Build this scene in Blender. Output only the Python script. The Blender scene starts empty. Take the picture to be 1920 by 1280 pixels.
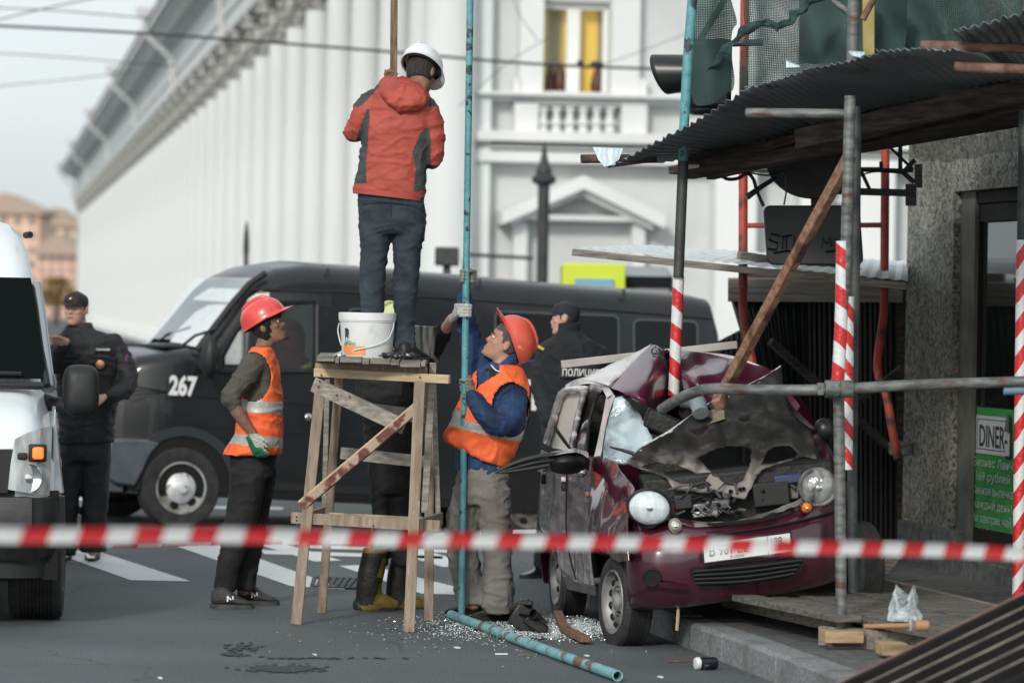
import bpy, bmesh, math, random
from math import sin, cos, pi, radians
from mathutils import Vector as V, Matrix, noise
random.seed(7)
S = bpy.context.scene
COL = S.collection
# ------------------------------------------------------------------ camera
FP = 8000.0                       # focal length in pixels of a 1920 wide picture
CAMZ = 1.85
PITCH = math.atan(65 / FP); ROLL = radians(1.0)
cd = bpy.data.cameras.new("camera"); cam = bpy.data.objects.new("camera", cd); COL.objects.link(cam)
cd.sensor_width = 36; cd.lens = FP / 1920 * 36; cd.clip_end = 3000; cd.clip_start = 0.5
FW = V((0, cos(PITCH), -sin(PITCH)))
_r = V((1, 0, 0)); _u = V((0, sin(PITCH), cos(PITCH)))
RT = _r * cos(ROLL) + _u * sin(ROLL); UP = _u * cos(ROLL) - _r * sin(ROLL)
cam.matrix_world = Matrix(((RT.x, UP.x, -FW.x, 0), (RT.y, UP.y, -FW.y, 0), (RT.z, UP.z, -FW.z, CAMZ), (0, 0, 0, 1)))
cd.dof.use_dof = True; cd.dof.focus_distance = 24.3; cd.dof.aperture_fstop = 2.8
S.camera = cam
# ------------------------------------------------------------------ sky, sun, exposure
SUN_EL = radians(26); SUN_AZ = radians(198)       # azimuth clockwise from +Y
w = bpy.data.worlds.new("World"); S.world = w; w.use_nodes = True
nt = w.node_tree; nt.nodes.clear()
sky = nt.nodes.new("ShaderNodeTexSky"); sky.sky_type = 'NISHITA'; sky.sun_disc = False
sky.sun_elevation = SUN_EL; sky.sun_rotation = SUN_AZ; sky.air_density = 1.0; sky.dust_density = 3.0
hs = nt.nodes.new("ShaderNodeHueSaturation"); hs.inputs['Saturation'].default_value = 0.3
mx = nt.nodes.new("ShaderNodeMix"); mx.data_type = 'RGBA'; mx.inputs['Factor'].default_value = 0.62
mx.inputs['B'].default_value = (7.3, 8.0, 8.2, 1)      # overcast veil
nzt = nt.nodes.new("ShaderNodeTexNoise"); nzt.inputs['Scale'].default_value = 2.2; nzt.inputs['Detail'].default_value = 4
mpn = nt.nodes.new("ShaderNodeMapping"); mpn.inputs['Scale'].default_value = (1, 1, 4)
tcn = nt.nodes.new("ShaderNodeTexCoord")
mr = nt.nodes.new("ShaderNodeMapRange"); mr.inputs['From Min'].default_value = .3; mr.inputs['From Max'].default_value = .7
mr.inputs['To Min'].default_value = .55; mr.inputs['To Max'].default_value = .85
bg = nt.nodes.new("ShaderNodeBackground"); bg.inputs['Strength'].default_value = 0.1
out = nt.nodes.new("ShaderNodeOutputWorld")
L = nt.links.new
L(sky.outputs[0], hs.inputs['Color']); L(hs.outputs[0], mx.inputs['A']); L(tcn.outputs['Generated'], mpn.inputs[0]); L(mpn.outputs[0], nzt.inputs['Vector'])
L(nzt.outputs['Fac'], mr.inputs['Value']); L(mr.outputs[0], mx.inputs['Factor']); L(mx.outputs['Result'], bg.inputs[0]); L(bg.outputs[0], out.inputs[0])
sl = bpy.data.lights.new("sun", 'SUN'); sl.energy = 1.5; sl.angle = radians(7); sl.color = (1, .95, .88)
so = bpy.data.objects.new("sun", sl); COL.objects.link(so)
sd = V((sin(SUN_AZ) * cos(SUN_EL), cos(SUN_AZ) * cos(SUN_EL), sin(SUN_EL)))
so.rotation_euler = sd.to_track_quat('Z', 'Y').to_euler(); so.location = sd * 60
S.view_settings.view_transform = 'Standard'; S.view_settings.look = 'None'; S.view_settings.gamma = 1
S.view_settings.use_curve_mapping = False; S.view_settings.exposure = 0.45
S.render.engine = 'CYCLES'; S.cycles.use_denoising = True
try: S.cycles.max_bounces = 8
except Exception: pass

# ------------------------------------------------------------------ helpers: where things are
def ray(px, py):
    return FW + RT * ((px - 960) / FP) + UP * ((640 - py) / FP)
C0 = V((0, 0, CAMZ))
def P(px, py, d):
    return C0 + ray(px, py) * d
def smooth(a, b, t):
    t = max(0, min(1, (t - a) / (b - a))); return t * t * (3 - 2 * t)
def gz(x, y):                      # the road falls away a little under the dark van
    return -0.12 * smooth(-2.2, 1.2, x) * smooth(32.3, 35.5, y)
def PZ(px, py, z):                 # the point on the ray at height z
    r = ray(px, py); return C0 + r * ((z - CAMZ) / r.z)
def onplane(px, py, p0, n):
    r = ray(px, py); return C0 + r * ((p0 - C0).dot(n) / r.dot(n))

# ------------------------------------------------------------------ helpers: materials
MT = {}
def mat(name, c, c2=None, rough=.6, metal=0, nscale=8, bump=0, bscale=40, stretch=(1, 1, 1), coat=0, trans=0, alpha=None,
        spec=.5, lo=.35, hi=.65, detail=5, sheen=0, emit=0, rvar=0, c3=None, c3scale=2, c3lo=.55, c3hi=.62):
    if name in MT: return MT[name]
    m = bpy.data.materials.new(name); m.use_nodes = True; n = m.node_tree.nodes; lk = m.node_tree.links.new
    b = n["Principled BSDF"]; MT[name] = m
    b.inputs['Roughness'].default_value = rough; b.inputs['Metallic'].default_value = metal
    b.inputs['Base Color'].default_value = (*c, 1); b.inputs['Specular IOR Level'].default_value = spec
    b.inputs['Coat Weight'].default_value = coat; b.inputs['Coat Roughness'].default_value = .06
    b.inputs['Transmission Weight'].default_value = trans
    if sheen: b.inputs['Sheen Weight'].default_value = sheen
    if alpha is not None: b.inputs['Alpha'].default_value = alpha
    if emit: b.inputs['Emission Color'].default_value = (*c, 1); b.inputs['Emission Strength'].default_value = emit
    if c2 or bump or c3:
        tc = n.new("ShaderNodeTexCoord"); mp = n.new("ShaderNodeMapping"); mp.inputs['Scale'].default_value = stretch
        lk(tc.outputs['Object'], mp.inputs[0])
    src = None
    if c2:
        t = n.new("ShaderNodeTexNoise"); t.inputs['Scale'].default_value = nscale; t.inputs['Detail'].default_value = detail
        lk(mp.outputs[0], t.inputs['Vector'])
        r = n.new("ShaderNodeValToRGB"); r.color_ramp.elements[0].position = lo; r.color_ramp.elements[1].position = hi
        r.color_ramp.elements[0].color = (*c, 1); r.color_ramp.elements[1].color = (*c2, 1)
        lk(t.outputs['Fac'], r.inputs[0]); src = r.outputs[0]
        if rvar:
            q = n.new("ShaderNodeMapRange"); q.inputs['To Min'].default_value = max(0, rough - rvar); q.inputs['To Max'].default_value = min(1, rough + rvar)
            lk(t.outputs['Fac'], q.inputs['Value']); lk(q.outputs[0], b.inputs['Roughness'])
    if c3:
        t3 = n.new("ShaderNodeTexNoise"); t3.inputs['Scale'].default_value = c3scale; t3.inputs['Detail'].default_value = 6
        lk(mp.outputs[0], t3.inputs['Vector'])
        r3 = n.new("ShaderNodeValToRGB"); r3.color_ramp.elements[0].position = c3lo; r3.color_ramp.elements[1].position = c3hi
        lk(t3.outputs['Fac'], r3.inputs[0])
        x3 = n.new("ShaderNodeMix"); x3.data_type = 'RGBA'; lk(r3.outputs[0], x3.inputs['Factor'])
        if src: lk(src, x3.inputs['A'])
        else: x3.inputs['A'].default_value = (*c, 1)
        x3.inputs['B'].default_value = (*c3, 1); src = x3.outputs['Result']
    if src: lk(src, b.inputs['Base Color'])
    if bump:
        t2 = n.new("ShaderNodeTexNoise"); t2.inputs['Scale'].default_value = bscale; t2.inputs['Detail'].default_value = 4
        lk(mp.outputs[0], t2.inputs['Vector'])
        bp = n.new("ShaderNodeBump"); bp.inputs['Strength'].default_value = bump; bp.inputs['Distance'].default_value = .02
        lk(t2.outputs['Fac'], bp.inputs['Height']); lk(bp.outputs[0], b.inputs['Normal'])
    return m

# ------------------------------------------------------------------ helpers: meshes
def catmull(pts, n):
    """n samples per span through the points"""
    out = []
    for i in range(len(pts) - 1):
        p0 = pts[max(0, i - 1)]; p1 = pts[i]; p2 = pts[i + 1]; p3 = pts[min(len(pts) - 1, i + 2)]
        for k in range(n):
            t = k / n
            out.append([.5 * ((2 * b) + (c - a) * t + (2 * a - 5 * b + 4 * c - d) * t * t + (-a + 3 * b - 3 * c + d) * t ** 3)
                        for a, b, c, d in zip(p0, p1, p2, p3)])
    out.append(list(pts[-1])); return out
class MB:
    def __init__(s): s.v = []; s.f = []; s.m = []
    def add(s, vs, fs, mi=0):
        o = len(s.v); s.v += [V(p) for p in vs]
        s.f += [tuple(i + o for i in f) for f in fs]; s.m += [mi] * len(fs)
        return s
    def box(s, c, size, R=None, mi=0, taper=1):
        c = V(c); hx, hy, hz = [a / 2 for a in size]; vs = []
        for z in (-hz, hz):
            k = taper if z > 0 else 1
            for x, y in ((-hx, -hy), (hx, -hy), (hx, hy), (-hx, hy)):
                p = V((x * k, y * k, z)); vs.append(c + (R @ p if R else p))
        return s.add(vs, [(3, 2, 1, 0), (4, 5, 6, 7), (0, 1, 5, 4), (1, 2, 6, 5), (2, 3, 7, 6), (3, 0, 4, 7)], mi)
    def bar(s, a, b, wd, th, up=(0, 0, 1), mi=0):
        """board from a to b; wd across (perpendicular to up), th along up"""
        a = V(a); b = V(b); t = (b - a).normalized(); up = V(up)
        sd = t.cross(up).normalized(); u2 = sd.cross(t).normalized()
        vs = []
        for p in (a, b):
            for i, j in ((-1, -1), (1, -1), (1, 1), (-1, 1)): vs.append(p + sd * (i * wd / 2) + u2 * (j * th / 2))
        return s.add(vs, [(3, 2, 1, 0), (4, 5, 6, 7), (0, 1, 5, 4), (1, 2, 6, 5), (2, 3, 7, 6), (3, 0, 4, 7)], mi)
    def rings(s, rs, cap=True, mi=0, close=True):
        n = len(rs[0]); vs = [p for r in rs for p in r]; fs = []
        for i in range(len(rs) - 1):
            for j in range(n if close else n - 1):
                k = (j + 1) % n; fs.append((i * n + j, i * n + k, (i + 1) * n + k, (i + 1) * n + j))
        if cap:
            fs.append(tuple(range(n - 1, -1, -1))); fs.append(tuple((len(rs) - 1) * n + j for j in range(n)))
        return s.add(vs, fs, mi)
    def tube(s, pts, rad, seg=12, mi=0, sub=0, cap=True, dome=False, inner=0):
        pts = [V(p) for p in pts]
        if not hasattr(rad, '__len__'): rad = [rad] * len(pts)
        if sub:
            q = catmull([[*p, r] for p, r in zip(pts, rad)], sub); pts = [V(a[:3]) for a in q]; rad = [a[3] for a in q]
        if dome:                     # round ends
            t0 = (pts[0] - pts[1]).normalized(); t1 = (pts[-1] - pts[-2]).normalized(); r0, r1 = rad[0], rad[-1]
            pts = [pts[0] + t0 * r0 * .95, pts[0] + t0 * r0 * .75, pts[0] + t0 * r0 * .4] + pts + [pts[-1] + t1 * r1 * .4, pts[-1] + t1 * r1 * .75, pts[-1] + t1 * r1 * .95]
            rad = [r0 * .25, r0 * .66, r0 * .92] + list(rad) + [r1 * .92, r1 * .66, r1 * .25]
        t = (pts[1] - pts[0]).normalized(); a = V((0, 0, 1)) if abs(t.z) < .8 else V((1, 0, 0))
        u = t.cross(a).normalized(); rs = []
        for i, p in enumerate(pts):
            tn = (pts[min(i + 1, len(pts) - 1)] - pts[max(i - 1, 0)]).normalized()
            u = (u - tn * u.dot(tn)).normalized(); vv = tn.cross(u)
            rs.append([p + (u * cos(2 * pi * k / seg) + vv * sin(2 * pi * k / seg)) * rad[i] for k in range(seg)])
        if inner:                    # open pipe: show the hole at both ends
            ins = lambda r, c: [c + (q - c) * (1 - inner) for q in r]
            c0, c1 = pts[0], pts[-1]; t0 = (pts[1] - pts[0]).normalized() * .15; t1 = (pts[-2] - pts[-1]).normalized() * .15
            rs = [[q + t0 for q in ins(rs[0], c0)], ins(rs[0], c0)] + rs + [ins(rs[-1], c1), [q + t1 for q in ins(rs[-1], c1)]]
        return s.rings(rs, cap, mi)
    def lathe(s, c, axis, prof, seg=24, mi=0, ref=None, cap=True):
        """prof: list of (radius, along axis)"""
        c = V(c); ax = V(axis).normalized(); a = V(ref) if ref else (V((0, 0, 1)) if abs(ax.z) < .8 else V((1, 0, 0)))
        u = ax.cross(a).normalized(); vv = ax.cross(u)
        return s.rings([[c + ax * h + (u * cos(2 * pi * k / seg) + vv * sin(2 * pi * k / seg)) * max(r, 1e-4) for k in range(seg)] for r, h in prof], cap, mi)
    def ell(s, c, rx, ry, rz, R=None, mi=0, nu=16, nv=10):
        c = V(c); rs = []
        for j in range(1, nv):
            a = pi * j / nv - pi / 2
            rs.append([c + ((R @ V((rx * cos(a) * cos(2 * pi * k / nu), ry * cos(a) * sin(2 * pi * k / nu), rz * sin(a)))) if R else
                            V((rx * cos(a) * cos(2 * pi * k / nu), ry * cos(a) * sin(2 * pi * k / nu), rz * sin(a)))) for k in range(nu)])
        return s.rings(rs, True, mi)
    def patch(s, rows, nu=4, nv=4, mi=0, th=0, thv=None, fn=None):
        """smooth sheet through a grid of points (rows of equal length); th gives it thickness along thv"""
        g = [catmull([list(p) for p in r], nu) for r in rows]
        cols = list(zip(*g)); cols = [catmull([list(p) for p in c], nv) for c in cols]
        g = list(zip(*cols)); nr = len(g); nc = len(g[0])
        pts = [V(p) for r in g for p in r]
        if fn: pts = [fn(p, i // nc / (nr - 1), (i % nc) / (nc - 1)) for i, p in enumerate(pts)]
        fs = [(i * nc + j, i * nc + j + 1, (i + 1) * nc + j + 1, (i + 1) * nc + j) for i in range(nr - 1) for j in range(nc - 1)]
        s.add(pts, fs, mi)
        if th:
            off = V(thv) if thv else V((0, 1, 0)); o = [p + off * th for p in pts]
            n0 = len(s.v); s.v += o; s.f += [tuple(n0 + k for k in reversed(f)) for f in fs]; s.m += [mi] * len(fs)
            b0 = n0 - len(pts); ed = [j for j in range(nc)] + [i * nc + nc - 1 for i in range(1, nr)] + \
                [(nr - 1) * nc + j for j in range(nc - 2, -1, -1)] + [i * nc for i in range(nr - 2, 0, -1)]
            for k in range(len(ed)):
                a, b = ed[k], ed[(k + 1) % len(ed)]; s.f.append((b0 + b, b0 + a, n0 + a, n0 + b)); s.m.append(mi)
        return s
    def prism(s, poly, off, mi=0):
        """polygon (world points) swept by off"""
        n = len(poly); off = V(off); vs = [V(p) for p in poly] + [V(p) + off for p in poly]
        fs = [tuple(range(n)), tuple(range(2 * n - 1, n - 1, -1))] + [(i, n + i, n + (i + 1) % n, (i + 1) % n) for i in range(n)]
        return s.add(vs, fs, mi)
    def mesh(s, name, mats, sm=True, angle=40):
        me = bpy.data.meshes.new(name); me.from_pydata([tuple(p) for p in s.v], [], s.f)
        for m in (mats if isinstance(mats, (list, tuple)) else [mats]): me.materials.append(m)
        me.polygons.foreach_set('material_index', s.m)
        bm = bmesh.new(); bm.from_mesh(me); bmesh.ops.recalc_face_normals(bm, faces=bm.faces)
        if sm:
            ca = cos(radians(angle))
            for f in bm.faces: f.smooth = True
            for e in bm.edges:
                if len(e.link_faces) == 2 and e.link_faces[0].normal.dot(e.link_faces[1].normal) < ca: e.smooth = False
        bm.to_mesh(me); bm.free(); return me
    def build(s, name, mats, parent=None, sm=True, angle=40, bevel=0, local=False, label=None):
        o = bpy.data.objects.new(name, s.mesh(name, mats, sm, angle)); COL.objects.link(o)
        if parent: setpar(o, parent, local)
        if bevel:
            b = o.modifiers.new("bevel", 'BEVEL'); b.width = bevel; b.segments = 2; b.limit_method = 'ANGLE'; b.harden_normals = False
        if label: o['label'] = label
        return o
def setpar(o, parent, local=False):
    o.parent = parent
    if not local:
        M = Matrix.Identity(4); q = parent
        while q is not None:
            M = (q.matrix_parent_inverse @ q.matrix_basis).copy() if q.parent is None and M == Matrix.Identity(4) else (q.matrix_parent_inverse @ q.matrix_basis) @ M
            q = q.parent
        o.matrix_parent_inverse = M.inverted()
    return o
def tag(o, label=None, cat=None, group=None, kind=None):
    if label: o['label'] = label
    if cat: o['category'] = cat
    if group: o['group'] = group
    if kind: o['kind'] = kind
    return o
def thing(name, loc, label, cat, group=None, M=None):
    o = bpy.data.objects.new(name, None); COL.objects.link(o); o.empty_display_size = .2
    if M is not None: o.matrix_basis = M
    else: o.location = loc
    return tag(o, label, cat, group)
def text(name, body, origin, xdir, ydir, height, m, parent=None, depth=.002, sx=1, local=False, align='LEFT', bold=0):
    """flat lettering as a mesh; origin = baseline start, xdir/ydir world directions, height = cap height"""
    cu = bpy.data.curves.new(name, 'FONT'); cu.body = body; cu.size = 1; cu.extrude = 0; cu.align_x = align
    cu.offset = bold; cu.resolution_u = 3
    t = bpy.data.objects.new(name, cu); COL.objects.link(t)
    dg = bpy.context.evaluated_depsgraph_get(); me = bpy.data.meshes.new_from_object(t.evaluated_get(dg))
    bpy.data.objects.remove(t); bpy.data.curves.remove(cu)
    X = V(xdir).normalized(); Y = V(ydir).normalized(); Z = X.cross(Y); k = height / .69
    for v in me.vertices: c = v.co; v.co = V(origin) + X * (c.x * k * sx) + Y * (c.y * k) + Z * depth
    me.materials.clear(); me.materials.append(m)
    o = bpy.data.objects.new(name, me); COL.objects.link(o)
    if parent: setpar(o, parent, local)
    return o
def organic(name, mb, mats, parent=None, voxel=.012, smooth_it=3, disp=None, matfn=None, label=None):
    """fuse the closed pieces in mb into ONE smooth skin"""
    me = mb.mesh(name, mats); o = bpy.data.objects.new(name, me); COL.objects.link(o)
    r = o.modifiers.new("r", 'REMESH'); r.mode = 'VOXEL'; r.voxel_size = voxel
    if smooth_it:
        q = o.modifiers.new("s", 'SMOOTH'); q.iterations = smooth_it; q.factor = .5
    dg = bpy.context.evaluated_depsgraph_get(); me2 = bpy.data.meshes.new_from_object(o.evaluated_get(dg))
    o.modifiers.clear(); o.data = me2; bpy.data.meshes.remove(me)
    me2.materials.clear()
    for m in (mats if isinstance(mats, (list, tuple)) else [mats]): me2.materials.append(m)
    if disp:
        ns = [v.normal.copy() for v in me2.vertices]
        for v, nn in zip(me2.vertices, ns): v.co = v.co + nn * disp(v.co)
    for p in me2.polygons:
        p.use_smooth = True
        p.material_index = matfn(p.center) if matfn else 0
    if parent: setpar(o, parent)
    if label: o['label'] = label
    return o
def oring(l, r, d, hd, n=20, p=2.3):
    """cloth ring seen from the street: left and right edge pixels, distance, half depth in metres"""
    a = P(l[0], l[1], d); b = P(r[0], r[1], d); c = (a + b) / 2; x = (b - a) / 2; y = V((0, hd, 0)); out = []
    for k in range(n):
        t = 2 * pi * k / n; ct, st = cos(t), sin(t)
        out.append(c + x * (abs(ct) ** (2 / p) * (1 if ct >= 0 else -1)) + y * (abs(st) ** (2 / p) * (1 if st >= 0 else -1)))
    return out
def interp(keys, t):
    for (a, x), (b, y) in zip(keys, keys[1:]):
        if t <= b:
            u = (t - a) / (b - a) if b > a else 0
            u = max(0, u); return x + (y - x) * u
    return keys[-1][1]
def dup(o, parent=None):
    c = o.copy(); COL.objects.link(c)
    if parent is not None: c.parent = parent
    for ch in list(o.children): dup(ch, c)
    return c
WHITE = mat("white_paint", (.78, .79, .78), rough=.5)
BLACK = mat("matt_black", (.012, .012, .013), rough=.6)
# ================================================================== the setting
def road_mat():
    m = bpy.data.materials.new("asphalt"); m.use_nodes = True; n = m.node_tree.nodes; lk = m.node_tree.links.new; b = n["Principled BSDF"]
    tc = n.new("ShaderNodeTexCoord")
    t1 = n.new("ShaderNodeTexNoise"); t1.inputs['Scale'].default_value = 85; t1.inputs['Detail'].default_value = 2; t1.inputs['Roughness'].default_value = .8
    t2 = n.new("ShaderNodeTexNoise"); t2.inputs['Scale'].default_value = .55; t2.inputs['Detail'].default_value = 6
    t3 = n.new("ShaderNodeTexVoronoi"); t3.inputs['Scale'].default_value = 260
    for t in (t1, t2, t3): lk(tc.outputs['Object'], t.inputs['Vector'])
    r1 = n.new("ShaderNodeValToRGB"); r1.color_ramp.elements[0].position = .36; r1.color_ramp.elements[1].position = .66
    r1.color_ramp.elements[0].color = (.042, .049, .053, 1); r1.color_ramp.elements[1].color = (.155, .174, .182, 1)
    r2 = n.new("ShaderNodeValToRGB"); r2.color_ramp.elements[0].position = .3; r2.color_ramp.elements[1].position = .7
    r2.color_ramp.elements[0].color = (.72, .72, .72, 1); r2.color_ramp.elements[1].color = (1.12, 1.12, 1.12, 1)
    mxx = n.new("ShaderNodeMix"); mxx.data_type = 'RGBA'; mxx.blend_type = 'MULTIPLY'; mxx.inputs['Factor'].default_value = 1
    lk(t1.outputs['Fac'], r1.inputs[0]); lk(t2.outputs['Fac'], r2.inputs[0]); lk(r1.outputs[0], mxx.inputs['A']); lk(r2.outputs[0], mxx.inputs['B'])
    dn_ = n.new('ShaderNodeTexNoise'); dn_.inputs['Scale'].default_value = 1.7; dn_.inputs['Detail'].default_value = 6; lk(tc.outputs['Object'], dn_.inputs['Vector'])
    ad_ = n.new('ShaderNodeVectorMath'); ad_.operation = 'MULTIPLY_ADD'; ad_.inputs[1].default_value = (.9, .9, 0); lk(dn_.outputs['Color'], ad_.inputs[0]); lk(tc.outputs['Object'], ad_.inputs[2])
    vc = n.new('ShaderNodeTexVoronoi'); vc.feature = 'DISTANCE_TO_EDGE'; vc.inputs['Scale'].default_value = .42; lk(ad_.outputs[0], vc.inputs['Vector'])
    rc = n.new('ShaderNodeMapRange'); rc.inputs['From Min'].default_value = .0; rc.inputs['From Max'].default_value = .006; rc.inputs['To Min'].default_value = .45; rc.inputs['To Max'].default_value = 1; lk(vc.outputs['Distance'], rc.inputs['Value'])
    m2_ = n.new('ShaderNodeMix'); m2_.data_type = 'RGBA'; m2_.blend_type = 'MULTIPLY'; m2_.inputs['Factor'].default_value = 1; lk(mxx.outputs['Result'], m2_.inputs['A']); lk(rc.outputs[0], m2_.inputs['B'])
    lk(m2_.outputs['Result'], b.inputs['Base Color']); b.inputs['Roughness'].default_value = .72
    bp = n.new("ShaderNodeBump"); bp.inputs['Strength'].default_value = .6; bp.inputs['Distance'].default_value = .006
    lk(t3.outputs['Distance'], bp.inputs['Height']); lk(bp.outputs[0], b.inputs['Normal'])
    return m
ASPH = road_mat()
mb = MB()
xs = [-400, -150, -60, -25, -12, -8] + [-6 + .5 * i for i in range(25)] + [8, 12, 25, 60, 150, 400]
ys = [2, 8, 14, 18, 22, 26, 28, 30] + [31 + .5 * i for i in range(14)] + [40, 50, 70, 100, 160, 300, 600, 1500]
vs = [V((x, y, gz(x, y) if y < 45 else -.12 * smooth(-2.2, 1.2, x))) for y in ys for x in xs]
nx = len(xs)
mb.add(vs, [(j * nx + i, j * nx + i + 1, (j + 1) * nx + i + 1, (j + 1) * nx + i) for j in range(len(ys) - 1) for i in range(nx - 1)])
tag(mb.build("road", ASPH), kind='structure')
# painted crossing stripes and lane lines, traced on the ground
PAINT = mat("road_paint", (.5, .52, .52), (.62, .64, .64), rough=.7, nscale=30, lo=.3, hi=.5, bump=.15, bscale=150, c3=(.28, .3, .31), c3scale=9, c3lo=.62, c3hi=.75)
mb = MB()
def gq(pts):
    vs = [];
    for px, py in pts:
        p = PZ(px, py, .004); p.z = .004 + gz(p.x, p.y)
        if gz(p.x, p.y) < -.001: p = PZ(px, py, .004 + gz(p.x, p.y))
        vs.append(p)
    mb.add(vs, [tuple(range(len(vs)))])
stripes = [[(100, 1035), (175, 1030), (358, 1089), (245, 1087)], [(322, 1020), (400, 1016), (648, 1104), (545, 1098)],
           [(452, 1010), (500, 1008), (640, 1050), (590, 1052)],
           [(636, 1060), (690, 1058), (920, 1116), (790, 1112)], [(735, 1034), (800, 1032), (900, 1060), (830, 1062)],
           [(560, 1019), (850, 1030), (850, 1036), (560, 1026)], [(490, 1030), (830, 1042), (830, 1047), (495, 1038)],
           [(130, 912), (300, 905), (300, 911), (130, 919)], [(140, 932), (222, 934), (222, 938), (140, 937)],
           [(395, 921), (800, 930), (800, 937), (395, 927)], [(392, 948), (530, 950), (530, 955), (392, 953)],
           [(700, 955), (830, 960), (830, 966), (700, 961)]]
for st in stripes: gq(st)
tag(mb.build("crossing_marking", PAINT, sm=False), kind='structure')
# worn pothole patches
mb = MB()
TAR = mat("dark_worn_asphalt", (.03, .034, .036), (.07, .078, .082), rough=.9, nscale=60, bump=.8, bscale=90)
rp2 = random.Random(21)
for (X0, Y0, SX, SY, NN) in [(530, 1252, 55, 5, 420), (455, 1213, 30, 6, 60), (440, 1225, 22, 3, 40), (620, 1232, 140, 1.5, 60), (1000, 1196, 30, 2, 12)]:
  for _ in range(NN):
    cx = rp2.gauss(X0, SX * .6); cy = rp2.gauss(Y0, SY * .6); rx = rp2.uniform(1.5, 8); ry = rx * .17; pts = []
    zz_ = .0042 + rp2.random() * .0012
    for k in range(9):
        a = 2 * pi * k / 9; q = rp2.uniform(.6, 1.2); pts.append(PZ(cx + rx * q * cos(a), cy + ry * q * sin(a), zz_))
    mb.add(pts, [tuple(range(9))])
tag(mb.build("worn_road_patch", TAR, sm=False), kind='structure')
# drain grate in the road
mb = MB(); IRON = mat("cast_iron", (.03, .031, .033), (.07, .07, .07), rough=.6, metal=.6, nscale=30)
a, b, c, dd = [PZ(x, y, .006) for x, y in ((590, 1082), (690, 1085), (672, 1103), (585, 1099))]
for k in range(9):
    t = k / 8; p = a.lerp(b, t); q = dd.lerp(c, t); mb.bar(p, q, .028, .012)
mb.bar(a, b, .03, .014); mb.bar(dd, c, .03, .014)
g = thing("drain_grate", a.lerp(c, .5), "rusty iron drain grate flush in the road behind the wooden trestle", "drain"); mb.build("bars", IRON, g)

# kerb and pavement on the right
KB = [V((.98, 20.0, 0)) + V((-.166, 1, 0)) * t for t in (-6, 0, 1.2, 2.4, 3.6, 4.8, 6.0, 7.2, 7.9)]
KD = V((-.166, 1, 0)).normalized(); KN = V((1, .166, 0)).normalized()
def kerb_at(y):                  # x of kerb face at depth y
    return 1.6 - .166 * (y - 20.0) - .05
GRAN = mat("kerb_granite", (.13, .138, .14), (.25, .262, .265), rough=.8, nscale=45, bump=.35, bscale=80, c3=(.1, .105, .1), c3scale=2.5, c3lo=.5, c3hi=.75)
PAVE = mat("pavement_concrete", (.055, .058, .058), (.12, .125, .122), rough=.88, nscale=14, bump=.5, bscale=60, c3=(.06, .062, .06), c3scale=1.6, c3lo=.5, c3hi=.7)
mb = MB(); H = .15
y0 = 15.0
while y0 < 27.6:
    y1 = min(y0 + 1.25, 27.8); a = V((kerb_at(y0 + .008), y0 + .008, 0)); b = V((kerb_at(y1 - .008), y1 - .008, 0))
    jz = random.uniform(-.006, .006)
    prof = [(0, -.1), (0, H - .02), (.02, H), (.17, H), (.17, -.1)]
    mb.rings([[p + KN * q[0] + V((0, 0, q[1] + (jz if q[1] > 0 else 0))) for q in prof] for p in (a, b)])
    y0 = y1
# kerb turns the corner behind the car
prev = V((kerb_at(27.8), 27.8, 0))
for k in range(6):
    a0 = -k * .28; cpt = V((kerb_at(27.8) + 1.6, 27.9, 0))
    def cor(t, r): return cpt + V((-cos(t) * r, sin(t) * r, 0))
    t0 = k * pi / 12 + .01; t1 = (k + 1) * pi / 12 - .01
    mb.rings([[cor(t, 1.6) + V((0, 0, -.1)), cor(t, 1.6) + V((0, 0, H - .02)), cor(t, 1.58) + V((0, 0, H)), cor(t, 1.43) + V((0, 0, H)), cor(t, 1.43) + V((0, 0, -.1))] for t in (t0, (t0 + t1) / 2, t1)])
tag(mb.build("kerb", GRAN, bevel=.004), kind='structure')
mb = MB(); vs = []; N = 26; M2 = 20
for j in range(N + 1):
    y = 13 + (29.3 - 13) * j / N
    for i in range(M2 + 1):
        x = kerb_at(y) + .165 + (9 * (i / M2) ** 1.6)
        if y > 28: x = max(x, kerb_at(27.8) + 1.6 - math.sqrt(max(.0, 1.43 ** 2 - (min(y, 29.3) - 27.9) ** 2)))
        vs.append(V((x, y, H - .004 + .012 * noise.noise(V((x * .8, y * .8, 0))))))
mb.add(vs, [(j * (M2 + 1) + i, j * (M2 + 1) + i + 1, (j + 1) * (M2 + 1) + i + 1, (j + 1) * (M2 + 1) + i) for j in range(N) for i in range(M2)])
mb.box((6.2, 29.3 + 4, H - .08), (9.6, 8, .16 - .01))
tag(mb.build("pavement", PAVE), kind='structure')

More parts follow.
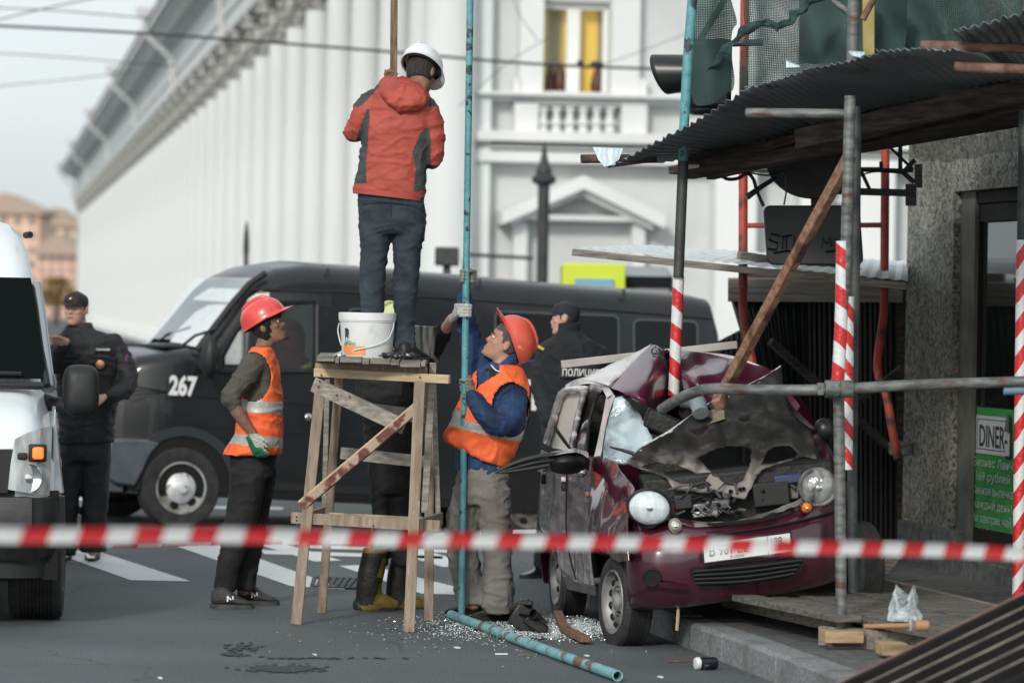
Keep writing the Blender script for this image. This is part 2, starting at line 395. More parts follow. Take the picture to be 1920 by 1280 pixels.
# ------------------------------------------------------------------ colonnaded white building (receding to the left)
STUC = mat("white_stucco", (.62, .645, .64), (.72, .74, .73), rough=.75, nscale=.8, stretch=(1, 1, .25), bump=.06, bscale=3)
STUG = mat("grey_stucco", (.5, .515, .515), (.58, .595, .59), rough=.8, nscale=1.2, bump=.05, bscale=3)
ROOFM = mat("dark_roof_metal", (.035, .04, .045), (.07, .075, .08), rough=.5, nscale=3)
SH = mat("weathered_stone", (.2, .2, .19), (.5, .5, .48), rough=.9, nscale=3)
dA = 70.0; XA = -110 / FP * dA - .15
ca = math.atan(990 / FP); CD = V((-sin(ca), cos(ca), 0)); CN = V((-cos(ca), -sin(ca), 0))   # CN: out to the street
A0 = V((XA, dA, 0))
bld = thing("colonnaded_building", A0, "long white classical building with a row of tall columns receding into the distance", "building")
def strip(mb, n0, n1, z0, z1, l0=-1, l1=275, mi=0):
    """moulding running the whole colonnade; n = distance out from the column line"""
    mb.rings([[A0 + CD * l + CN * n + V((0, 0, z)) for n, z in ((n0, z0), (n1, z0), (n1, z1), (n0, z1))] for l in (l0, l1)], True, mi)
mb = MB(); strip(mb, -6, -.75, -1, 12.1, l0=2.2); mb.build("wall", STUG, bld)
mb = MB()
strip(mb, -.9, .55, 9.75, 10.25); strip(mb, -.9, .62, 10.254, 10.5); strip(mb, -.9, .5, 10.504, 11.5)
strip(mb, -.9, .8, 11.504, 11.75); strip(mb, -.9, 1.35, 11.754, 11.95); strip(mb, -.9, 1.6, 11.954, 12.2)
mb.build("entablature", STUC, bld, sm=False)
dm_ = MB().box((0, 0, 0), (.35, .5, .22), Matrix.Rotation(ca, 3, 'Z')).mesh("dentil", STUG, sm=False)
for k in range(100):
    o = bpy.data.objects.new("dentil", dm_); COL.objects.link(o); o.location = A0 + CD * (8 + k * 1.25) + CN * 1.05 + V((0, 0, 11.64)); setpar(o, bld)
mb = MB()
for k in range(110): mb.box(A0 + CD * (133 + k * 1.25) + CN * 1.05 + V((0, 0, 11.64)), (.35, .5, .22), Matrix.Rotation(ca, 3, 'Z'))
tag(mb.build("far_dentils", STUG, bld, sm=False), kind='stuff')
mb = MB()
for l0 in range(-1, 275, 6):
    l1 = l0 + 5.9
    mb.rings([[A0 + CD * l + CN * n + V((0, 0, z)) for n, z in ((1.66, 12.204), (-2.4, 13.4), (-2.4, 13.5), (1.66, 12.32))] for l in (l0, l1)])
mb.build("roof", ROOFM, bld, sm=False)
for l in (9, 33, 57, 90, 130, 175, 225, 273):       # downpipes whose heads break the eaves line
    mb = MB()
    mb.tube([A0 + CD * l + CN * 1.75 + V((0, 0, 12.5)), A0 + CD * l + CN * 1.75 + V((0, 0, 11.8)), A0 + CD * l + CN * .75 + V((0, 0, 10.9)), A0 + CD * l + CN * .62 + V((0, 0, 9.7))], .1, 8)
    mb.box(A0 + CD * l + CN * 1.75 + V((0, 0, 12.55)), (.5, .5, .35), Matrix.Rotation(ca, 3, 'Z'), taper=1.25)
    mb.build("downpipe", STUG, bld)
# columns: shaft and capital for each, real pieces of their own
def column_mesh():
    s = MB(); s.lathe((0, 0, 0), (0, 0, 1), [(.5, -.2), (.5, .3), (.38, .35), (.42, .5), (.32, .6), (.31, 3.5), (.3, 6), (.275, 8.62)], 28)
    c = MB(); c.lathe((0, 0, 0), (0, 0, 1), [(.34, 8.6), (.39, 8.66), (.34, 8.72), (.37, 9.0), (.5, 9.45), (.4, 9.5)], 20)
    for t in range(8):
        a = 2 * pi * t / 8
        for z, r, k in ((8.85, .4, .09), (9.12, .45, .11), (9.4, .54, .11)):
            c.ell((cos(a + z) * r, sin(a + z) * r, z), k, k, .13, nu=8, nv=5)
    c.box((0, 0, 9.62), (1.05, 1.05, .2))
    return s.mesh("shaft", STUC), c.mesh("capital", SH)
sm_, cm_ = column_mesh()
ks = [0, 3.2] + [3.2 + 6.3 * i for i in range(1, 43)]
for l in ks:
    for me in (sm_, cm_):
        o = bpy.data.objects.new("column" if me is sm_ else "capital", me); COL.objects.link(o)
        o.location = A0 + CD * l; setpar(o, bld)
        if l < 4: o.scale = (1.45, 1.45, 1) if l < 1 else (1.2, 1.2, 1)
# ------------------------------------------------------------------ frontal wing
fy = 70.6
fr = thing("white_wing", (4, fy, 0), "white building wing with a lit window, balcony balusters and a pedimented doorway", "building")
FU = V((cos(radians(9)), sin(radians(9)), 0)); FN = V((FU.y, -FU.x, 0))     # along, out to street (recedes to the right)
FO = onplane(853, 500, V((-.9, fy, 0)), FN); FO.z = 0
def fp(px, py, out=0):             # a point on (or in front of) the wing's face
    return onplane(px, py, FO + FN * out, FN)
def fbox(mb, x0, y0, x1, y1, o0, o1, mi=0):
    """block of the facade between two picked corners, from depth o0 to o1 in front of the wall, kept level"""
    a = fp(x0, y0, 0); b = fp(x1, y1, 0); s0 = (a - FO).dot(FU); s1 = (b - FO).dot(FU); z0, z1 = sorted((a.z, b.z))
    R = Matrix((FU, -FN, V((0, 0, 1)))).transposed()
    mb.box(FO + FU * ((s0 + s1) / 2) + FN * ((o0 + o1) / 2) + V((0, 0, (z0 + z1) / 2)), (abs(s1 - s0), abs(o1 - o0), z1 - z0), R, mi)
WX0, WX1, WY0, WY1 = 1012, 1143, 3, 172
mb = MB()
pa = lambda s, z: FO + FU * s + V((0, 0, z))
def wallrect(s0, s1, z0, z1): mb.add([pa(s0, z0), pa(s1, z0), pa(s1, z1), pa(s0, z1)], [(0, 1, 2, 3)])
s_w0 = (fp(WX0, 90) - FO).dot(FU); s_w1 = (fp(WX1, 90) - FO).dot(FU); z_w0 = fp(1077, WY1).z; z_w1 = fp(1077, WY0).z
SR = 26
wallrect(0, s_w0, -1, 16); wallrect(s_w1, SR, -1, 16); wallrect(s_w0, s_w1, -1, z_w0); wallrect(s_w0, s_w1, z_w1, 16)
for (s0, s1, z0, z1) in ((s_w0, s_w0, z_w0, z_w1), (s_w1, s_w1, z_w0, z_w1)):
    mb.add([pa(s0, z0), pa(s0, z1), pa(s0, z1) - FN * .35, pa(s0, z0) - FN * .35], [(0, 1, 2, 3)])
for z in (z_w0, z_w1): mb.add([pa(s_w0, z), pa(s_w1, z), pa(s_w1, z) - FN * .35, pa(s_w0, z) - FN * .35], [(0, 1, 2, 3)])
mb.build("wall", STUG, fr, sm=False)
mb = MB()
fbox(mb, 884, -40, 908, 600, .005, .35)                                         # downpipe pilaster
fbox(mb, 972, -40, 1012, 185, .005, .3); fbox(mb, 1143, -40, 1192, 185, .005, .3)   # window jambs
fbox(mb, 958, 150, 972, 185, .003, .3); fbox(mb, 1192, 150, 1206, 190, .003, .3)
fbox(mb, 852, 178, 1460, 187, .002, .5); fbox(mb, 852, 187.5, 1460, 193, .002, .3)  # sill ledge
fbox(mb, 852, 264, 1900, 270, .002, .55); fbox(mb, 852, 270.5, 1900, 302, .002, .35); fbox(mb, 852, 302.5, 1900, 307, .002, .45)
fbox(mb, 960, 194, 1003, 263, .003, .32); fbox(mb, 1160, 194, 1206, 264, .003, .32)
fbox(mb, 1003.5, 194, 1159.5, 201, .003, .32); fbox(mb, 1003.5, 249, 1159.5, 256, .003, .32)
fbox(mb, 1330, -40, 1400, 263, .003, .6); fbox(mb, 1330, 308, 1400, 640, .003, .6)
fbox(mb, 1490, 308, 1540, 640, .003, .5); fbox(mb, 1590, 308, 1660, 640, .003, .5)
for k, yy in enumerate((340, 375, 410, 445, 480)): fbox(mb, 1541, yy, 1589.5, yy + 6, .002, .12)
mb.build("mouldings", STUC, fr, sm=False)
mb = MB()                                                                       # balusters
for k in range(6):
    px = 1018 + k * 25; b = fp(px, 249, .18); t = fp(px, 201, .18); h = t.z - b.z
    mb.lathe(b, (0, 0, 1), [(.09, 0), (.09, .06), (.05, .1), (.11, h * .35), (.05, h * .6), (.05, h * .8), (.09, h * .86), (.09, h)], 12)
mb.build("balusters", STUC, fr)
mb = MB()                                                                       # pediment
def ped(px0, py0, px1, py1, w_, o0, o1):
    a = fp(px0, py0); b = fp(px1, py1); up = V((0, 0, w_)); mb.prism([a + FN * o0, b + FN * o0, b + FN * o0 - up, a + FN * o0 - up], FN * (o1 - o0))
ped(930, 397, 1082, 331, .22, .003, .7); ped(1082, 331, 1233, 405, .22, .003, .7)
ped(950, 402, 1082, 345, .2, .003, .5); ped(1082, 345, 1215, 409, .2, .003, .5)
fbox(mb, 945, 402, 1218, 417, .002, .45)
fbox(mb, 958, 417.5, 980, 640, .002, .3); fbox(mb, 1180, 417.5, 1200, 640, .002, .3)
mb.build("pediment", STUC, fr, sm=False)
mb = MB(); LITW = mat("lit_curtain_window", (.5, .34, .09), (.75, .5, .1), rough=.8, nscale=3, stretch=(3, 3, .2))
a = lambda s, z, o=-.3: pa(s, z) + FN * o
mb.add([a(s_w0, z_w0, -.55), a(s_w1, z_w0, -.55), a(s_w1, z_w1, -.55), a(s_w0, z_w1, -.55)], [(0, 1, 2, 3)])
def curtain_mat():
    m = bpy.data.materials.new("lit_curtains"); m.use_nodes = True; n = m.node_tree.nodes; lk = m.node_tree.links.new; b = n["Principled BSDF"]
    tc = n.new("ShaderNodeTexCoord"); mp = n.new("ShaderNodeMapping"); mp.inputs['Scale'].default_value = (2.6, .1, .14); lk(tc.outputs['Object'], mp.inputs[0])
    t = n.new("ShaderNodeTexNoise"); t.inputs['Scale'].default_value = 1.3; t.inputs['Detail'].default_value = 2; lk(mp.outputs[0], t.inputs['Vector'])
    r = n.new("ShaderNodeValToRGB"); e = r.color_ramp.elements; e[0].position = .34; e[0].color = (.1, .06, .03, 1); e[1].position = .66; e[1].color = (.62, .42, .08, 1)
    q = e.new(.5); q.color = (.2, .2, .13, 1)
    lk(t.outputs['Fac'], r.inputs[0]); lk(r.outputs[0], b.inputs['Base Color']); lk(r.outputs[0], b.inputs['Emission Color']); b.inputs['Emission Strength'].default_value = .3
    return m
wn = mb.build("window_curtain", curtain_mat(), fr, sm=False)
mb = MB()
for s0, s1 in ((s_w0, s_w0 + .08), ((s_w0 + s_w1) / 2 - .1, (s_w0 + s_w1) / 2 + .12), (s_w1 - .08, s_w1)):
    mb.prism([pa(s0, z_w0) - FN * .2, pa(s1, z_w0) - FN * .2, pa(s1, z_w1) - FN * .2, pa(s0, z_w1) - FN * .2], -FN * .08)
mb.prism([pa(s_w0, z_w1 - .12) - FN * .19, pa(s_w1, z_w1 - .12) - FN * .19, pa(s_w1, z_w1) - FN * .19, pa(s_w0, z_w1) - FN * .19], -FN * .1)
mb.build("window_frame", WHITE, fr, sm=False)
for s, rr in ((.25, .09), (.42, .13), (.6, .07), (1.05, .12), (1.25, .08)):   # things on the sill inside
    mb = MB(); mb.lathe(pa(s_w0 + s, z_w0) - FN * .42, (0, 0, 1), [(rr * .7, 0), (rr, .1), (rr * .8, .25), (rr * .3, .45), (.02, .5)], 10)
    mb.build("sill_vase", mat("dark_vase", (.09, .03, .015), rough=.5), fr)

# ------------------------------------------------------------------ far buildings at the street's end
PINK = mat("sunlit_salmon_stucco", (.62, .38, .3), (.72, .47, .38), rough=.9, nscale=.3)
CRM = mat("cream_stucco", (.82, .62, .42), (.9, .72, .5), rough=.9, nscale=.3)
WD = mat("far_window", (.22, .2, .19), rough=.3)
def far_house(name, x0, x1, ytop, d, m, label, roofm=None, rows=5, cols=4, ybot=620):
    b = P(x0, ybot, d); t = thing(name, (b.x, d, 0), label, "building")
    a = P(x0, ytop, d); c = P(x1, ytop, d); h = a.z; w = c.x - a.x
    q = MB(); q.box(((a.x + c.x) / 2, d + 6, h / 2 - .5), (w, 12, h + 1)); q.build("wall", m, t, sm=False)
    q = MB(); q.rings([[V((a.x - .6, yy, h + .003)), V((a.x - .6, yy, h + .4)), V(((a.x + c.x) / 2, yy, h + 2.2)), V((c.x + .6, yy, h + .4)), V((c.x + .6, yy, h + .003))] for yy in (d - .6, d + 12.6)])
    q.build("roof", roofm or mat("far_roof", (.4, .3, .24), rough=.8), t, sm=False)
    for i in range(cols):
        for j in range(rows):
            xx = a.x + w * (i + .5) / cols; zz = h * (j + .55) / rows
            q = MB(); q.box((xx, d - .03, zz), (w / cols * .45, .14, h / rows * .55)); q.build("window", WD, t, sm=False)
    return t
far_house("salmon_house", 70, 142, 478, 420, PINK, "blurred salmon pink house at the far end of the street", rows=6, cols=4)
far_house("cream_house", 62, 140, 425, 470, CRM, "blurred pale cream house just above the salmon pink one far off", rows=6, cols=3)
far_house("orange_house", -60, 74, 400, 440, mat("orange_stucco", (.66, .44, .32), (.74, .52, .4), rough=.9, nscale=.3), "blurred orange-brown house far off behind the white van roof", rows=7, cols=5)
# bare street tree low at the end of the street
tr = thing("bare_tree", P(104, 625, 300) * 1, "small blurred yellow-brown autumn tree at the far end of the street", "tree"); tr.location.z = 0
bx_ = P(104, 600, 300).x
q = MB(); q.tube([(bx_, 300, -.5), (bx_ + .1, 300, 1.2), (bx_, 300, 2.4)], [.25, .18, .1], 8)
rt = random.Random(3)
for k in range(14):
    a = rt.uniform(0, 2 * pi); q.tube([(bx_, 300, 1.2 + k * .08), (bx_ + cos(a) * .8, 300 + sin(a) * .8, 2.2 + k * .1)], [.07, .02], 6)
q.build("trunk", mat("bark", (.06, .045, .03), (.1, .08, .06), rough=.95, nscale=5), tr)
q = MB()
for k in range(900):
    a = rt.uniform(0, 2 * pi); rr = 1.5 * rt.random() ** .5; z = 1.3 + rt.random() * 2.1; rr *= 1 - abs(z - 2.2) / 2.2
    c = V((bx_ + cos(a) * rr, 300 + sin(a) * rr, z)); u = V((rt.uniform(-1, 1), rt.uniform(-1, 1), rt.uniform(-1, 1))) * .13; v_ = V((rt.uniform(-1, 1), rt.uniform(-1, 1), rt.uniform(-1, 1))) * .13
    q.add([c - u, c + v_, c + u, c - v_], [(0, 1, 2, 3)])
q.build("crown", mat("autumn_leaves", (.16, .11, .03), (.3, .2, .06), rough=.9, nscale=1), tr, sm=False)
# ================================================================== the building on the right, hoarding, scaffold, canopy
HV = V((0, 0, 1))
ROUGH = None
def rough_mat():
    m = bpy.data.materials.new("roughcast"); m.use_nodes = True; n = m.node_tree.nodes; lk = m.node_tree.links.new; b = n["Principled BSDF"]
    tc = n.new("ShaderNodeTexCoord"); v = n.new("ShaderNodeTexNoise"); v.inputs['Scale'].default_value = 26; v.inputs['Detail'].default_value = 5; v.inputs['Distortion'].default_value = 1.2
    t = n.new("ShaderNodeTexNoise"); t.inputs['Scale'].default_value = 1.1; t.inputs['Detail'].default_value = 5
    lk(tc.outputs['Object'], v.inputs['Vector']); lk(tc.outputs['Object'], t.inputs['Vector'])
    r = n.new("ShaderNodeValToRGB"); e = r.color_ramp.elements; e[0].position = .4; e[0].color = (.085, .082, .072, 1); e[1].position = .58; e[1].color = (.32, .315, .29, 1)
    r2 = n.new("ShaderNodeValToRGB"); e = r2.color_ramp.elements; e[0].position = .3; e[0].color = (.6, .56, .5, 1); e[1].position = .7; e[1].color = (1.15, 1.17, 1.15, 1)
    mxx = n.new("ShaderNodeMix"); mxx.data_type = 'RGBA'; mxx.blend_type = 'MULTIPLY'; mxx.inputs['Factor'].default_value = 1
    lk(v.outputs['Fac'], r.inputs[0]); lk(t.outputs['Fac'], r2.inputs[0]); lk(r.outputs[0], mxx.inputs['A']); lk(r2.outputs[0], mxx.inputs['B']); lk(mxx.outputs['Result'], b.inputs['Base Color'])
    b.inputs['Roughness'].default_value = .9
    bp = n.new("ShaderNodeBump"); bp.inputs['Strength'].default_value = 1; bp.inputs['Distance'].default_value = .03; lk(v.outputs['Fac'], bp.inputs['Height']); lk(bp.outputs[0], b.inputs['Normal'])
    return m
RC = rough_mat()
PLN = mat("dull_render", (.08, .077, .066), (.14, .135, .115), rough=.9, nscale=5, bump=.4, bscale=40)
# street wall line: from far corner (px 1690) to near (px 1905)
W1 = PZ(1690, 1046, .15); W1.z = 0
W2 = PZ(1905, 1096, .15); W2.z = 0
WU = (W2 - W1).normalized(); WN = V((WU.y, -WU.x, 0))         # along (towards us), outward to the street
if WN.x > 0: WN = -WN
def wpt(px, py, out=0): return onplane(px, py, W1 + WN * out, WN)
def ws(px, out=0): return (wpt(px, 700, out) - W1).dot(WU)
hb = thing("corner_building", (W1.x + 2, W1.y - 1, 0), "rough grey roughcast corner building with a dark glazed doorway on the right", "building")
def wblock(mb, s0, s1, z0, z1, o0, o1, mi=0):
    R = Matrix((WU, WN, HV)).transposed()
    mb.box(W1 + WU * ((s0 + s1) / 2) + WN * ((o0 + o1) / 2) + V((0, 0, (z0 + z1) / 2)), (s1 - s0, abs(o1 - o0), z1 - z0), R, mi)
sJ = ws(1783); sK = ws(1800); sG0 = ws(1812, -.08); sEnd = sK + 2.4
mb = MB(); wblock(mb, 0, sJ, .1, 7.5, -3, 0); mb.build("roughcast_pier", RC, hb, sm=False)
mb = MB(); wblock(mb, sJ + .004, sEnd + 3, 2.67, 7.5, -3, -.0); wblock(mb, sEnd, sEnd + 3, .1, 2.665, -3, -.02); mb.build("wall", RC, hb, sm=False)
mb = MB(); wblock(mb, sJ + .003, sK + .12, .1, 2.665, -3, -.05); mb.build("door_reveal", PLN, hb, sm=False)
DKW = mat("dark_door_wood", (.01, .008, .007), (.022, .018, .016), rough=.75, spec=.15, nscale=4, stretch=(1, 1, .1))
mb = MB(); wblock(mb, sK + .122, sG0 - .008, .28, 2.58, -.3, -.075); wblock(mb, sG0 - .006, sEnd - .002, 2.46, 2.58, -.3, -.075); wblock(mb, sK + .122, sEnd - .002, 2.584, 2.665, -.3, -.06); wblock(mb, sG0 - .006, sEnd, .28, .45, -.3, -.075)
wblock(mb, sEnd - .2, sEnd - .004, .455, 2.455, -.3, -.075)
dfr = mb.build("door_frame", DKW, hb, bevel=.006)
mb = MB(); wblock(mb, sK - .1, sEnd, .1, .27, -.5, .1); mb.build("door_sill", PAVE, hb, bevel=.01)
# shop interior glimpsed, then the pane
mb = MB(); wblock(mb, sG0 - .004, sEnd - .205, .455, 2.455, -.11, -.095)
m = mat("shop_glass", (.012, .014, .014), rough=.04, spec=.6, coat=.0)
mb.build("glass_pane", m, dfr, sm=False)
# plinth
mb = MB(); wblock(mb, -.02, sK, .1, .42, -.5, .03); mb.build("plinth", PAVE, hb, bevel=.02)
# steel bracket carrying the sign
DKS = mat("dark_painted_steel", (.012, .014, .015), (.03, .032, .033), rough=.5, nscale=15)
# poster in the window
gd = -.083
def gp(px, py): return onplane(px, py, W1 + WN * gd, WN)
po = thing("menu_poster", gp(1862, 900), "green diner menu poster stuck inside the glass door", "poster")
tl, trr, bl_, br = gp(1822, 766), gp(1906, 764), gp(1816, 1020), gp(1906, 1023)
GRN = mat("poster_green", (.02, .22, .035), (.03, .3, .05), rough=.35, nscale=6, c3=(.01, .13, .02), c3scale=3.5, c3lo=.55, c3hi=.75)
zt = (tl.z + trr.z) / 2; zb = (bl_.z + br.z) / 2; sx0 = (tl - W1).dot(WU); sx1 = (trr - W1).dot(WU) + .02
def gpt(s, z, o=0): return W1 + WU * s + WN * (gd + o) + HV * z
mb = MB(); mb.prism([gpt(sx0, zb), gpt(sx1, zb), gpt(sx1, zt), gpt(sx0, zt)], -WN * .008); mb.build("sheet", GRN, po, sm=False)
hh = zt - zb; ww = sx1 - sx0
PW = mat("poster_white", (.5, .53, .52), rough=.4); PB = mat("poster_black", (.01, .012, .015), rough=.4); PT = mat("poster_text_white", (.5, .58, .5), rough=.4)
def rect(mb, a0, b0, a1, b1, o): mb.add([gpt(sx0 + a0 * ww, zb + b0 * hh, o), gpt(sx0 + a1 * ww, zb + b0 * hh, o), gpt(sx0 + a1 * ww, zb + b1 * hh, o), gpt(sx0 + a0 * ww, zb + b1 * hh, o)], [(0, 1, 2, 3)])
mb = MB(); rect(mb, .12, .66, .88, .94, .003); lg = mb.build("logo_panel", PW, po, sm=False)
mb = MB(); 
for (a, b, c, d_) in ((.15, .91, .82, .916), (.15, .69, .78, .696), (.15, .69, .158, .916), (.86, .64, .9, .95), (.78, .64, .9, .665)): rect(mb, a, b, c, d_, .005)
mb.tube([gpt(sx0 + .84 * ww, zb + .97 * hh, .008), gpt(sx0 + .84 * ww, zb + .84 * hh, .008)], [.01, .028], 8)
mb.build("logo_lines", PB, lg, sm=False)
text("diner_lettering", "DINER-", gpt(sx0 + .19 * ww, zb + .715 * hh, .004), WU, HV, .155 * hh, PB, lg, sx=.98 * ww * .6 / (.155 * hh * 4.35), bold=.012)
for k, (ln, a, b) in enumerate([("Бизнес Ланч", .08, .94), ("169 рублей", .15, .88), ("Свежая выпечка", .06, .95), ("каждый день!", .1, .93), ("На завтрак чай,", .06, .95), ("кофе бесплатно", .08, .93)]):
    t = text("menu_line", ln, gpt(0, 0, .004), WU, HV, .062 * hh, PT, po)
    v = t.data.vertices; xs_ = [(q.co - gpt(0, 0)).dot(WU) for q in v]; w0 = max(xs_) - min(xs_); kx = (b - a) * ww / w0
    zz = zb + hh * (.565 - k * .103)
    for q, x_ in zip(v, xs_):
        z_ = (q.co - gpt(0, 0)).z; q.co = gpt(sx0 + a * ww + (x_ - min(xs_)) * kx, zz + z_, .004)

# ------------------------------------------------------------------ corrugated hoarding behind the wreck
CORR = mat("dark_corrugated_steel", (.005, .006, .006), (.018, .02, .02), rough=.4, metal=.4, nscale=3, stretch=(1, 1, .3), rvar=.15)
fn = thing("corrugated_hoarding", PZ(1530, 1010, .1), "dark corrugated steel hoarding topped with a weathered plank behind the crashed car", "fence")
fd = 30.6
def corr_sheet(mb, p00, p10, p01, p11, n, amp, out, th=0):
    """sheet with ridges running from bottom edge to top edge"""
    rows = []
    for k in range(n * 4 + 1):
        t = k / (n * 4); o = V(out) * (amp * (0, 1, 1, 0)[k % 4])
        rows.append([p00.lerp(p10, t) + o, p01.lerp(p11, t) + o])
    i0 = len(mb.v); mb.add([p for r in rows for p in r], [(2 * i, 2 * i + 2, 2 * i + 3, 2 * i + 1) for i in range(len(rows) - 1)])
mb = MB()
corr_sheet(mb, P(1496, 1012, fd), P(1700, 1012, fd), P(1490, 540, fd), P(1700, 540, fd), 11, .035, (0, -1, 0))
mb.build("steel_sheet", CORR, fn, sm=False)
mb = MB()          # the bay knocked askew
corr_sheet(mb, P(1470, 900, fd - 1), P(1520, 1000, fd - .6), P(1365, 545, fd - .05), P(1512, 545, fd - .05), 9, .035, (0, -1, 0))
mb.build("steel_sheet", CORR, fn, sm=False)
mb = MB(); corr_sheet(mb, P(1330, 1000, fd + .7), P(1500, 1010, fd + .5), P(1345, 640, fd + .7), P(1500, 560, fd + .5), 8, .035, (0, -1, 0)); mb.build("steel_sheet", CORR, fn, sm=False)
OLDW = mat("weathered_grey_wood", (.13, .115, .095), (.27, .245, .21), rough=.85, nscale=5, stretch=(1, 6, 8), bump=.4, bscale=30, c3=(.06, .05, .04), c3scale=3, c3lo=.6, c3hi=.75)
OLDX = mat("weathered_grey_wood_long", (.14, .125, .105), (.3, .275, .24), rough=.85, nscale=4, stretch=(.6, 6, 14), bump=.4, bscale=30, c3=(.05, .045, .04), c3scale=9, c3lo=.66, c3hi=.72)
DKWD = mat("dark_brown_wood", (.018, .013, .011), (.075, .055, .046), rough=.8, nscale=5, stretch=(1, 1, 8), bump=.5, bscale=40)  # plain dark brown with random grain
mb = MB()
a, b = P(1365, 543, fd - .15), P(1692, 545, fd - .15); mb.bar(a, b, .05, .17)
mb.build("top_plank", OLDX, fn, bevel=.004)
mb = MB(); mb.bar(P(1398, 516, fd + .1), P(1700, 520, fd + .1), .05, .1); mb.bar(P(1690, 1010, fd - .1), P(1690, 530, fd - .1), .06, .06, up=(0, 1, 0)); mb.build("post", DKWD, fn)
mb = MB(); mb.bar(P(1445, 640, fd - 1.2), P(1690, 860, fd - .6), .05, .05); mb.bar(P(1690, 690, fd - .5), P(1600, 760, fd - .6), .04, .04); mb.build("brace", DKWD, fn)
# pale sheet roof over the hoarding
WSH = mat("dirty_white_sheet", (.62, .68, .7), (.75, .8, .82), rough=.5, nscale=4, c3=(.3, .33, .34), c3scale=6, c3lo=.6, c3hi=.7)
sr = thing("lean_to_sheet", P(1400, 500, 29), "pale ribbed sheet with a wooden edge batten, leaning out over the hoarding", "roof sheet")
mb = MB(); n_ = 26; rr_ = []
A_, B_, C_, D_ = P(1074, 464, 27.6), P(1702, 528, 27.2), P(1190, 459, 29.8), P(1702, 491, 30.4)
for k in range(n_ * 2 + 1):
    t = k / (2 * n_); o = HV * (.008 * (k % 2)); rr_.append([A_.lerp(B_, t) + o, C_.lerp(D_, t) + o])
mb.add([p for r in rr_ for p in r], [(2 * i, 2 * i + 2, 2 * i + 3, 2 * i + 1) for i in range(len(rr_) - 1)])
mb.build("sheet", WSH, sr, sm=False)
mb = MB(); mb.bar(A_ - HV * .03 + V((0, .02, 0)), B_ - HV * .03 + V((0, .02, 0)), .06, .045); mb.bar(P(1385, 478, 28) , P(1700, 524, 28.6), .05, .05); mb.build("batten", OLDX, sr, bevel=.004)

# ------------------------------------------------------------------ pipes and poles
RUST = mat("rusty_steel", (.1, .045, .03), (.2, .12, .085), rough=.75, nscale=14, bump=.4, bscale=60, c3=(.04, .03, .028), c3scale=6)
GALV = mat("galvanised_pipe", (.07, .076, .076), (.2, .21, .2), rough=.55, metal=.3, nscale=9, stretch=(1, 1, 3), bump=.25, bscale=70, c3=(.1, .055, .035), c3scale=5, c3lo=.58, c3hi=.66)
DARKP = mat("dark_old_pipe", (.022, .026, .027), (.06, .065, .062), rough=.55, metal=.3, nscale=8, bump=.2)
REDP = mat("red_painted_steel", (.42, .055, .035), (.3, .05, .035), rough=.55, nscale=9, c3=(.06, .025, .02), c3scale=5, c3lo=.5, c3hi=.6, bump=.2)
BLUEP = mat("chipped_blue_paint", (.075, .235, .27), (.115, .32, .35), rough=.5, nscale=22, bump=.25, bscale=90, c3=(.02, .045, .05), c3scale=16, c3lo=.57, c3hi=.62)
BLUEP2 = mat("worn_pale_blue_paint", (.2, .42, .45), (.13, .3, .33), rough=.55, nscale=14, bump=.3, bscale=70, c3=(.14, .085, .06), c3scale=7, c3lo=.56, c3hi=.64)
def tape_mat(name, axis, period, skew=.35):
    m = bpy.data.materials.new(name); m.use_nodes = True; n = m.node_tree.nodes; lk = m.node_tree.links.new; b = n["Principled BSDF"]
    tc = n.new("ShaderNodeTexCoord"); sp = n.new("ShaderNodeVectorMath"); sp.operation = 'DOT_PRODUCT'; sp.inputs[1].default_value = axis
    nz = n.new("ShaderNodeTexNoise"); nz.inputs['Scale'].default_value = 9; lk(tc.outputs['Object'], nz.inputs['Vector'])
    lk(tc.outputs['Object'], sp.inputs[0])
    ad = n.new("ShaderNodeMath"); ad.operation = 'MULTIPLY_ADD'; ad.inputs[1].default_value = .0 if skew == 0 else .03; lk(nz.outputs['Fac'], ad.inputs[0]); lk(sp.outputs['Value'], ad.inputs[2])
    dv = n.new("ShaderNodeMath"); dv.operation = 'DIVIDE'; dv.inputs[1].default_value = period; lk(ad.outputs[0], dv.inputs[0])
    fr_ = n.new("ShaderNodeMath"); fr_.operation = 'FRACT'; lk(dv.outputs[0], fr_.inputs[0])
    gt = n.new("ShaderNodeMath"); gt.operation = 'GREATER_THAN'; gt.inputs[1].default_value = .5; lk(fr_.outputs[0], gt.inputs[0])
    mxx = n.new("ShaderNodeMix"); mxx.data_type = 'RGBA'; mxx.inputs['A'].default_value = (.62, .63, .63, 1); mxx.inputs['B'].default_value = (.5, .02, .025, 1)
    lk(gt.outputs[0], mxx.inputs['Factor']); lk(mxx.outputs['Result'], b.inputs['Base Color']); b.inputs['Roughness'].default_value = .35
    bp = n.new("ShaderNodeBump"); bp.inputs['Strength'].default_value = .5; bp.inputs['Distance'].default_value = .01; nz2 = n.new("ShaderNodeTexNoise"); nz2.inputs['Scale'].default_value = 40
    lk(tc.outputs['Object'], nz2.inputs['Vector']); lk(nz2.outputs['Fac'], bp.inputs['Height']); lk(bp.outputs[0], b.inputs['Normal'])
    return m
def wrap(mb_, pts, r, seg=16):
    """tape wound round a pole: slightly uneven sleeve"""
    q = catmull([[*p] for p in pts], 14); q = [V(a) for a in q]
    mb_.tube(q, [r * (1.12 + .1 * abs(noise.noise(p * 9))) for p in q], seg)
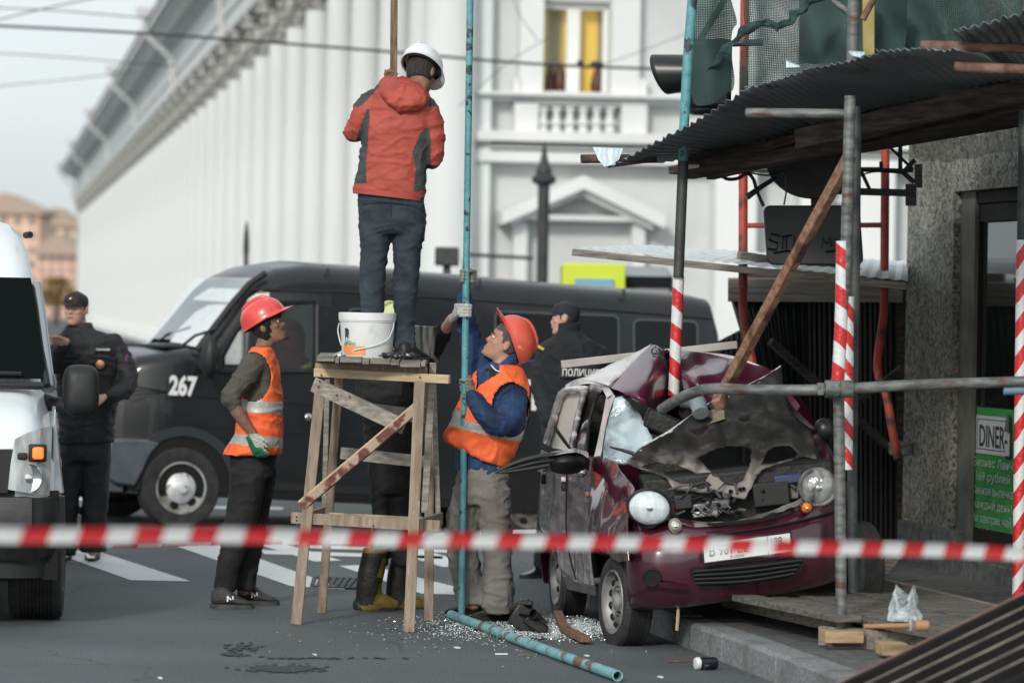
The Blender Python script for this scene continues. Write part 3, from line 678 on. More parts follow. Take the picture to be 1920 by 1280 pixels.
def pole(name, pts, r, m, label, seg=14, sub=0, inner=.15, wraps=None, cat="pole", group=None, couplers=()):
    t = thing(name, pts[0], label, cat, group)
    mb_ = MB(); mb_.tube(pts, r, seg, sub=sub, inner=inner); mb_.build("tube", m, t)
    for w_, wm in (wraps or []):
        mb_ = MB(); wrap(mb_, w_, r); mb_.build("tape_wrapping", wm, t)
    for c, ax in couplers:
        mb_ = MB(); mb_.lathe(c - V(ax) * .035, ax, [(r * 1.05, 0), (r * 1.6, .004), (r * 1.6, .066), (r * 1.05, .07)], 14)
        mb_.box(c + V((-r * 2, -.01, 0)), (.03, .05, .06)); mb_.tube([c + V((-r * 2.4, -.05, .01)), c + V((-r * 2.4, .05, .01))], .008, 6)
        mb_.build("coupler", GALV, t)
    return t
TP1 = tape_mat("tape_wrap_steep", (-.8, 0, -1.0), .2); TP2 = tape_mat("tape_wrap_fine", (-1.2, 0, -1.0), .15); TP3 = tape_mat("tape_wrap_coarse", (1.5, 0, -1.0), .19)
q1 = lambda t: P(1281.5 + (1264 - 1281.5) * t, 200 + (742 - 200) * t, 24.6)
pole("scaffold_pole", [P(1299, -10, 24.6), P(1290, 100, 24.6), P(1283, 230, 24.6), P(1277, 390, 24.6), P(1272.5, 518, 24.6), P(1269, 600, 24.6), P(1263, 742, 24.6)], .029, BLUEP, "dark blue-green scaffold pole taped red and white that has come down through the car roof", wraps=[([P(1272.5, 518, 24.6), P(1269, 600, 24.6), P(1263, 742, 24.6)], TP1)])
mb = MB(); mb.tube([P(1281, 302, 24.57), P(1272, 520, 24.57)], .031, 14)
setpar(mb.build("lower_tube", DARKP), S.objects[-1] if False else [o for o in S.objects if o.name == "scaffold_pole"][0])
pp = pole("scaffold_pole", [P(1594, 180, 21.7), P(1586, 480, 21.7), P(1572, 700, 21.7), P(1578, 1178, 21.7)], .029, GALV, "grey scaffold post standing at the deck's front edge, taped red and white halfway up",
     wraps=[([P(1579.5, 452, 21.7), P(1577, 600, 21.7), P(1571, 712, 21.7)], TP1)], couplers=[(P(1573, 726, 21.7), (0, 0, 1))])
pole("scaffold_pole", [P(1606, 200, 22.3), P(1603, 500, 22.3), P(1598, 880, 22.3), P(1600, 1110, 22.3)], .027, DARKP, "dark scaffold post close behind the front one, taped down to the car's lamp height",
     wraps=[([P(1590, 556, 22.1), P(1589, 700, 22.1), P(1588, 880, 22.1)], TP2)])
pole("scaffold_pole", [P(1923, -10, 23.6), P(1915, 600, 23.6), P(1909, 1131, 23.6)], .03, DARKP, "taped dark scaffold post at the right border in front of the glass door", wraps=[([P(1917, 450, 23.6), P(1913, 800, 23.6), P(1909, 1128, 23.6)], TP3)])
pole("scaffold_pole", [P(1601, -10, 24.0), P(1598, 120, 24)], .034, GALV, "short grey scaffold post rising above the canopy through the green net")
# red frame behind
rf = thing("red_scaffold_frame", PZ(1660, 1000, .15), "bent red scaffold ladder frame standing behind the black sign board", "scaffold frame")
mb = MB(); mb.tube([P(1397, -10, 28.5), P(1394, 200, 28.5), P(1393, 540, 28.5)], .031, 12); mb.tube([P(1393, 540, 28.5), P(1394, 590, 28.4), P(1408, 670, 28.3), P(1425, 760, 28.2)], .03, 12, sub=4); mb.build("upright", REDP, rf)
mb = MB(); mb.tube([P(1660, 268, 28.5), P(1658, 545, 28.5), P(1656, 600, 28.45), P(1645, 690, 28.3), P(1662, 740, 28.2), P(1672, 800, 28.1), P(1684, 862, 28.0)], .029, 12, sub=4); mb.build("upright", REDP, rf)
for py in (422, 318): 
    mb = MB(); mb.tube([P(1394, py + 1, 28.5), P(1658, py, 28.5)], .018, 10); mb.build("rung", REDP if py == 422 else DARKP, rf)
mb = MB(); mb.lathe(P(1690, 855, 28.2) , (0, 0, 1), [(.02, 0), (.08, .01), (.09, .09), (.02, .1)], 12); mb.build("foot_coupler", GALV, rf)
# diagonal rusty square beam
db = thing("rusty_diagonal_beam", P(1345, 745, 23.2), "long rusty square steel beam leaning from the canopy down onto the crushed car", "beam")
a, b = P(1594, 292, 21.9), P(1352, 742, 23.0)
mb = MB(); mb.bar(a, b, .055, .05, up=(1, 0, .6)); mb.bar(P(1352, 735, 23.0), P(1346, 760, 22.9), .06, .052, up=(1, 0, .6)); mb.build("square_tube", mat("bright_rust", (.16, .075, .045), (.3, .17, .11), rough=.85, nscale=25, bump=.5, bscale=60, c3=(.07, .035, .02), c3scale=4), db, bevel=.003)
# bent horizontal pipe
pole("bent_guard_pipe", [P(1240, 768, 22.2), P(1265, 752, 22.1), P(1300, 736, 21.9), P(1340, 728, 21.75), P(1420, 731, 21.65), P(1560, 730, 21.6), P(1700, 722, 21.6), P(1860, 717, 21.6), P(1960, 714, 21.6)], .0285, GALV, "bent grey guard pipe running level from the right and drooping into the crushed car roof", sub=5, inner=.2, cat="pipe",
     couplers=[(P(1559, 729, 21.6), (1, 0, 0)), (P(1588, 729, 21.6), (1, 0, 0))])
pole("blue_guard_pipe", [P(1882, 733, 22.6), P(1990, 731, 22.6)], .022, mat("steel_blue_paint", (.09, .16, .22), (.14, .22, .3), rough=.5, nscale=9), "short blue pipe end poking in at the right border beneath the guard pipe", cat="pipe")
# pipes that carry the canopy
for i, (a, b, m, lb) in enumerate([((1400, 212, 22.2), (1600, 214, 22.0), GALV, "open-ended horizontal pipe under the canopy, left of the front post"),
                                ((1090, 298, 24.8), (1230, 297, 24.9), RUST, "short pipe end sticking out beyond the canopy's lowest left tip"),
                                ((1728, 86, 21.2), (1960, 92, 21.0), RUST, "upper of the two rusty pipe ends lying across the canopy at the right"),
                                ((1792, 126, 21.0), (1960, 132, 20.8), RUST, "lower of the two rusty pipe ends lying across the canopy at the right")]):
    pole("canopy_pipe", [P(*a), P(*b)], .026, m, lb, inner=.2, cat="pipe")
# ------------------------------------------------------------------ canopy of corrugated sheets
cn = thing("sheet_canopy", P(1600, 240, 22.5), "torn dark corrugated steel canopy jutting over the pavement on timber beams", "canopy")
CANM = mat("dark_canopy_steel", (.14, .165, .178), (.2, .23, .245), rough=.45, metal=.3, nscale=2.5, bump=.15, bscale=8, c3=(.06, .035, .025), c3scale=3, c3lo=.62, c3hi=.75)
def canopy_sheet(A, B, Cc, Dd, n, amp, th=.004):
    """A-B is the free street edge (ridges start there), Dd-Cc the inner edge"""
    A, B, Cc, Dd = [P(*q) for q in (A, B, Cc, Dd)]; mb_ = MB(); nu = n * 6; nv = 8; vs_ = []
    nrm = (B - A).cross(Dd - A).normalized(); nrm = nrm if nrm.z > 0 else -nrm
    for j in range(nv + 1):
        for i in range(nu + 1):
            u = i / nu; v = j / nv; p = (A.lerp(B, u)).lerp(Dd.lerp(Cc, u), v)
            ed = (.05 * noise.noise(V((u * 9, 3.1, A.x))) + .03 * noise.noise(V((u * 40, 1.3, A.x)))) * (1 - v) ** 3
            p = p + (Dd - A).normalized() * ed + nrm * (amp * sin(u * n * 2 * pi) + .02 * noise.noise(V((u * 2, v * 2, A.x))))
            vs_.append(p)
    mb_.add(vs_, [(j * (nu + 1) + i, j * (nu + 1) + i + 1, (j + 1) * (nu + 1) + i + 1, (j + 1) * (nu + 1) + i) for j in range(nv) for i in range(nu)])
    o = mb_.build("corrugated_sheet", CANM, cn, angle=80); s_ = o.modifiers.new("s", 'SOLIDIFY'); s_.thickness = th; return o
canopy_sheet((1138, 314, 24.9), (1402, 168, 22.9), (1600, 246, 24.2), (1230, 305, 25.6), 20, .009)
canopy_sheet((1398, 166, 22.95), (1645, 96, 21.5), (1820, 190, 23.0), (1560, 252, 24.3), 20, .006)
canopy_sheet((1640, 94, 21.55), (1800, 92, 20.9), (1990, 160, 22.3), (1790, 205, 23.1), 12, .006)
canopy_sheet((1785, 60, 21.0), (1990, 0, 20.3), (2010, 120, 21.6), (1880, 130, 21.9), 11, .009)
mb = MB(); n0 = [(1112, 277), (1168, 279), (1160, 300), (1146, 309), (1134, 313), (1122, 300)]
mb.prism([P(x, y, 24.75) for x, y in n0], (0, .01, .004)); mb.build("bent_corner", mat("bright_zinc", (.4, .5, .56), (.7, .78, .82), rough=.3, metal=.6, nscale=12, stretch=(4, 1, 1)), cn)
mb = MB(); mb.prism([P(x, y, 21.4) for x, y in ((1592, 99), (1622, 101), (1613, 108), (1600, 105))], (0, .02, .01)); mb.build("zinc_scrap", MT["bright_zinc"], cn); mb = MB(); mb.prism([P(x, y, 22.9) for x, y in ((1474, 115), (1500, 126), (1474, 127))], (0, .02, .01)); mb.build("zinc_scrap", MT["bright_zinc"], cn)
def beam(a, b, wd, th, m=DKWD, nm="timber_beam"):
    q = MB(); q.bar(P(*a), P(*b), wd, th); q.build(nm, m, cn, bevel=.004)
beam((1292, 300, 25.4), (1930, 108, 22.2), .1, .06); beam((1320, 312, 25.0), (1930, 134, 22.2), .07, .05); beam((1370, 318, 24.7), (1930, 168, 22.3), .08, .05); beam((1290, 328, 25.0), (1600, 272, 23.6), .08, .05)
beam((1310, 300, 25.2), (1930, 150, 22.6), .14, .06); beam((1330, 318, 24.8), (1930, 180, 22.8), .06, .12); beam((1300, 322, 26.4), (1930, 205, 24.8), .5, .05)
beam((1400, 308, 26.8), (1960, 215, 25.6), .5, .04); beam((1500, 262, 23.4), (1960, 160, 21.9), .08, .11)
# dark sheet added above so the underside reads dark
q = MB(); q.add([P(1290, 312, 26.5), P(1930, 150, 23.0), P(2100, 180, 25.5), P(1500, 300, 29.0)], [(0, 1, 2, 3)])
o = q.build("underside_shade_sheet", DKWD, cn, sm=False); o.modifiers.new("s", 'SOLIDIFY').thickness = .03
# loose plastic film under the canopy
mb = MB(); mb.patch([[P(1708, 262, 26.9), P(1780, 258, 26.5), P(1850, 248, 26.2), P(1925, 236, 25.9)], [P(1716, 300, 26.8), P(1790, 300, 26.3), P(1860, 290, 26.1), P(1925, 276, 25.8)]], 8, 5, fn=lambda p, a, b: p + V((0, .05 * noise.noise(p * 5), .03 * noise.noise(p * 9))))
tag(mb.build("plastic_film", mat("hazy_film", (.5, .52, .52), rough=.3, alpha=.45, bump=.6, bscale=12)), "strip of clear plastic film sagging below the canopy in front of the roughcast", "plastic film")
# ------------------------------------------------------------------ green scaffold net
def net_mat():
    m = bpy.data.materials.new("green_net"); m.use_nodes = True; n = m.node_tree.nodes; lk = m.node_tree.links.new; b = n["Principled BSDF"]
    tc = n.new("ShaderNodeTexCoord"); outs = []
    for ax, sc in (('X', 62), ('Z', 62)):
        wv = n.new("ShaderNodeTexWave"); wv.bands_direction = ax; wv.inputs['Scale'].default_value = sc / 2; wv.inputs['Distortion'].default_value = 1.5; wv.inputs['Detail Scale'].default_value = .5; lk(tc.outputs['Object'], wv.inputs['Vector']); outs.append(wv.outputs['Fac'])
    mxn = n.new("ShaderNodeMath"); mxn.operation = 'MAXIMUM'; lk(outs[0], mxn.inputs[0]); lk(outs[1], mxn.inputs[1])
    nz = n.new("ShaderNodeTexNoise"); nz.inputs['Scale'].default_value = 2.2; nz.inputs['Detail'].default_value = 4; lk(tc.outputs['Object'], nz.inputs['Vector'])
    mrr = n.new("ShaderNodeMapRange"); mrr.inputs['From Min'].default_value = .35; mrr.inputs['From Max'].default_value = .65; mrr.inputs['To Min'].default_value = .0; mrr.inputs['To Max'].default_value = .66; lk(nz.outputs['Fac'], mrr.inputs['Value'])
    gt = n.new("ShaderNodeMath"); gt.operation = 'GREATER_THAN'; lk(mxn.outputs[0], gt.inputs[0]); lk(mrr.outputs[0], gt.inputs[1])
    inv = n.new("ShaderNodeMapRange"); inv.inputs['To Min'].default_value = .22; inv.inputs['To Max'].default_value = 1; lk(gt.outputs[0], inv.inputs['Value'])
    lk(inv.outputs[0], b.inputs['Alpha'])
    r = n.new("ShaderNodeValToRGB"); e = r.color_ramp.elements; e[0].color = (.012, .032, .03, 1); e[1].color = (.05, .1, .092, 1); lk(nz.outputs['Fac'], r.inputs[0]); lk(r.outputs[0], b.inputs['Base Color']); b.inputs['Roughness'].default_value = .9
    return m
NET = net_mat()
nt_ = thing("scaffold_net", P(1600, 60, 25), "torn green safety net hanging in folds over the canopy", "safety net")
def netf(sd_, amp=.12):
    return lambda p, a, b: p + V((.02 * noise.noise(p * 6), amp * sin((p.x + .3 * p.z) * 14 + 2 * noise.noise(p * 2)) + amp * noise.noise(p * 3 + V((sd_, 0, 0))), 0))
mb = MB(); mb.patch([[P(x, y, 25.3) for x, y in r] for r in ([(1292, -10), (1330, -10), (1372, -10)], [(1286, 60), (1330, 50), (1380, 40)], [(1283, 120), (1320, 130), (1372, 60)], [(1300, 192), (1340, 190), (1375, 140)], [(1330, 196), (1350, 185), (1372, 170)])], 8, 8, fn=netf(1, .1)); mb.build("net_panel", NET, nt_)
mb = MB(); mb.patch([[P(x, y, 25.6) for x, y in r] for r in ([(1392, -10), (1500, -10), (1600, -10), (1700, -10)], [(1400, 60), (1500, 50), (1600, 60), (1700, 60)], [(1392, 110), (1480, 120), (1600, 130), (1700, 130)], [(1385, 175), (1475, 165), (1590, 190), (1700, 180)])], 12, 8, fn=netf(5)); mb.build("net_panel", NET, nt_)
mb = MB(); mb.patch([[P(x, y, 25.9) for x, y in r] for r in ([(1625, -10), (1720, -10), (1820, -10), (1950, -10)], [(1625, 60), (1720, 60), (1820, 60), (1950, 40)], [(1625, 190), (1720, 190), (1820, 190), (1950, 150)])], 12, 8, fn=netf(9)); mb.build("net_panel", NET, nt_)
mb = MB(); rp = [(1330, 130), (1350, 118), (1362, 92), (1400, 58), (1440, 46), (1480, 40), (1510, 12), (1545, -8)]
mb.tube([P(x, y, 25.2) for x, y in rp], [.008, .014, .02, .014, .022, .016, .02, .02], 10, sub=8)
for i_, v_ in enumerate(mb.v): mb.v[i_] = v_ + V((noise.noise(v_ * 14), noise.noise(v_ * 14 + V((5, 0, 0))), noise.noise(v_ * 14 + V((0, 5, 0))))) * .05
mb.build("twisted_hem", mat("net_rope", (.01, .03, .028), (.03, .07, .065), rough=.9, nscale=30, bump=1, bscale=30), nt_)
# the wall and sheathing seen behind the net
mb = MB(); mb.box((P(1850, 60, 28).x + .3, 29.2, 5.2), (2.9, .1, 3.3))
tag(mb.build("facade_sheathing", mat("dark_green_sheathing", (.04, .06, .055), (.08, .1, .09), rough=.9, nscale=4), sm=False), "dull dark sheathing panel on the scaffold above the canopy, behind the net", "panel")
for (a, b, m, lb) in [((1365, -10, 26), (1300, 95, 26), DARKP, "thin dark brace slanting behind the net's left edge"), ((1566, 5, 25), (1598, 30, 25), GALV, "short grey brace end above the canopy beside the tall post"), ((1640, -5, 24.9), (1618, 36, 24.9), RUST, "short rusty pole end above the canopy on the yellow post"), ((1300, 85, 26.2), (1430, 80, 26.2), DARKP, "level dark pipe behind the net near the signal hood")]:
    pole("scaffold_brace", [P(*a), P(*b)], .02, m, lb, cat="brace")
mb = MB(); mb.bar(P(1628, -10, 25.5), P(1628, 105, 25.5), .07, .07, up=(0, 1, 0)); tag(mb.build("yellow_post", mat("dirty_yellow", (.28, .23, .07), (.36, .3, .12), rough=.7, nscale=8), bevel=.004), "dirty yellow timber post behind the net above the canopy", "post")
# traffic signal with hood
ts = thing("traffic_signal", P(1300, 150, 25.9), "black traffic signal with a big round visor facing left, wrapped by the green net", "traffic light")
BP = mat("black_plastic", (.012, .014, .015), rough=.35, nscale=5)
mb = MB(); rs = []
for k in range(9):
    t = k / 8; c = P(1238 + 60 * t, 140 - 3 * t, 25.8); ry, rz_ = .05 + .02 * t, (.115 - .01 * t)
    rs.append([c + V((.05 * cos(a) * (1 - t) * (1 if a < pi else 1) + .05 * (1 - t) * (-sin(a)) * .9, ry * 2 * cos(a), rz_ * sin(a) * (1 if sin(a) > 0 else 1))) for a in [2 * pi * j / 20 for j in range(20)]])
mb.rings(rs, cap=False); o = mb.build("visor", BP, ts); o.modifiers.new("s", 'SOLIDIFY').thickness = -.006
mb = MB(); mb.box(P(1330, 140, 25.85), (.26, .28, .42)); mb.box(P(1315, 185, 25.85), (.15, .22, .2)); mb.build("housing", BP, ts, bevel=.03)
# ------------------------------------------------------------------ black sign back and round disc under the canopy
sg = thing("graffiti_sign_board", P(1525, 440, 26.8), "black rounded sign board seen from the back with faint graffiti, hung under the canopy", "sign")
def rrect(x0, y0, x1, y1, r, d, sk=0, n=6):
    out_ = []
    for cx, cy, a0 in ((x1 - r, y0 + r, -90), (x1 - r, y1 - r, 0), (x0 + r, y1 - r, 90), (x0 + r, y0 + r, 180)):
        for k in range(n + 1):
            a = radians(a0 + 90 * k / n); x = cx + r * cos(a); y = cy + r * sin(a); out_.append(P(x + sk * (y - y0), y, d))
    return out_
mb = MB(); mb.prism(rrect(1431, 385, 1612, 497, 14, 26.8, .07), (0, .05, 0)); mb.build("board", mat("black_sign_back", (.012, .015, .017), (.02, .024, .026), rough=.45, nscale=6), sg, bevel=.01)
mb = MB(); INK = mat("graffiti_ink", (.002, .002, .003), rough=.3)
for st in ([(1462, 442), (1446, 438), (1440, 448), (1458, 456), (1455, 468), (1438, 466)], [(1468, 445), (1466, 466)], [(1474, 440), (1474, 466)], [(1466, 444), (1486, 441)], [(1485, 466), (1489, 444), (1497, 464)], [(1450, 474), (1475, 470), (1492, 472)], [(1540, 464), (1543, 445), (1550, 458), (1556, 444), (1558, 462)], [(1566, 446), (1566, 462)], [(1572, 464), (1575, 446), (1582, 462), (1586, 444)], [(1548, 472), (1575, 469)]):
    mb.tube([P(x, y, 26.79) for x, y in st], .006, 6)
mb.build("graffiti", INK, sg)
mb = MB(); mb.bar(P(1527, 290, 26.9), P(1532, 460, 26.9), .06, .06, up=(0, 1, 0)); mb.build("hanger", DKS, sg)
ds = thing("round_sign_disc", P(1525, 310, 26.6), "dark round sign disc half hidden under the canopy above the black board", "sign")
mb = MB(); mb.lathe(P(1525, 298, 26.6), (0, 1, 0), [(.02, 0), (.3, .005), (.305, .02), (.29, .03), (.02, .035)], 40)
for v in mb.v: v.x = P(1525, 298, 26.6).x + (v.x - P(1525, 298, 26.6).x) * .98; v.z = P(1525, 298, 26.6).z + (v.z - P(1525, 298, 26.6).z) * .82
mb.build("disc", mat("dark_disc", (.014, .015, .016), (.03, .032, .032), rough=.6, nscale=5), ds)
bk = thing("wall_bracket", P(1700, 350, 27.5), "black steel bracket arms bolted to the roughcast corner", "bracket")
mb = MB(); BX = 27.2
for a, b, w_ in [((1500, 356), (1705, 362), .045), ((1600, 318), (1712, 320), .025), ((1615, 322), (1632, 358), .022), ((1688, 270), (1688, 318), .025), ((1664, 272), (1712, 318), .018), ((1652, 303), (1652, 316), .022), ((1715, 300), (1695, 322), .03), ((1692, 322), (1714, 342), .03)]:
    mb.bar(P(a[0], a[1], BX), P(b[0], b[1], BX), w_, w_, up=(0, 1, 0))
mb.build("arms", DKS, bk)
mb = MB(); mb.bar(P(1708, 345, BX + .1), P(1708, 386, BX + .1), .07, .02, up=(0, 1, 0)); mb.bar(P(1722, 308, BX + .2), P(1722, 352, BX + .2), .05, .02, up=(0, 1, 0)); mb.build("plates", GALV, bk, bevel=.003)
cb = thing("drooping_cable", P(1400, 330, 26), "black cable drooping under the canopy beside the sign board", "cable")
mb = MB(); mb.tube([P(x, y, 26.3) for x, y in ((1350, 328), (1365, 336), (1385, 334), (1400, 325), (1412, 335), (1418, 355), (1425, 372), (1432, 387))], .011, 8, sub=5); mb.build("thick_cable", BP, cb)
mb = MB(); mb.tube([P(x, y, 26.3) for x, y in ((1350, 324), (1400, 324), (1440, 329), (1470, 322), (1475, 350), (1470, 384))], .006, 6, sub=5); mb.tube([P(x, y, 26.3) for x, y in ((1400, 370), (1425, 352), (1455, 333))], [.02, .016, .014], 8); mb.build("thin_cable", BP, cb)
mb = MB(); mb.tube([P(x, y, 27) for x, y in ((1560, 330), (1600, 333), (1640, 322), (1700, 326))], .006, 6, sub=5); mb.build("wall_cable", BP, cb)
# ------------------------------------------------------------------ deck of boards on the pavement
dk = thing("board_deck", PZ(1700, 1150, .2), "low walkway deck of weathered boards resting on wooden blocks, under the car's raised wheel", "deck")
DECKW = mat('dark_deck_wood', (.07, .065, .057), (.16, .15, .13), rough=.88, nscale=4, stretch=(.6, 6, 14), bump=.4, bscale=30, c3=(.03, .028, .025), c3scale=7, c3lo=.62, c3hi=.7); DZ = .30; A = PZ(1395, 1128, DZ); B = PZ(1560, 1163, DZ); Cq = PZ(1790, 1195, DZ)  # deck wood in a darker tone than the other boards
r0 = PZ(1420, 1120, DZ); r1 = PZ(1800, 1195, DZ); r2 = PZ(1930, 1150, DZ); r3 = PZ(1640, 1082, DZ)
q = 15
for k in range(q):
    t0 = (k + .04) / q; t1 = (k + .96) / q
    a0 = r0.lerp(r3, t0); a1 = r0.lerp(r3, t1); b0 = r1.lerp(r2, t0); b1 = r1.lerp(r2, t1); dz = HV * random.uniform(-.006, .006)
    ja = (a0 - b0).normalized() * random.uniform(-.02, .02)
    mb = MB(); mb.prism([a0 + dz + ja, b0 + dz, b1 + dz, a1 + dz + ja], (0, 0, -.03)); mb.build("deck_board", DECKW, dk, bevel=.004)
mb = MB(); mb.bar(PZ(1545, 1190, .2), PZ(1820, 1212, .2), .1, .1); mb.build("bearer", OLDW, dk, bevel=.004)
mb = MB(); mb.bar(PZ(1360, 1122, .23), PZ(1590, 1172, .23), .05, .09); mb.build("bearer", OLDX, dk, bevel=.004)
mb = MB(); mb.bar(PZ(1395, 1120, .3) , PZ(1592, 1160, .3) , .14, .035); mb.build("loose_board", DECKW, dk, bevel=.004)
for px, py, z, sx_, m_ in ((1578, 1192, .215, .2, 1), (1585, 1206, .17, .16, 0), (1672, 1215, .2, .13, 1), (1690, 1222, .18, .14, 1)):
    mb = MB(); mb.box(PZ(px, py, z), (sx_, .14, .06), Matrix.Rotation(.15, 3, 'Z')); mb.build("support_block", mat("pale_cut_wood", (.3, .2, .1), (.42, .3, .18), rough=.8, nscale=8, stretch=(1, 5, 8)) if m_ else OLDW, dk, bevel=.004)
mb = MB(); mb.bar(PZ(1640, 1096, .24), PZ(1905, 1160, .24), .05, .1); tag(mb.build("edge_beam", OLDX, bevel=.005), "long weathered timber lying along the wall side of the deck", "timber")
mb = MB(); mb.bar(P(1642, 1088, 26.6), P(1692, 1024, 26.9), .07, .03, up=(0, 1, 0)); tag(mb.build("slanting_board", OLDX, bevel=.003), "small board end slanting up beside the car's raised wheel", "board")
# foreground corrugated sheet leaning at the bottom right
fs = thing("leaning_corrugated_sheet", P(1850, 1230, 17.5), "dark corrugated panel with a rusty edge, out of focus in the bottom right corner", "metal sheet")
E0, E1 = P(1560, 1298, 17.2), P(1960, 1104, 17.2); dn = P(1700, 1400, 16.2) - P(1560, 1298, 17.2)
mb = MB(); n_ = 9; pr = []
for k in range(n_ * 4 + 1):
    t = k / (n_ * 4); o = V((-.4, -.3, .8)).normalized() * (.035 * (0, 1, 1, 0)[k % 4]); pr.append([E0 + dn * t * 1.3 + o, E1 + dn * t * 1.3 + o])
mb.add([p for r in pr for p in r], [(2 * i, 2 * i + 2, 2 * i + 3, 2 * i + 1) for i in range(len(pr) - 1)])
o = mb.build("ribbed_sheet", mat("worn_dark_sheet", (.004, .0045, .0045), (.01, .01, .01), rough=.6, spec=.08, nscale=5), fs, sm=False); o.modifiers.new("s", 'SOLIDIFY').thickness = .004
mb = MB(); mb.bar(E0, E1, .05, .05); mb.build("rusty_edge", mat("brown_rust_edge", (.16, .075, .055), (.26, .13, .1), rough=.8, nscale=15), fs)
mb = MB()
for k, col in ((1, 0), (2, 0), (3, 0), (4, 0), (5, 0)):
    t = (k * 4 + 1.5) / (n_ * 4); oo = V((-.4, -.3, .8)).normalized() * .039; mb.bar(E0 + dn * t * 1.3 + oo, E1 + dn * t * 1.3 + oo, .009, .004)
mb.build("worn_ridge", mat("bare_ridge_metal", (.45, .4, .32), (.2, .17, .14), rough=.5, metal=.4, nscale=6), fs)
# ================================================================== wheels and vehicles
RUB = mat("tyre_rubber", (.012, .012, .013), (.028, .028, .028), rough=.75, nscale=12, bump=.3, bscale=60)
RIMS = mat("steel_rim", (.3, .31, .31), (.5, .51, .5), rough=.4, metal=.6, nscale=14, c3=(.14, .11, .08), c3scale=9, c3lo=.5, c3hi=.7)
HOLE = mat("hole_black", (.004, .004, .004), rough=.9)
CHR = mat("chrome", (.7, .72, .74), rough=.12, metal=1)
def make_wheel(root, c, ax, r, w, rim_r, holes=10, cap_r=.05, hole_k=.72, hole_sz=.03, rimm=None, dual=False):
    """wheel: c centre of outer face, ax outward axle direction"""
    ax = V(ax).normalized(); c = V(c)
    o = MB(); prof = [(rim_r, -w), (r * .93, -w), (r * .985, -w * .93), (r, -w * .8)]
    for k in range(9): h = -w * (.8 - .07 * k); prof += [(r, h), (r, h + w * .022), (r * .975, h + w * .026), (r * .975, h + w * .045)]
    prof += [(r, -w * .16), (r * .985, -w * .07), (r * .95, -.0), (rim_r * 1.16, .006), (rim_r * 1.02, -.004), (rim_r, -.012), (rim_r, -w)]
    o.lathe(c, ax, prof, 56, cap=False)
    wh = o.build("wheel", RUB, root, angle=35)
    o = MB(); o.lathe(c, ax, [(rim_r * 1.03, -.008), (rim_r * 1.01, .004), (rim_r * .95, .002), (rim_r * .93, -.03), (rim_r * .84, -.05), (rim_r * .66, -.035), (rim_r * .52, -.03), (rim_r * .48, -.05), (rim_r * .3, -.05), (cap_r, -.046)], 48, cap=False)
    rm = o.build("rim", rimm or RIMS, wh)
    a = V((0, 0, 1)); u = ax.cross(a).normalized(); v_ = ax.cross(u)
    o = MB()
    for k in range(holes):
        t = 2 * pi * k / holes + .2; p = c + (u * cos(t) + v_ * sin(t)) * rim_r * hole_k - ax * .036
        R = Matrix((u * -sin(t) + v_ * cos(t), u * cos(t) + v_ * sin(t), ax)).transposed()
        o.ell(p, hole_sz, hole_sz * .75, .012, R, nu=10, nv=6)
    o.build("rim_holes", HOLE, rm)
    o = MB(); o.lathe(c - ax * .052, ax, [(cap_r * 1.4, 0), (cap_r * 1.3, .03), (cap_r * .8, .045), (cap_r * .3, .047), (.004, .045)], 24)
    for k in range(5):
        t = 2 * pi * k / 5; o.lathe(c + (u * cos(t) + v_ * sin(t)) * rim_r * .4 - ax * .05, ax, [(.012, 0), (.012, .02), (.004, .022)], 8)
    o.build("hub", rimm or RIMS, rm)
    return wh
# ------------------------------------------------------------------ dark police van "267"
PV0 = PZ(340, 989, 0); vy = radians(21)
VU = V((cos(vy), sin(vy), -.042)).normalized(); VW = V((-sin(vy), cos(vy), 0)); VH = VU.cross(VW).normalized() * 1
if VH.z < 0: VH = -VH
def pvw(x, y, z): return PV0 + VU * x + VW * y + VH * z
def pvl(px, py, y=0.0):
    q = onplane(px, py, PV0 + VW * y, VW) - PV0; return q.dot(VU), q.dot(VH)
PAINTD = mat("dark_van_paint", (.0075, .009, .011), (.012, .0145, .017), rough=.4, nscale=3, coat=.35, spec=.35, rvar=.06)
SEAM = mat("panel_seam", (.002, .002, .003), rough=.6)
GREYP = mat("grey_bumper_plastic", (.06, .075, .085), (.08, .095, .105), rough=.5, nscale=10)
DARKPL = mat("arch_black_plastic", (.009, .01, .011), rough=.55)
VGL = mat("van_tinted_glass", (.012, .014, .016), rough=.15, spec=.15, coat=0)
def glassmat(name, tint, a, rough=.03):
    m = bpy.data.materials.new(name); m.use_nodes = True; n = m.node_tree.nodes; lk = m.node_tree.links.new; b = n["Principled BSDF"]; o = n["Material Output"]
    b.inputs['Base Color'].default_value = (*tint, 1); b.inputs['Roughness'].default_value = rough; b.inputs['Specular IOR Level'].default_value = .9
    b.inputs['Alpha'].default_value = a; return m
CGL = glassmat("clear_glass", (.02, .026, .028), .38)
pv = thing("police_van", PV0 + VU * 2, "dark grey police van numbered 267, parked side-on behind the workmen", "van")
def side_y(z): return .0 if z < .95 else (.03 * (z - .95) / .3 if z < 1.25 else .03 + .13 * (z - 1.25) / .75)
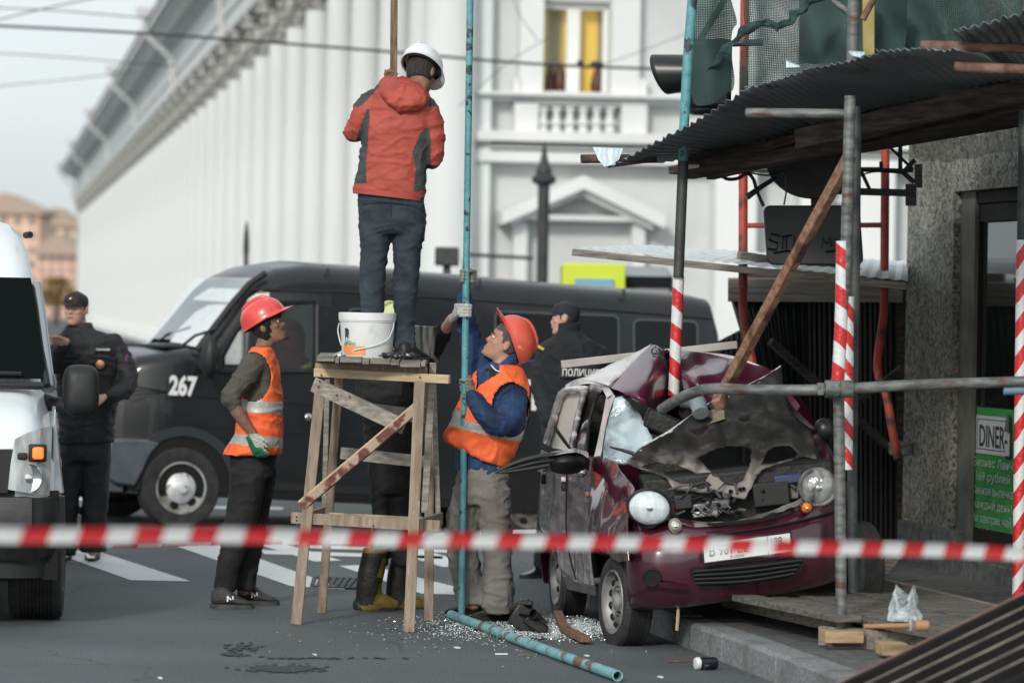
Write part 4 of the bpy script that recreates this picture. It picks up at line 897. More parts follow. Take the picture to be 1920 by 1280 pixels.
# top outline x -> z
def ptop(xp, yp): return pvl(xp, yp, .1)
top = [pvl(218, 800, .1), pvl(222, 745, .1), pvl(236, 700, .1), pvl(262, 668, .1), pvl(330, 655, .1), pvl(372, 650, .1)]
roofpts = [(372, 650), (420, 590), (455, 545), (482, 520), (520, 503), (580, 495), (700, 503), (900, 520), (1100, 538), (1300, 553), (1330, 560), (1338, 600)]
rf_ = [pvl(x, y, .25) for x, y in roofpts]
keys = top[:-1] + rf_
BOT = .26; WID = 2.0
def section(x, zt, hood):
    pts = []; r = .2 if not hood else .12
    zs = [BOT, .4, .6, .8, .95, 1.1, 1.25, 1.4, 1.6, 1.8]; zs = [z for z in zs if z < zt - r]
    while len(zs) < 10: zs.append(zs[-1] + (zt - r - zs[-1]) * .5) if zt - r > zs[-1] else zs.append(zs[-1] + 1e-3)
    side = [(side_y(z), z) for z in zs]; y0 = side_y(zt - r)
    for k in range(1, 7):
        a = pi / 2 * k / 6; side.append((y0 + r * 1.25 * (1 - cos(a)), zt - r + r * sin(a)))
    cen = [(side[-1][0] + (WID / 2 - side[-1][0]) * t, side[-1][1] + .03 * sin(t * pi / 2)) for t in (.33, .66, 1)]
    half = side + cen; full = half + [(WID - y, z) for y, z in reversed(half[:-1])]
    return [pvw(x, y, z) for y, z in full]
xs_ = sorted(set([k[0] for k in keys]))
mb = MB(); rs = []
fine = []
for (a, za), (b, zb) in zip(keys, keys[1:]):
    for k in range(4): fine.append((a + (b - a) * k / 4, za + (zb - za) * k / 4))
fine.append(keys[-1])
for x, z in fine:
    nose = max(0, 1 - (x - keys[0][0]) / .5); sec = section(x, z, x < pvl(372, 650)[0])
    if nose > 0:        # round the nose in plan
        cc = pvw(x, WID / 2, 0); k = 1 - .16 * nose ** 2
        sec = [p + VW * ((p - cc).dot(VW) * (k - 1)) for p in sec]
    rs.append(sec)
mb.rings(rs)
body = mb.build("body", PAINTD, None, sm=False)
def _side(pts): return [(lambda q: (q[0], q[1]))(pvl(a, b, .1)) for a, b in pts]
def _cut(o, poly, y0, y1):
    c_ = MB().prism([pvw(x, y0, z) for x, z in poly], VW * (y1 - y0)).build("cutter", [HOLE], None, sm=False)
    md = o.modifiers.new("b", 'BOOLEAN'); md.operation = 'DIFFERENCE'; md.object = c_; md.solver = 'EXACT'
    dg = bpy.context.evaluated_depsgraph_get(); me_ = bpy.data.meshes.new_from_object(o.evaluated_get(dg)); o.modifiers.clear(); o.data = me_; bpy.data.objects.remove(c_)
WPOLY = [(418, 690), (420, 668), (445, 625), (482, 588), (508, 574), (588, 571), (588, 690)]
_cut(body, _side(WPOLY), -.2, .5); _cut(body, _side(WPOLY), 1.5, 2.3)
cv = _side([(400, 700), (405, 650), (470, 560), (500, 540), (625, 545), (625, 720)]); _cut(body, cv, .14, 1.86)
_cut(body, _side([(378, 650), (392, 600), (440, 540), (474, 512), (520, 556), (440, 690), (400, 690)]), .3, 1.7)
for p_ in body.data.polygons: p_.use_smooth = True
body.data.set_sharp_from_angle(angle=radians(45)); setpar(body, pv)
def vpoly(mb_, pts, off=.004, th=.006, yy=None):
    """panel lying on the near side, corners given as picture points of the side"""
    P3 = []
    for x, y in pts:
        lx, lz = pvl(x, y, .05); s_ = side_y(lz); lx, lz = pvl(x, y, s_); P3.append(pvw(lx, side_y(lz) - off, lz))
    mb_.prism(P3, VW * th)
def vline(mb_, pts, r=.006, off=.002):
    P3 = []
    for x, y in pts:
        lx, lz = pvl(x, y, .05); lx, lz = pvl(x, y, side_y(lz)); P3.append(pvw(lx, side_y(lz) - off, lz))
    mb_.tube(P3, r, 6)
def pround(x0, y0, x1, y1, r, sl=.0, n=4):
    o_ = []
    for cx, cy, a0 in ((x1 - r, y0 + r, -90), (x1 - r, y1 - r, 0), (x0 + r, y1 - r, 90), (x0 + r, y0 + r, 180)):
        for k in range(n + 1):
            a = radians(a0 + 90 * k / n); x = cx + r * cos(a); y = cy + r * sin(a); o_.append((x, y + sl * (x - x0)))
    return o_
mb = MB()
vline(mb, [(361, 842), (360, 700), (385, 640), (430, 580), (470, 549), (540, 545), (600, 548), (612, 570), (612, 880)]); vline(mb, [(230, 720), (358, 742), (612, 760)]); 
vline(mb, [(640, 570), (640, 905)]); vline(mb, [(905, 590), (905, 930)], .005); vline(mb, [(1165, 600), (1165, 940)], .005)
vline(mb, [(236, 742), (300, 735), (357, 735)], .004); vline(mb, [(362, 797), (612, 815), (900, 835)], .004)
mb.build("panel_seam", SEAM, body)
mb = MB(); vline(mb, [(470, 543), (640, 547), (800, 556), (1000, 570), (1200, 586), (1335, 597)], .012, .0); mb.build("rain_gutter", DARKPL, body)
mb = MB()
for x in (617, 742, 902, 1172): vline(mb, [(x - 2, 502 + (x - 600) * .07), (x, 520 + (x - 600) * .07), (x + 3, 543 + (x - 600) * .07)], .014, -.012)
mb.build("roof_ribs", PAINTD, body)
# glass
mb = MB(); vpoly(mb, [(418, 690), (420, 668), (445, 625), (482, 588), (508, 574), (588, 571), (588, 680), (583, 690), (570, 694)], .006, .004)
mb2 = MB(); vline(mb2, [(413, 697), (414, 666), (440, 621), (479, 583), (506, 568), (590, 565), (595, 572), (594, 690), (585, 697), (413, 697)], .016, .002)
dw = mb2.build("door_window", DARKPL, body, sm=False); mb.build("glass", glassmat("door_glass", (.06, .07, .075), .3), dw, sm=False)
for (x0, y0, x1, y1) in ((655, 580, 770, 668), (930, 585, 1158, 672), (1190, 600, 1306, 668)):
    mb = MB(); vpoly(mb, pround(x0 - 3, y0 - 3, x1 + 3, y1 + 3, 12, .035), .003, .003); f = mb.build("window", mat("window_trim_grey", (.07, .085, .095), rough=.35), body, sm=False)
    mb = MB(); vpoly(mb, pround(x0, y0, x1, y1, 10, .035), .006, .003); mb.build("glass", VGL, f, sm=False)
# windscreen: between near and far pillars
def ws_pt(px, py, y): lx, lz = pvl(px, py, .18); return pvw(lx, y, lz + .0)
mb = MB(); rows = []
for y in (.2, .6, 1.0, 1.4, 1.8):
    bow = -.09 * (1 - ((y - 1) / .8) ** 2); rows.append([pvw(*(lambda q: (q[0] + bow - .015, y, q[1] + .012))(pvl(a, b, .18))) for a, b in ((388, 642), (420, 600), (452, 552), (478, 524))])
mb.patch(rows, 3, 3); mb.build("windscreen", mat("windscreen_glass", (.5, .58, .62), (.62, .7, .74), rough=.06, nscale=2, spec=1, coat=.6, alpha=.5), body)  # pale blue base colour stands in for the bright reflection
mb = MB(); vline(mb, [(372, 656), (400, 618), (440, 566), (470, 532), (500, 512)], .028, -.03); mb.build("pillar", DARKPL, body)
for y in (.5, 1.3):
    mb = MB(); a = pvl(372, 650, .2); mb.tube([pvw(a[0] - .05, y, a[1] - .0), pvw(a[0] - .02, y - .25, a[1] + .09), pvw(a[0] + .1, y - .5, a[1] + .16)], .012, 6)
    mb.build("wiper", DARKPL, body)
mb = MB(); a = pvl(330, 655, .1); mb.box(pvw(a[0] + .1, 1, a[1] + .02), (.35, 1.6, .03), Matrix((VU, VW, VH)).transposed()); mb.build("cowl", DARKPL, body, bevel=.01)
# bumper, wheel arches, sill
mb = MB(); vpoly(mb, [(232, 822), (275, 823), (300, 830), (282, 850), (268, 880), (252, 912), (215, 905), (200, 895), (196, 880), (205, 825)], .03, .25); 
lx, lz = pvl(232, 880, 0)
mb.box(pvw(lx - .12, 1, .46), (.3, 1.9, .4), Matrix((VU, VW, VH)).transposed()); mb.build("bumper", GREYP, pv, bevel=.02)
def arch(cx, cy, R0, R1, a0, a1, n=20):
    o_ = MB(); pin = []; pout = []
    for k in range(n + 1):
        a = radians(a0 + (a1 - a0) * k / n); pin.append((cx + R0 * cos(a), cy - R0 * sin(a))); pout.append((cx + R1 * cos(a), cy - R1 * sin(a)))
    vpoly(o_, pout + pin[::-1], .02, .03); return o_
arch(342, 905, 88, 106, 2, 178).build("wheel_arch", mat("arch_grey_plastic", (.022, .028, .033), rough=.5), pv, sm=False)
arch(992, 945, 78, 90, -5, 185).build("wheel_arch", DARKPL, pv, sm=False)
mb = MB(); pts = []
for cx, cy, R0 in ((342, 905, 90), (992, 945, 80)):
    mb = MB(); vpoly(mb, [(cx + R0 * cos(radians(a)), cy - R0 * sin(radians(a))) for a in range(-12, 193, 10)], .006, .01); mb.build("wheel_well", HOLE, pv, sm=False)
mb = MB(); vpoly(mb, [(440, 900), (905, 925), (905, 938), (440, 914)], .01, .04); mb.build("sill", DARKPL, pv, sm=False)
Rv = Matrix((VU, VW, VH)).transposed()
ax = -VW; hx, hz = pvl(340, 915, -.02)
wrr = .335
for (hx_, off) in ((hx, .0), (pvl(993, 949, .02)[0], .02)):
    hz_ = wrr - .01
    wv = make_wheel(pv, pvw(hx_, -.02 + off, hz_), ax, wrr, .2, .21, holes=6, cap_r=.055 if off == .0 else .03, hole_sz=.04, rimm=mat("van_rim", (.42, .43, .43), (.62, .63, .62), rough=.35, metal=.5, nscale=9, c3=(.2, .15, .1), c3scale=7, c3lo=.5, c3hi=.62) if off == .0 else mat("dull_rim", (.09, .085, .07), (.2, .19, .16), rough=.6, nscale=9))
    make_wheel(pv, pvw(hx_, WID + .02, hz_), -ax, wrr, .2, .21, holes=6, hole_sz=.04)
o = MB(); o.lathe(pvw(hx, -.03, wrr - .01), ax, [(.125, -.045), (.125, -.02), (.11, -.005), (.05, .008), (.045, .012), (.04, .035), (.025, .038), (.002, .038)], 28); o.build("hub_cap", mat("hub_silver", (.5, .52, .53), (.7, .71, .71), rough=.5, metal=.2, nscale=20, c3=(.2, .17, .13), c3scale=14, c3lo=.56, c3hi=.64), pv)
# mirror
mb = MB(); c = pvl(396, 668, -.25); mb.ell(pvw(c[0], -.2, c[1]), .07, .09, .175, Rv, nu=20, nv=14); mi = mb.build("mirror", DARKPL, pv)
mb = MB(); mb.tube([pvw(c[0], -.15, c[1] - .1), pvw(c[0] + .0, .03, c[1] - .1)], .025, 8); mb.build("mirror_arm", DARKPL, mi)
mb = MB(); mb.box(pvw(c[0] + .055, -.215, c[1] - .04), (.012, .05, .12), Rv); mb.build("mirror_glass", CHR, mi, bevel=.004)
mb = MB(); c = pvl(578, 782, 0); mb.lathe(pvw(c[0], .0, c[1]), -VW, [(.03, -.01), (.03, .008), (.02, .014), (.002, .015)], 16); mb.build("door_lock", CHR, pv)
VWT = mat("van_lettering_white", (.72, .73, .73), rough=.4)
c = pvl(316, 738, 0); text("number", "267", pvw(c[0], -.006, c[1]), VU, VH, .145, VWT, pv, sx=.72, bold=.045)
c = pvl(984, 766, .0); text("lettering", "ПОЛИЦИЯ", pvw(pvl(868, 760)[0], -.004, c[1]), VU, VH, .225, VWT, pv, sx=.92, bold=.03)
# the person sitting inside, seen through the door glass, is a thing of his own (built below)

# ------------------------------------------------------------------ white van at the left border
TR0 = PZ(112, 1162, 0); ta = radians(9.5); TU = V((-sin(ta), cos(ta), 0)); TX = V((cos(ta), sin(ta), 0))   # TU towards its rear, TX to the right
def tw(x, y, z): return TR0 + TX * x + TU * y + HV * z      # x 0 = right flank of the wheel, negative to the left
WHP = mat("white_van_paint", (.7, .76, .79), (.74, .79, .81), rough=.3, nscale=2, coat=.4)
SILV = mat("silver_trim", (.35, .38, .4), rough=.25, metal=.6)
wv = thing("white_van", tw(-1, 1, 0), "white van with glowing orange indicator at the left border, seen from the front", "van")
fd0 = (TR0 + TU * -.35).y
def fl(px, py, y=-.45):               # picture -> local x,z on a plane across the van
    q = onplane(px, py, TR0 + TU * y, TU) - TR0; return q.dot(TX), q.z
# body loft along length; half outline (x from centre), built from the traced right edge
def tsec(y, pts, cx=-.98):
    r_ = [tw(x, y, z) for x, z in pts]; l_ = [tw(2 * cx - x, y, z) for x, z in reversed(pts)]; return r_ + l_
e = lambda *ps: [fl(a, b) for a, b in ps]
bodyR = [(-.02, .28), (-.0, .5), (.0, .75)] + [fl(a, b, .35) for a, b in ((110, 830), (104, 760), (99, 700), (91, 640), (83, 590), (76, 540), (70, 500), (62, 462), (48, 432), (28, 416), (0, 408), (-40, 404))]
ZT = bodyR[-1][1]
mb = MB(); rs = []
def sc(y, zmax, inset=0):
    out_ = []
    for x, z in bodyR:
        z2 = z if z < .9 else .9 + (z - .9) * (zmax - .9) / (ZT - .9); out_.append((x - inset * (1 if z < 99 else 0), z2))
    return tsec(y, out_)
for y, zm, ins in ((-.62, .98, .3), (-.6, 1.04, .16), (-.52, 1.12, .08), (-.38, 1.2, .035), (-.2, 1.27, .015), (-.02, 1.34, .01), (.18, 1.6, .006), (.42, 1.94, .003), (.5, 2.05, 0), (.66, 2.2, 0), (.9, ZT - .04, 0), (1.2, ZT, 0), (3, ZT, 0), (5.0, ZT, .0), (5.1, ZT - .1, .04)):
    rs.append(sc(y, zm, ins))
mb.rings(rs)
mb.m = [0 if sum(mb.v[i].z for i in f) / len(f) > .6 and len(f) < 5 else 1 for f in mb.f]; tb = mb.build("body", [WHP, DARKPL], wv, angle=50)
# dark windscreen lying on the slope
mb = MB(); rows = []
for k, (y, z) in enumerate(((-.02, 1.36), (.12, 1.55), (.28, 1.76), (.41, 1.94))):
    hw = (.88, .855, .83, .8)[k]; rows.append([tw(-.98 + hw * t, y - .05 - .05 * (1 - t * t), z + .03) for t in (-1, -.5, 0, .5, 1)])
mb.patch(rows, 4, 4); mb.build("windscreen", mat("dark_windscreen", (.004, .006, .006), rough=.15, spec=.05), tb)
mb = MB(); mb.tube([tw(fl(101, 725, -.02)[0] - .03, -.02, 1.33), tw(fl(92, 655, .15)[0] - .03, .15, 1.56), tw(fl(85, 600, .3)[0] - .03, .3, 1.76), tw(fl(77, 545, .42)[0] - .03, .42, 1.93)], [.042, .04, .036, .032], 10); mb.build("pillar", SILV, tb)
mb = MB(); mb.tube([tw(-.1, -.09, 1.35), tw(-.13, .1, 1.55), tw(-.155, .25, 1.75), tw(-.18, .37, 1.92)], [.022] * 4, 8); mb.tube([tw(-1.8, -.1, 1.36), tw(-.98, -.17, 1.35), tw(-.12, -.09, 1.35)], .022, 8); mb.build("windscreen_seal", DARKPL, tb)
mb = MB(); mb.tube([tw(-1.3, -.17, 1.38), tw(-.7, -.14, 1.42), tw(-.25, -.1, 1.42)], .012, 6); mb.build("wiper", DARKPL, tb)
# seat / person shape suggestion behind glass is left dark; steering wheel rim shows
# front face: grille, headlight, corner strip, bumper
FY = -.64
def fpoly(mb_, pts, y, th=.03):
    mb_.prism([(lambda q: tw(q[0], y, q[1]))(fl(a, b, y)) for a, b in pts], TU * th)
mb = MB(); fpoly(mb, [(-500, 842), (26, 842), (32, 826), (16, 925), (-500, 925)], -.66, .12); mb.build("grille", DARKPL, wv, bevel=.01)
mb = MB(); rows = [[(28, 823, -.67), (50, 812, -.65), (75, 803, -.62), (97, 799, -.56)], [(20, 870, -.69), (45, 868, -.68), (72, 866, -.64), (96, 864, -.56)], [(15, 917, -.69), (40, 922, -.69), (66, 926, -.65), (93, 929, -.56)]]
mb.patch([[(lambda q: tw(q[0], y, q[1]))(fl(a, b, y)) for a, b, y in r] for r in rows], 4, 4, th=.1, thv=TU); hl = mb.build("headlight", mat("lamp_lens_grey", (.5, .54, .54), (.22, .25, .25), rough=.06, nscale=12, coat=1, spec=1, stretch=(1, 1, .3)), wv)
mb = MB(); q = fl(71, 849, -.68); mb.box(tw(q[0], -.695, q[1]), (.062, .03, .066), Matrix((TX, TU, HV)).transposed()); 
mo = bpy.data.materials.new("indicator_lit"); mo.use_nodes = True; bb = mo.node_tree.nodes["Principled BSDF"]; bb.inputs['Base Color'].default_value = (1, .16, .03, 1); bb.inputs['Emission Color'].default_value = (1, .13, .03, 1); bb.inputs['Emission Strength'].default_value = 1.1
mb.build("indicator", mo, hl, bevel=.012)
mb = MB(); mb.box(tw(q[0], -.664, q[1]), (.1, .03, .1), Matrix((TX, TU, HV)).transposed()); q2 = fl(42, 855, -.68); mb.box(tw(q2[0], -.68, q2[1]), (.055, .03, .04), Matrix((TX, TU, HV)).transposed()); mb.build("lamp_bezel", DARKPL, hl, bevel=.01)
mb = MB(); q3 = fl(45, 900, -.68); mb.lathe(tw(q3[0] + .02, -.66, q3[1] + .01), -TU, [(.085, 0), (.08, .012), (.07, .006), (.03, .0), (.025, .02), (.002, .024)], 20); mb.build("lamp_bulb", CHR, hl)
mb = MB(); fpoly(mb, [(98, 798), (104, 760), (110, 830), (121, 925), (95, 930)], -.5, .25); mb.build("corner_strip", SILV, wv, bevel=.01)
mb = MB(); rows = [[(-520, 930, -.6), (0, 932, -.74), (60, 934, -.73), (100, 932, -.62), (122, 930, -.35)], [(-520, 960, -.6), (0, 965, -.76), (60, 968, -.75), (101, 966, -.64), (122, 964, -.35)], [(-520, 985, -.6), (0, 1005, -.75), (60, 1003, -.74), (100, 998, -.62), (121, 990, -.35)], [(-520, 1020, -.55), (0, 1050, -.66), (60, 1048, -.64), (98, 1040, -.55), (118, 1030, -.35)]]
mb.patch([[(lambda q: tw(q[0], y, q[1]))(fl(a, b, y)) for a, b, y in r] for r in rows], 4, 4, th=.12, thv=TU); mb.build("bumper", mat("black_bumper_plastic", (.01, .011, .012), (.02, .022, .023), rough=.5, nscale=20), wv)
mb = MB(); mb.box(tw(-.98, .2, .52), (1.86, 1.5, .5), Matrix((TX, TU, HV)).transposed()); mb.build("underbody", HOLE, wv)
sa = radians(6); wax = (TX * cos(sa) - TU * sin(sa)).normalized()
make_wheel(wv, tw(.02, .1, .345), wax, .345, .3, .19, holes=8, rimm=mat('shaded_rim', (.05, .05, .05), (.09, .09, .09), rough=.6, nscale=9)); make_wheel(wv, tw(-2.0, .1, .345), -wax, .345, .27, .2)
make_wheel(wv, tw(0, 3.6, .345), TX, .345, .24, .2); make_wheel(wv, tw(-1.96, 3.6, .345), -TX, .345, .24, .2)
# mirror on its arm
mb = MB(); rows = []
q = fl(151, 732, .1); R = Matrix((TX, TU, HV)).transposed()
mb.rings([[tw(q[0] + a * k + dxx, .05 + dy, q[1] + b * k) for a, b in [(cos(t) * abs(cos(t)) ** -.45 * .105 if abs(cos(t)) > 1e-3 else 0, sin(t) * (abs(sin(t)) ** -.45 if abs(sin(t)) > 1e-3 else 0) * .15) for t in [2 * pi * j / 28 for j in range(28)]]] for dy, k, dxx in ((-.1, .5, .0), (-.085, .8, 0), (-.05, .97, 0), (0, 1, 0), (.05, 1, .0), (.055, .9, 0))])
mi = mb.build("mirror", DARKPL, wv, angle=60)
mb = MB(); mb.tube([tw(q[0] - .06, .05, q[1] - .09), tw(q[0] - .16, .12, q[1] - .08), tw(q[0] - .25, .25, q[1] - .05)], [.045, .045, .05], 10); mb.build("mirror_arm", DARKPL, mi)
mb = MB(); mb.tube([tw(-.7, 1.0, ZT), tw(-.5, .98, ZT + .02), tw(-.36, .96, ZT - .02)], .01, 6); mb.tube([fl and P(48, 441, 25.3), P(57, 440, 25.25)], .02, 8); mb.build("roof_fittings", DARKPL, tb)
# ================================================================== the crushed plum car
from mathutils.geometry import delaunay_2d_cdt
def cdp(px, y): return 23.5 + .16 * (px - 1165) / 345 + .987 * y
def cq(px, py, y): return P(px, py, cdp(px, y))
def cpatch(mb_, rows, nu=6, nv=6, th=0, noise_=0, ns=7, mi=0):
    f = (lambda p, a, b: p + V((noise.noise(p * ns), noise.noise(p * ns + V((9, 0, 0))), noise.noise(p * ns + V((0, 9, 0))))) * noise_) if noise_ else None
    return mb_.patch([[cq(*q) for q in r] for r in rows], nu, nv, th=th, thv=(0, 1, 0), fn=f, mi=mi)
def inpoly(x, y, poly):
    c = False; j = len(poly) - 1
    for i in range(len(poly)):
        a, b = poly[i], poly[j]
        if (a[1] > y) != (b[1] > y) and x < (b[0] - a[0]) * (y - a[1]) / (b[1] - a[1]) + a[0]: c = not c
        j = i
    return c
def holed(mb_, outer, holes, yf, step=9, mi=None, ns=(7, .02)):
    """sheet with an outline and holes given in the picture, at depth yf(px,py); facets crumple it"""
    rnd = random.Random(5)
    def dens(pl, rag):
        o_ = []
        for k in range(len(pl)):
            a, b = pl[k], pl[(k + 1) % len(pl)]; L_ = math.hypot(b[0] - a[0], b[1] - a[1]); n = max(1, int(L_ / 5))
            for t in range(n): o_.append((a[0] + (b[0] - a[0]) * t / n + rnd.uniform(-rag, rag), a[1] + (b[1] - a[1]) * t / n + rnd.uniform(-rag, rag)))
        return o_
    outer = dens(outer, .7); holes = [dens(h, 1.2) for h in holes]; pts = list(outer); ed = [(i, (i + 1) % len(outer)) for i in range(len(outer))]
    for h in holes: o = len(pts); pts += h; ed += [(o + i, o + (i + 1) % len(h)) for i in range(len(h))]
    x0 = min(p[0] for p in outer); x1 = max(p[0] for p in outer); y0 = min(p[1] for p in outer); y1 = max(p[1] for p in outer)
    x = x0
    while x < x1:
        y = y0
        while y < y1:
            q = (x + rnd.uniform(-2, 2), y + rnd.uniform(-2, 2))
            if inpoly(*q, outer) and not any(inpoly(*q, h) for h in holes) and min(math.hypot(q[0] - p[0], q[1] - p[1]) for p in pts[:len(outer) + sum(map(len, holes))]) > step * .45: pts.append(q)
            y += step
        x += step
    r = delaunay_2d_cdt([V(p) for p in pts], ed, [], 0, 1e-5); vs_ = []
    for p in r[0]: vs_.append(cq(p.x, p.y, yf(p.x, p.y) + ns[1] * noise.noise(V((p.x, p.y, 0)) / 345 * ns[0] * 3)))
    fs = []; ms = []
    for f in r[2]:
        cx = sum(r[0][i].x for i in f) / len(f); cy = sum(r[0][i].y for i in f) / len(f)
        if inpoly(cx, cy, outer) and not any(inpoly(cx, cy, h) for h in holes): fs.append(tuple(f)); ms.append(mi(cx, cy) if mi else 0)
    o = len(mb_.v); mb_.v += vs_; mb_.f += [tuple(i + o for i in f) for f in fs]; mb_.m += ms
    return mb_
PLUM = mat("plum_car_paint", (.035, .004, .0125), (.05, .006, .018), rough=.3, coat=.9, nscale=4, spec=.5, c3=(.035, .012, .018), c3scale=3, c3lo=.6, c3hi=.8)
SCRAPE = mat("scraped_side_paint", (.055, .03, .036), (.16, .135, .135), rough=.36, coat=.35, nscale=3.2, stretch=(1, .6, 5), lo=.4, hi=.6, c3=(.2, .19, .18), c3scale=4, c3lo=.6, c3hi=.66, bump=.25, bscale=9)
PLPALE = mat("pale_scuff_and_sheen_paint", (.5, .47, .47), (.68, .66, .66), rough=.3, metal=.0, nscale=6, coat=.6)  # pale panels, and sky sheen painted on the roof folds
DUST = mat("dusty_bonnet_underside", (.009, .0085, .008), (.022, .019, .017), rough=.8, nscale=4, bump=.4, bscale=12, c3=(.055, .05, .044), c3scale=3, c3lo=.6, c3hi=.8)
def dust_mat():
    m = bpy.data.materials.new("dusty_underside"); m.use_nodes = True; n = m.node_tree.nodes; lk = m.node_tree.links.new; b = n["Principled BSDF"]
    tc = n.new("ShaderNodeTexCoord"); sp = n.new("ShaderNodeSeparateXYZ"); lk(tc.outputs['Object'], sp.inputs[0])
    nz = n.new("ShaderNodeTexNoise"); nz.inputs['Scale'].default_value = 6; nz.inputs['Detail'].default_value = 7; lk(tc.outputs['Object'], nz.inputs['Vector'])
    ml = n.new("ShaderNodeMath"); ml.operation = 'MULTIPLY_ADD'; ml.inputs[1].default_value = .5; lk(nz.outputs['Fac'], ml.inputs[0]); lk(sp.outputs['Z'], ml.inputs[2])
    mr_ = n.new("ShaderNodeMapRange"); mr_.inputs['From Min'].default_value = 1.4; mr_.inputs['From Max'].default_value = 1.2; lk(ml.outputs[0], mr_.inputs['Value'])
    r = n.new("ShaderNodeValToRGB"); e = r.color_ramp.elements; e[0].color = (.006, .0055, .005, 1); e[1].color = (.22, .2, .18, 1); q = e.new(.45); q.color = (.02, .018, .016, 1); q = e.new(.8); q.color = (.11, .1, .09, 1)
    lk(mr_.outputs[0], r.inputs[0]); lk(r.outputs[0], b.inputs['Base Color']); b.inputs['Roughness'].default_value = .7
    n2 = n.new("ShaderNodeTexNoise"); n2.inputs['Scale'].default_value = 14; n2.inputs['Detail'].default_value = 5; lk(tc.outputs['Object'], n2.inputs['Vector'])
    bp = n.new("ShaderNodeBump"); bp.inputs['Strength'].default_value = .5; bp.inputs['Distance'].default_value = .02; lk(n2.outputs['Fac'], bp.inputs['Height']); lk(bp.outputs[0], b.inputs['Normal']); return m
DUSTG = dust_mat()
FRAMEM = mat("grimy_primer", (.11, .1, .09), (.24, .22, .2), rough=.75, nscale=8, bump=.3, bscale=25, c3=(.07, .06, .05), c3scale=5, c3lo=.55, c3hi=.7)
INNER = mat("engine_black", (.003, .003, .0035), (.011, .011, .011), rough=.6, nscale=10, bump=.4, bscale=25)
car = thing("crushed_car", cq(1380, 1150, 1.2), "plum small car with crushed roof and buckled bonnet, half up on the boards", "car")
# --- side (near, scraped)
ys = lambda px: (1140 - px) / 43.0
mb = MB()
cpatch(mb, [[(1020, 848, ys(1020) - .0), (1045, 850, ys(1045)), (1070, 852, ys(1070)), (1093, 854, ys(1093)), (1113, 856, ys(1113))],
            [(1015, 880, ys(1015)), (1040, 882, ys(1040)), (1068, 884, ys(1068)), (1092, 886, ys(1092)), (1111, 890, ys(1111))],
            [(1012, 930, ys(1012)), (1036, 935, ys(1036)), (1065, 938, ys(1065)), (1090, 942, ys(1090)), (1109, 945, ys(1109))],
            [(1012, 985, ys(1012)), (1030, 990, ys(1030)), (1062, 994, ys(1062)), (1088, 998, ys(1088)), (1107, 1000, ys(1107))],
            [(1030, 1005, ys(1034)), (1040, 1030, ys(1040)), (1062, 1040, ys(1062)), (1088, 1045, ys(1088)), (1108, 1045, ys(1108))],
            [(1048, 1062, ys(1048)), (1056, 1080, ys(1056)), (1072, 1086, ys(1072)), (1094, 1093, ys(1094)), (1115, 1098, ys(1115))]], 8, 8, noise_=.016, ns=4)
sd = mb.build("scraped_side", SCRAPE, car)
mb = MB(); cpatch(mb, [[(1048, 1064, ys(1048)), (1080, 1088, ys(1080)), (1116, 1098, ys(1116))], [(1064, 1104, ys(1060)), (1090, 1110, ys(1088)), (1117, 1116, ys(1114))]], 5, 3, th=.05); mb.build("sill", mat("dusty_grey_sill", (.07, .065, .065), (.13, .125, .125), rough=.5, nscale=8), car)
mb = MB(); mb.tube([cq(x, y, ys(x) - .05) for x, y in ((1063, 850), (1062, 930), (1062, 1000), (1070, 1050), (1080, 1085))], .006, 6, sub=4); mb.build("door_gap", SEAM, sd)
for x, y in ((1019, 892), (1057, 905)):
    mb = MB(); mb.box(cq(x, y + 6, ys(x) - .03), (.03, .09, .055)); h_ = mb.build("door_handle", DARKPL, sd, bevel=.01)
    mb = MB(); mb.box(cq(x + 1, y - 7, ys(x) - .05), (.04, .1, .03)); mb.build("handle_grip", PLPALE, h_, bevel=.01)
mb = MB(); mb.ell(cq(1103, 927, .72), .018, .03, .018); mb.build("side_repeater", mat("orange_lens", (.6, .14, .02), (.8, .25, .04), rough=.15, coat=1, nscale=40), car)
# rear corner
mb = MB(); cpatch(mb, [[(1013, 985, 2.95), (1022, 990, 2.9), (1100, 985, 3.05), (1400, 940, 3.0), (1560, 900, 2.9)], [(1013, 1040, 2.95), (1021, 1045, 2.9), (1100, 1040, 3.05), (1400, 990, 3.0), (1560, 960, 2.9)], [(1018, 1085, 2.9), (1028, 1093, 2.85), (1100, 1085, 3.0), (1400, 1040, 2.95), (1560, 1000, 2.85)]], 5, 4, th=.05); mb.build("rear_bumper", PLUM, car)
mb = MB(); cpatch(mb, [[(1040, 760, 2.6), (1150, 745, 2.75), (1330, 730, 2.7), (1500, 740, 2.6)], [(1018, 850, 2.85), (1150, 850, 2.95), (1330, 830, 2.9), (1540, 820, 2.8)], [(1013, 985, 2.95), (1100, 985, 3.0), (1400, 945, 3.0), (1560, 900, 2.9)]], 5, 4, th=.04); mb.build("tailgate", PLUM, car)
mb = MB(); cpatch(mb, [[(1050, 775, 2.85), (1200, 765, 2.9), (1480, 760, 2.85)], [(1035, 850, 2.9), (1200, 840, 3.0), (1510, 820, 2.95)]], 5, 4, th=.02); mb.build("rear_window", VGL, car)
# far side
mb = MB(); cpatch(mb, [[(1530, 810, .75), (1535, 800, 1.5), (1530, 810, 2.8)], [(1590, 900, .6), (1590, 900, 1.5), (1575, 880, 2.8)], [(1612, 1000, .5), (1605, 985, 1.5), (1585, 960, 2.8)], [(1608, 1060, .45), (1600, 1045, 1.5), (1580, 1010, 2.6)]], 6, 5, th=.03); mb.build("far_side", PLUM, car)
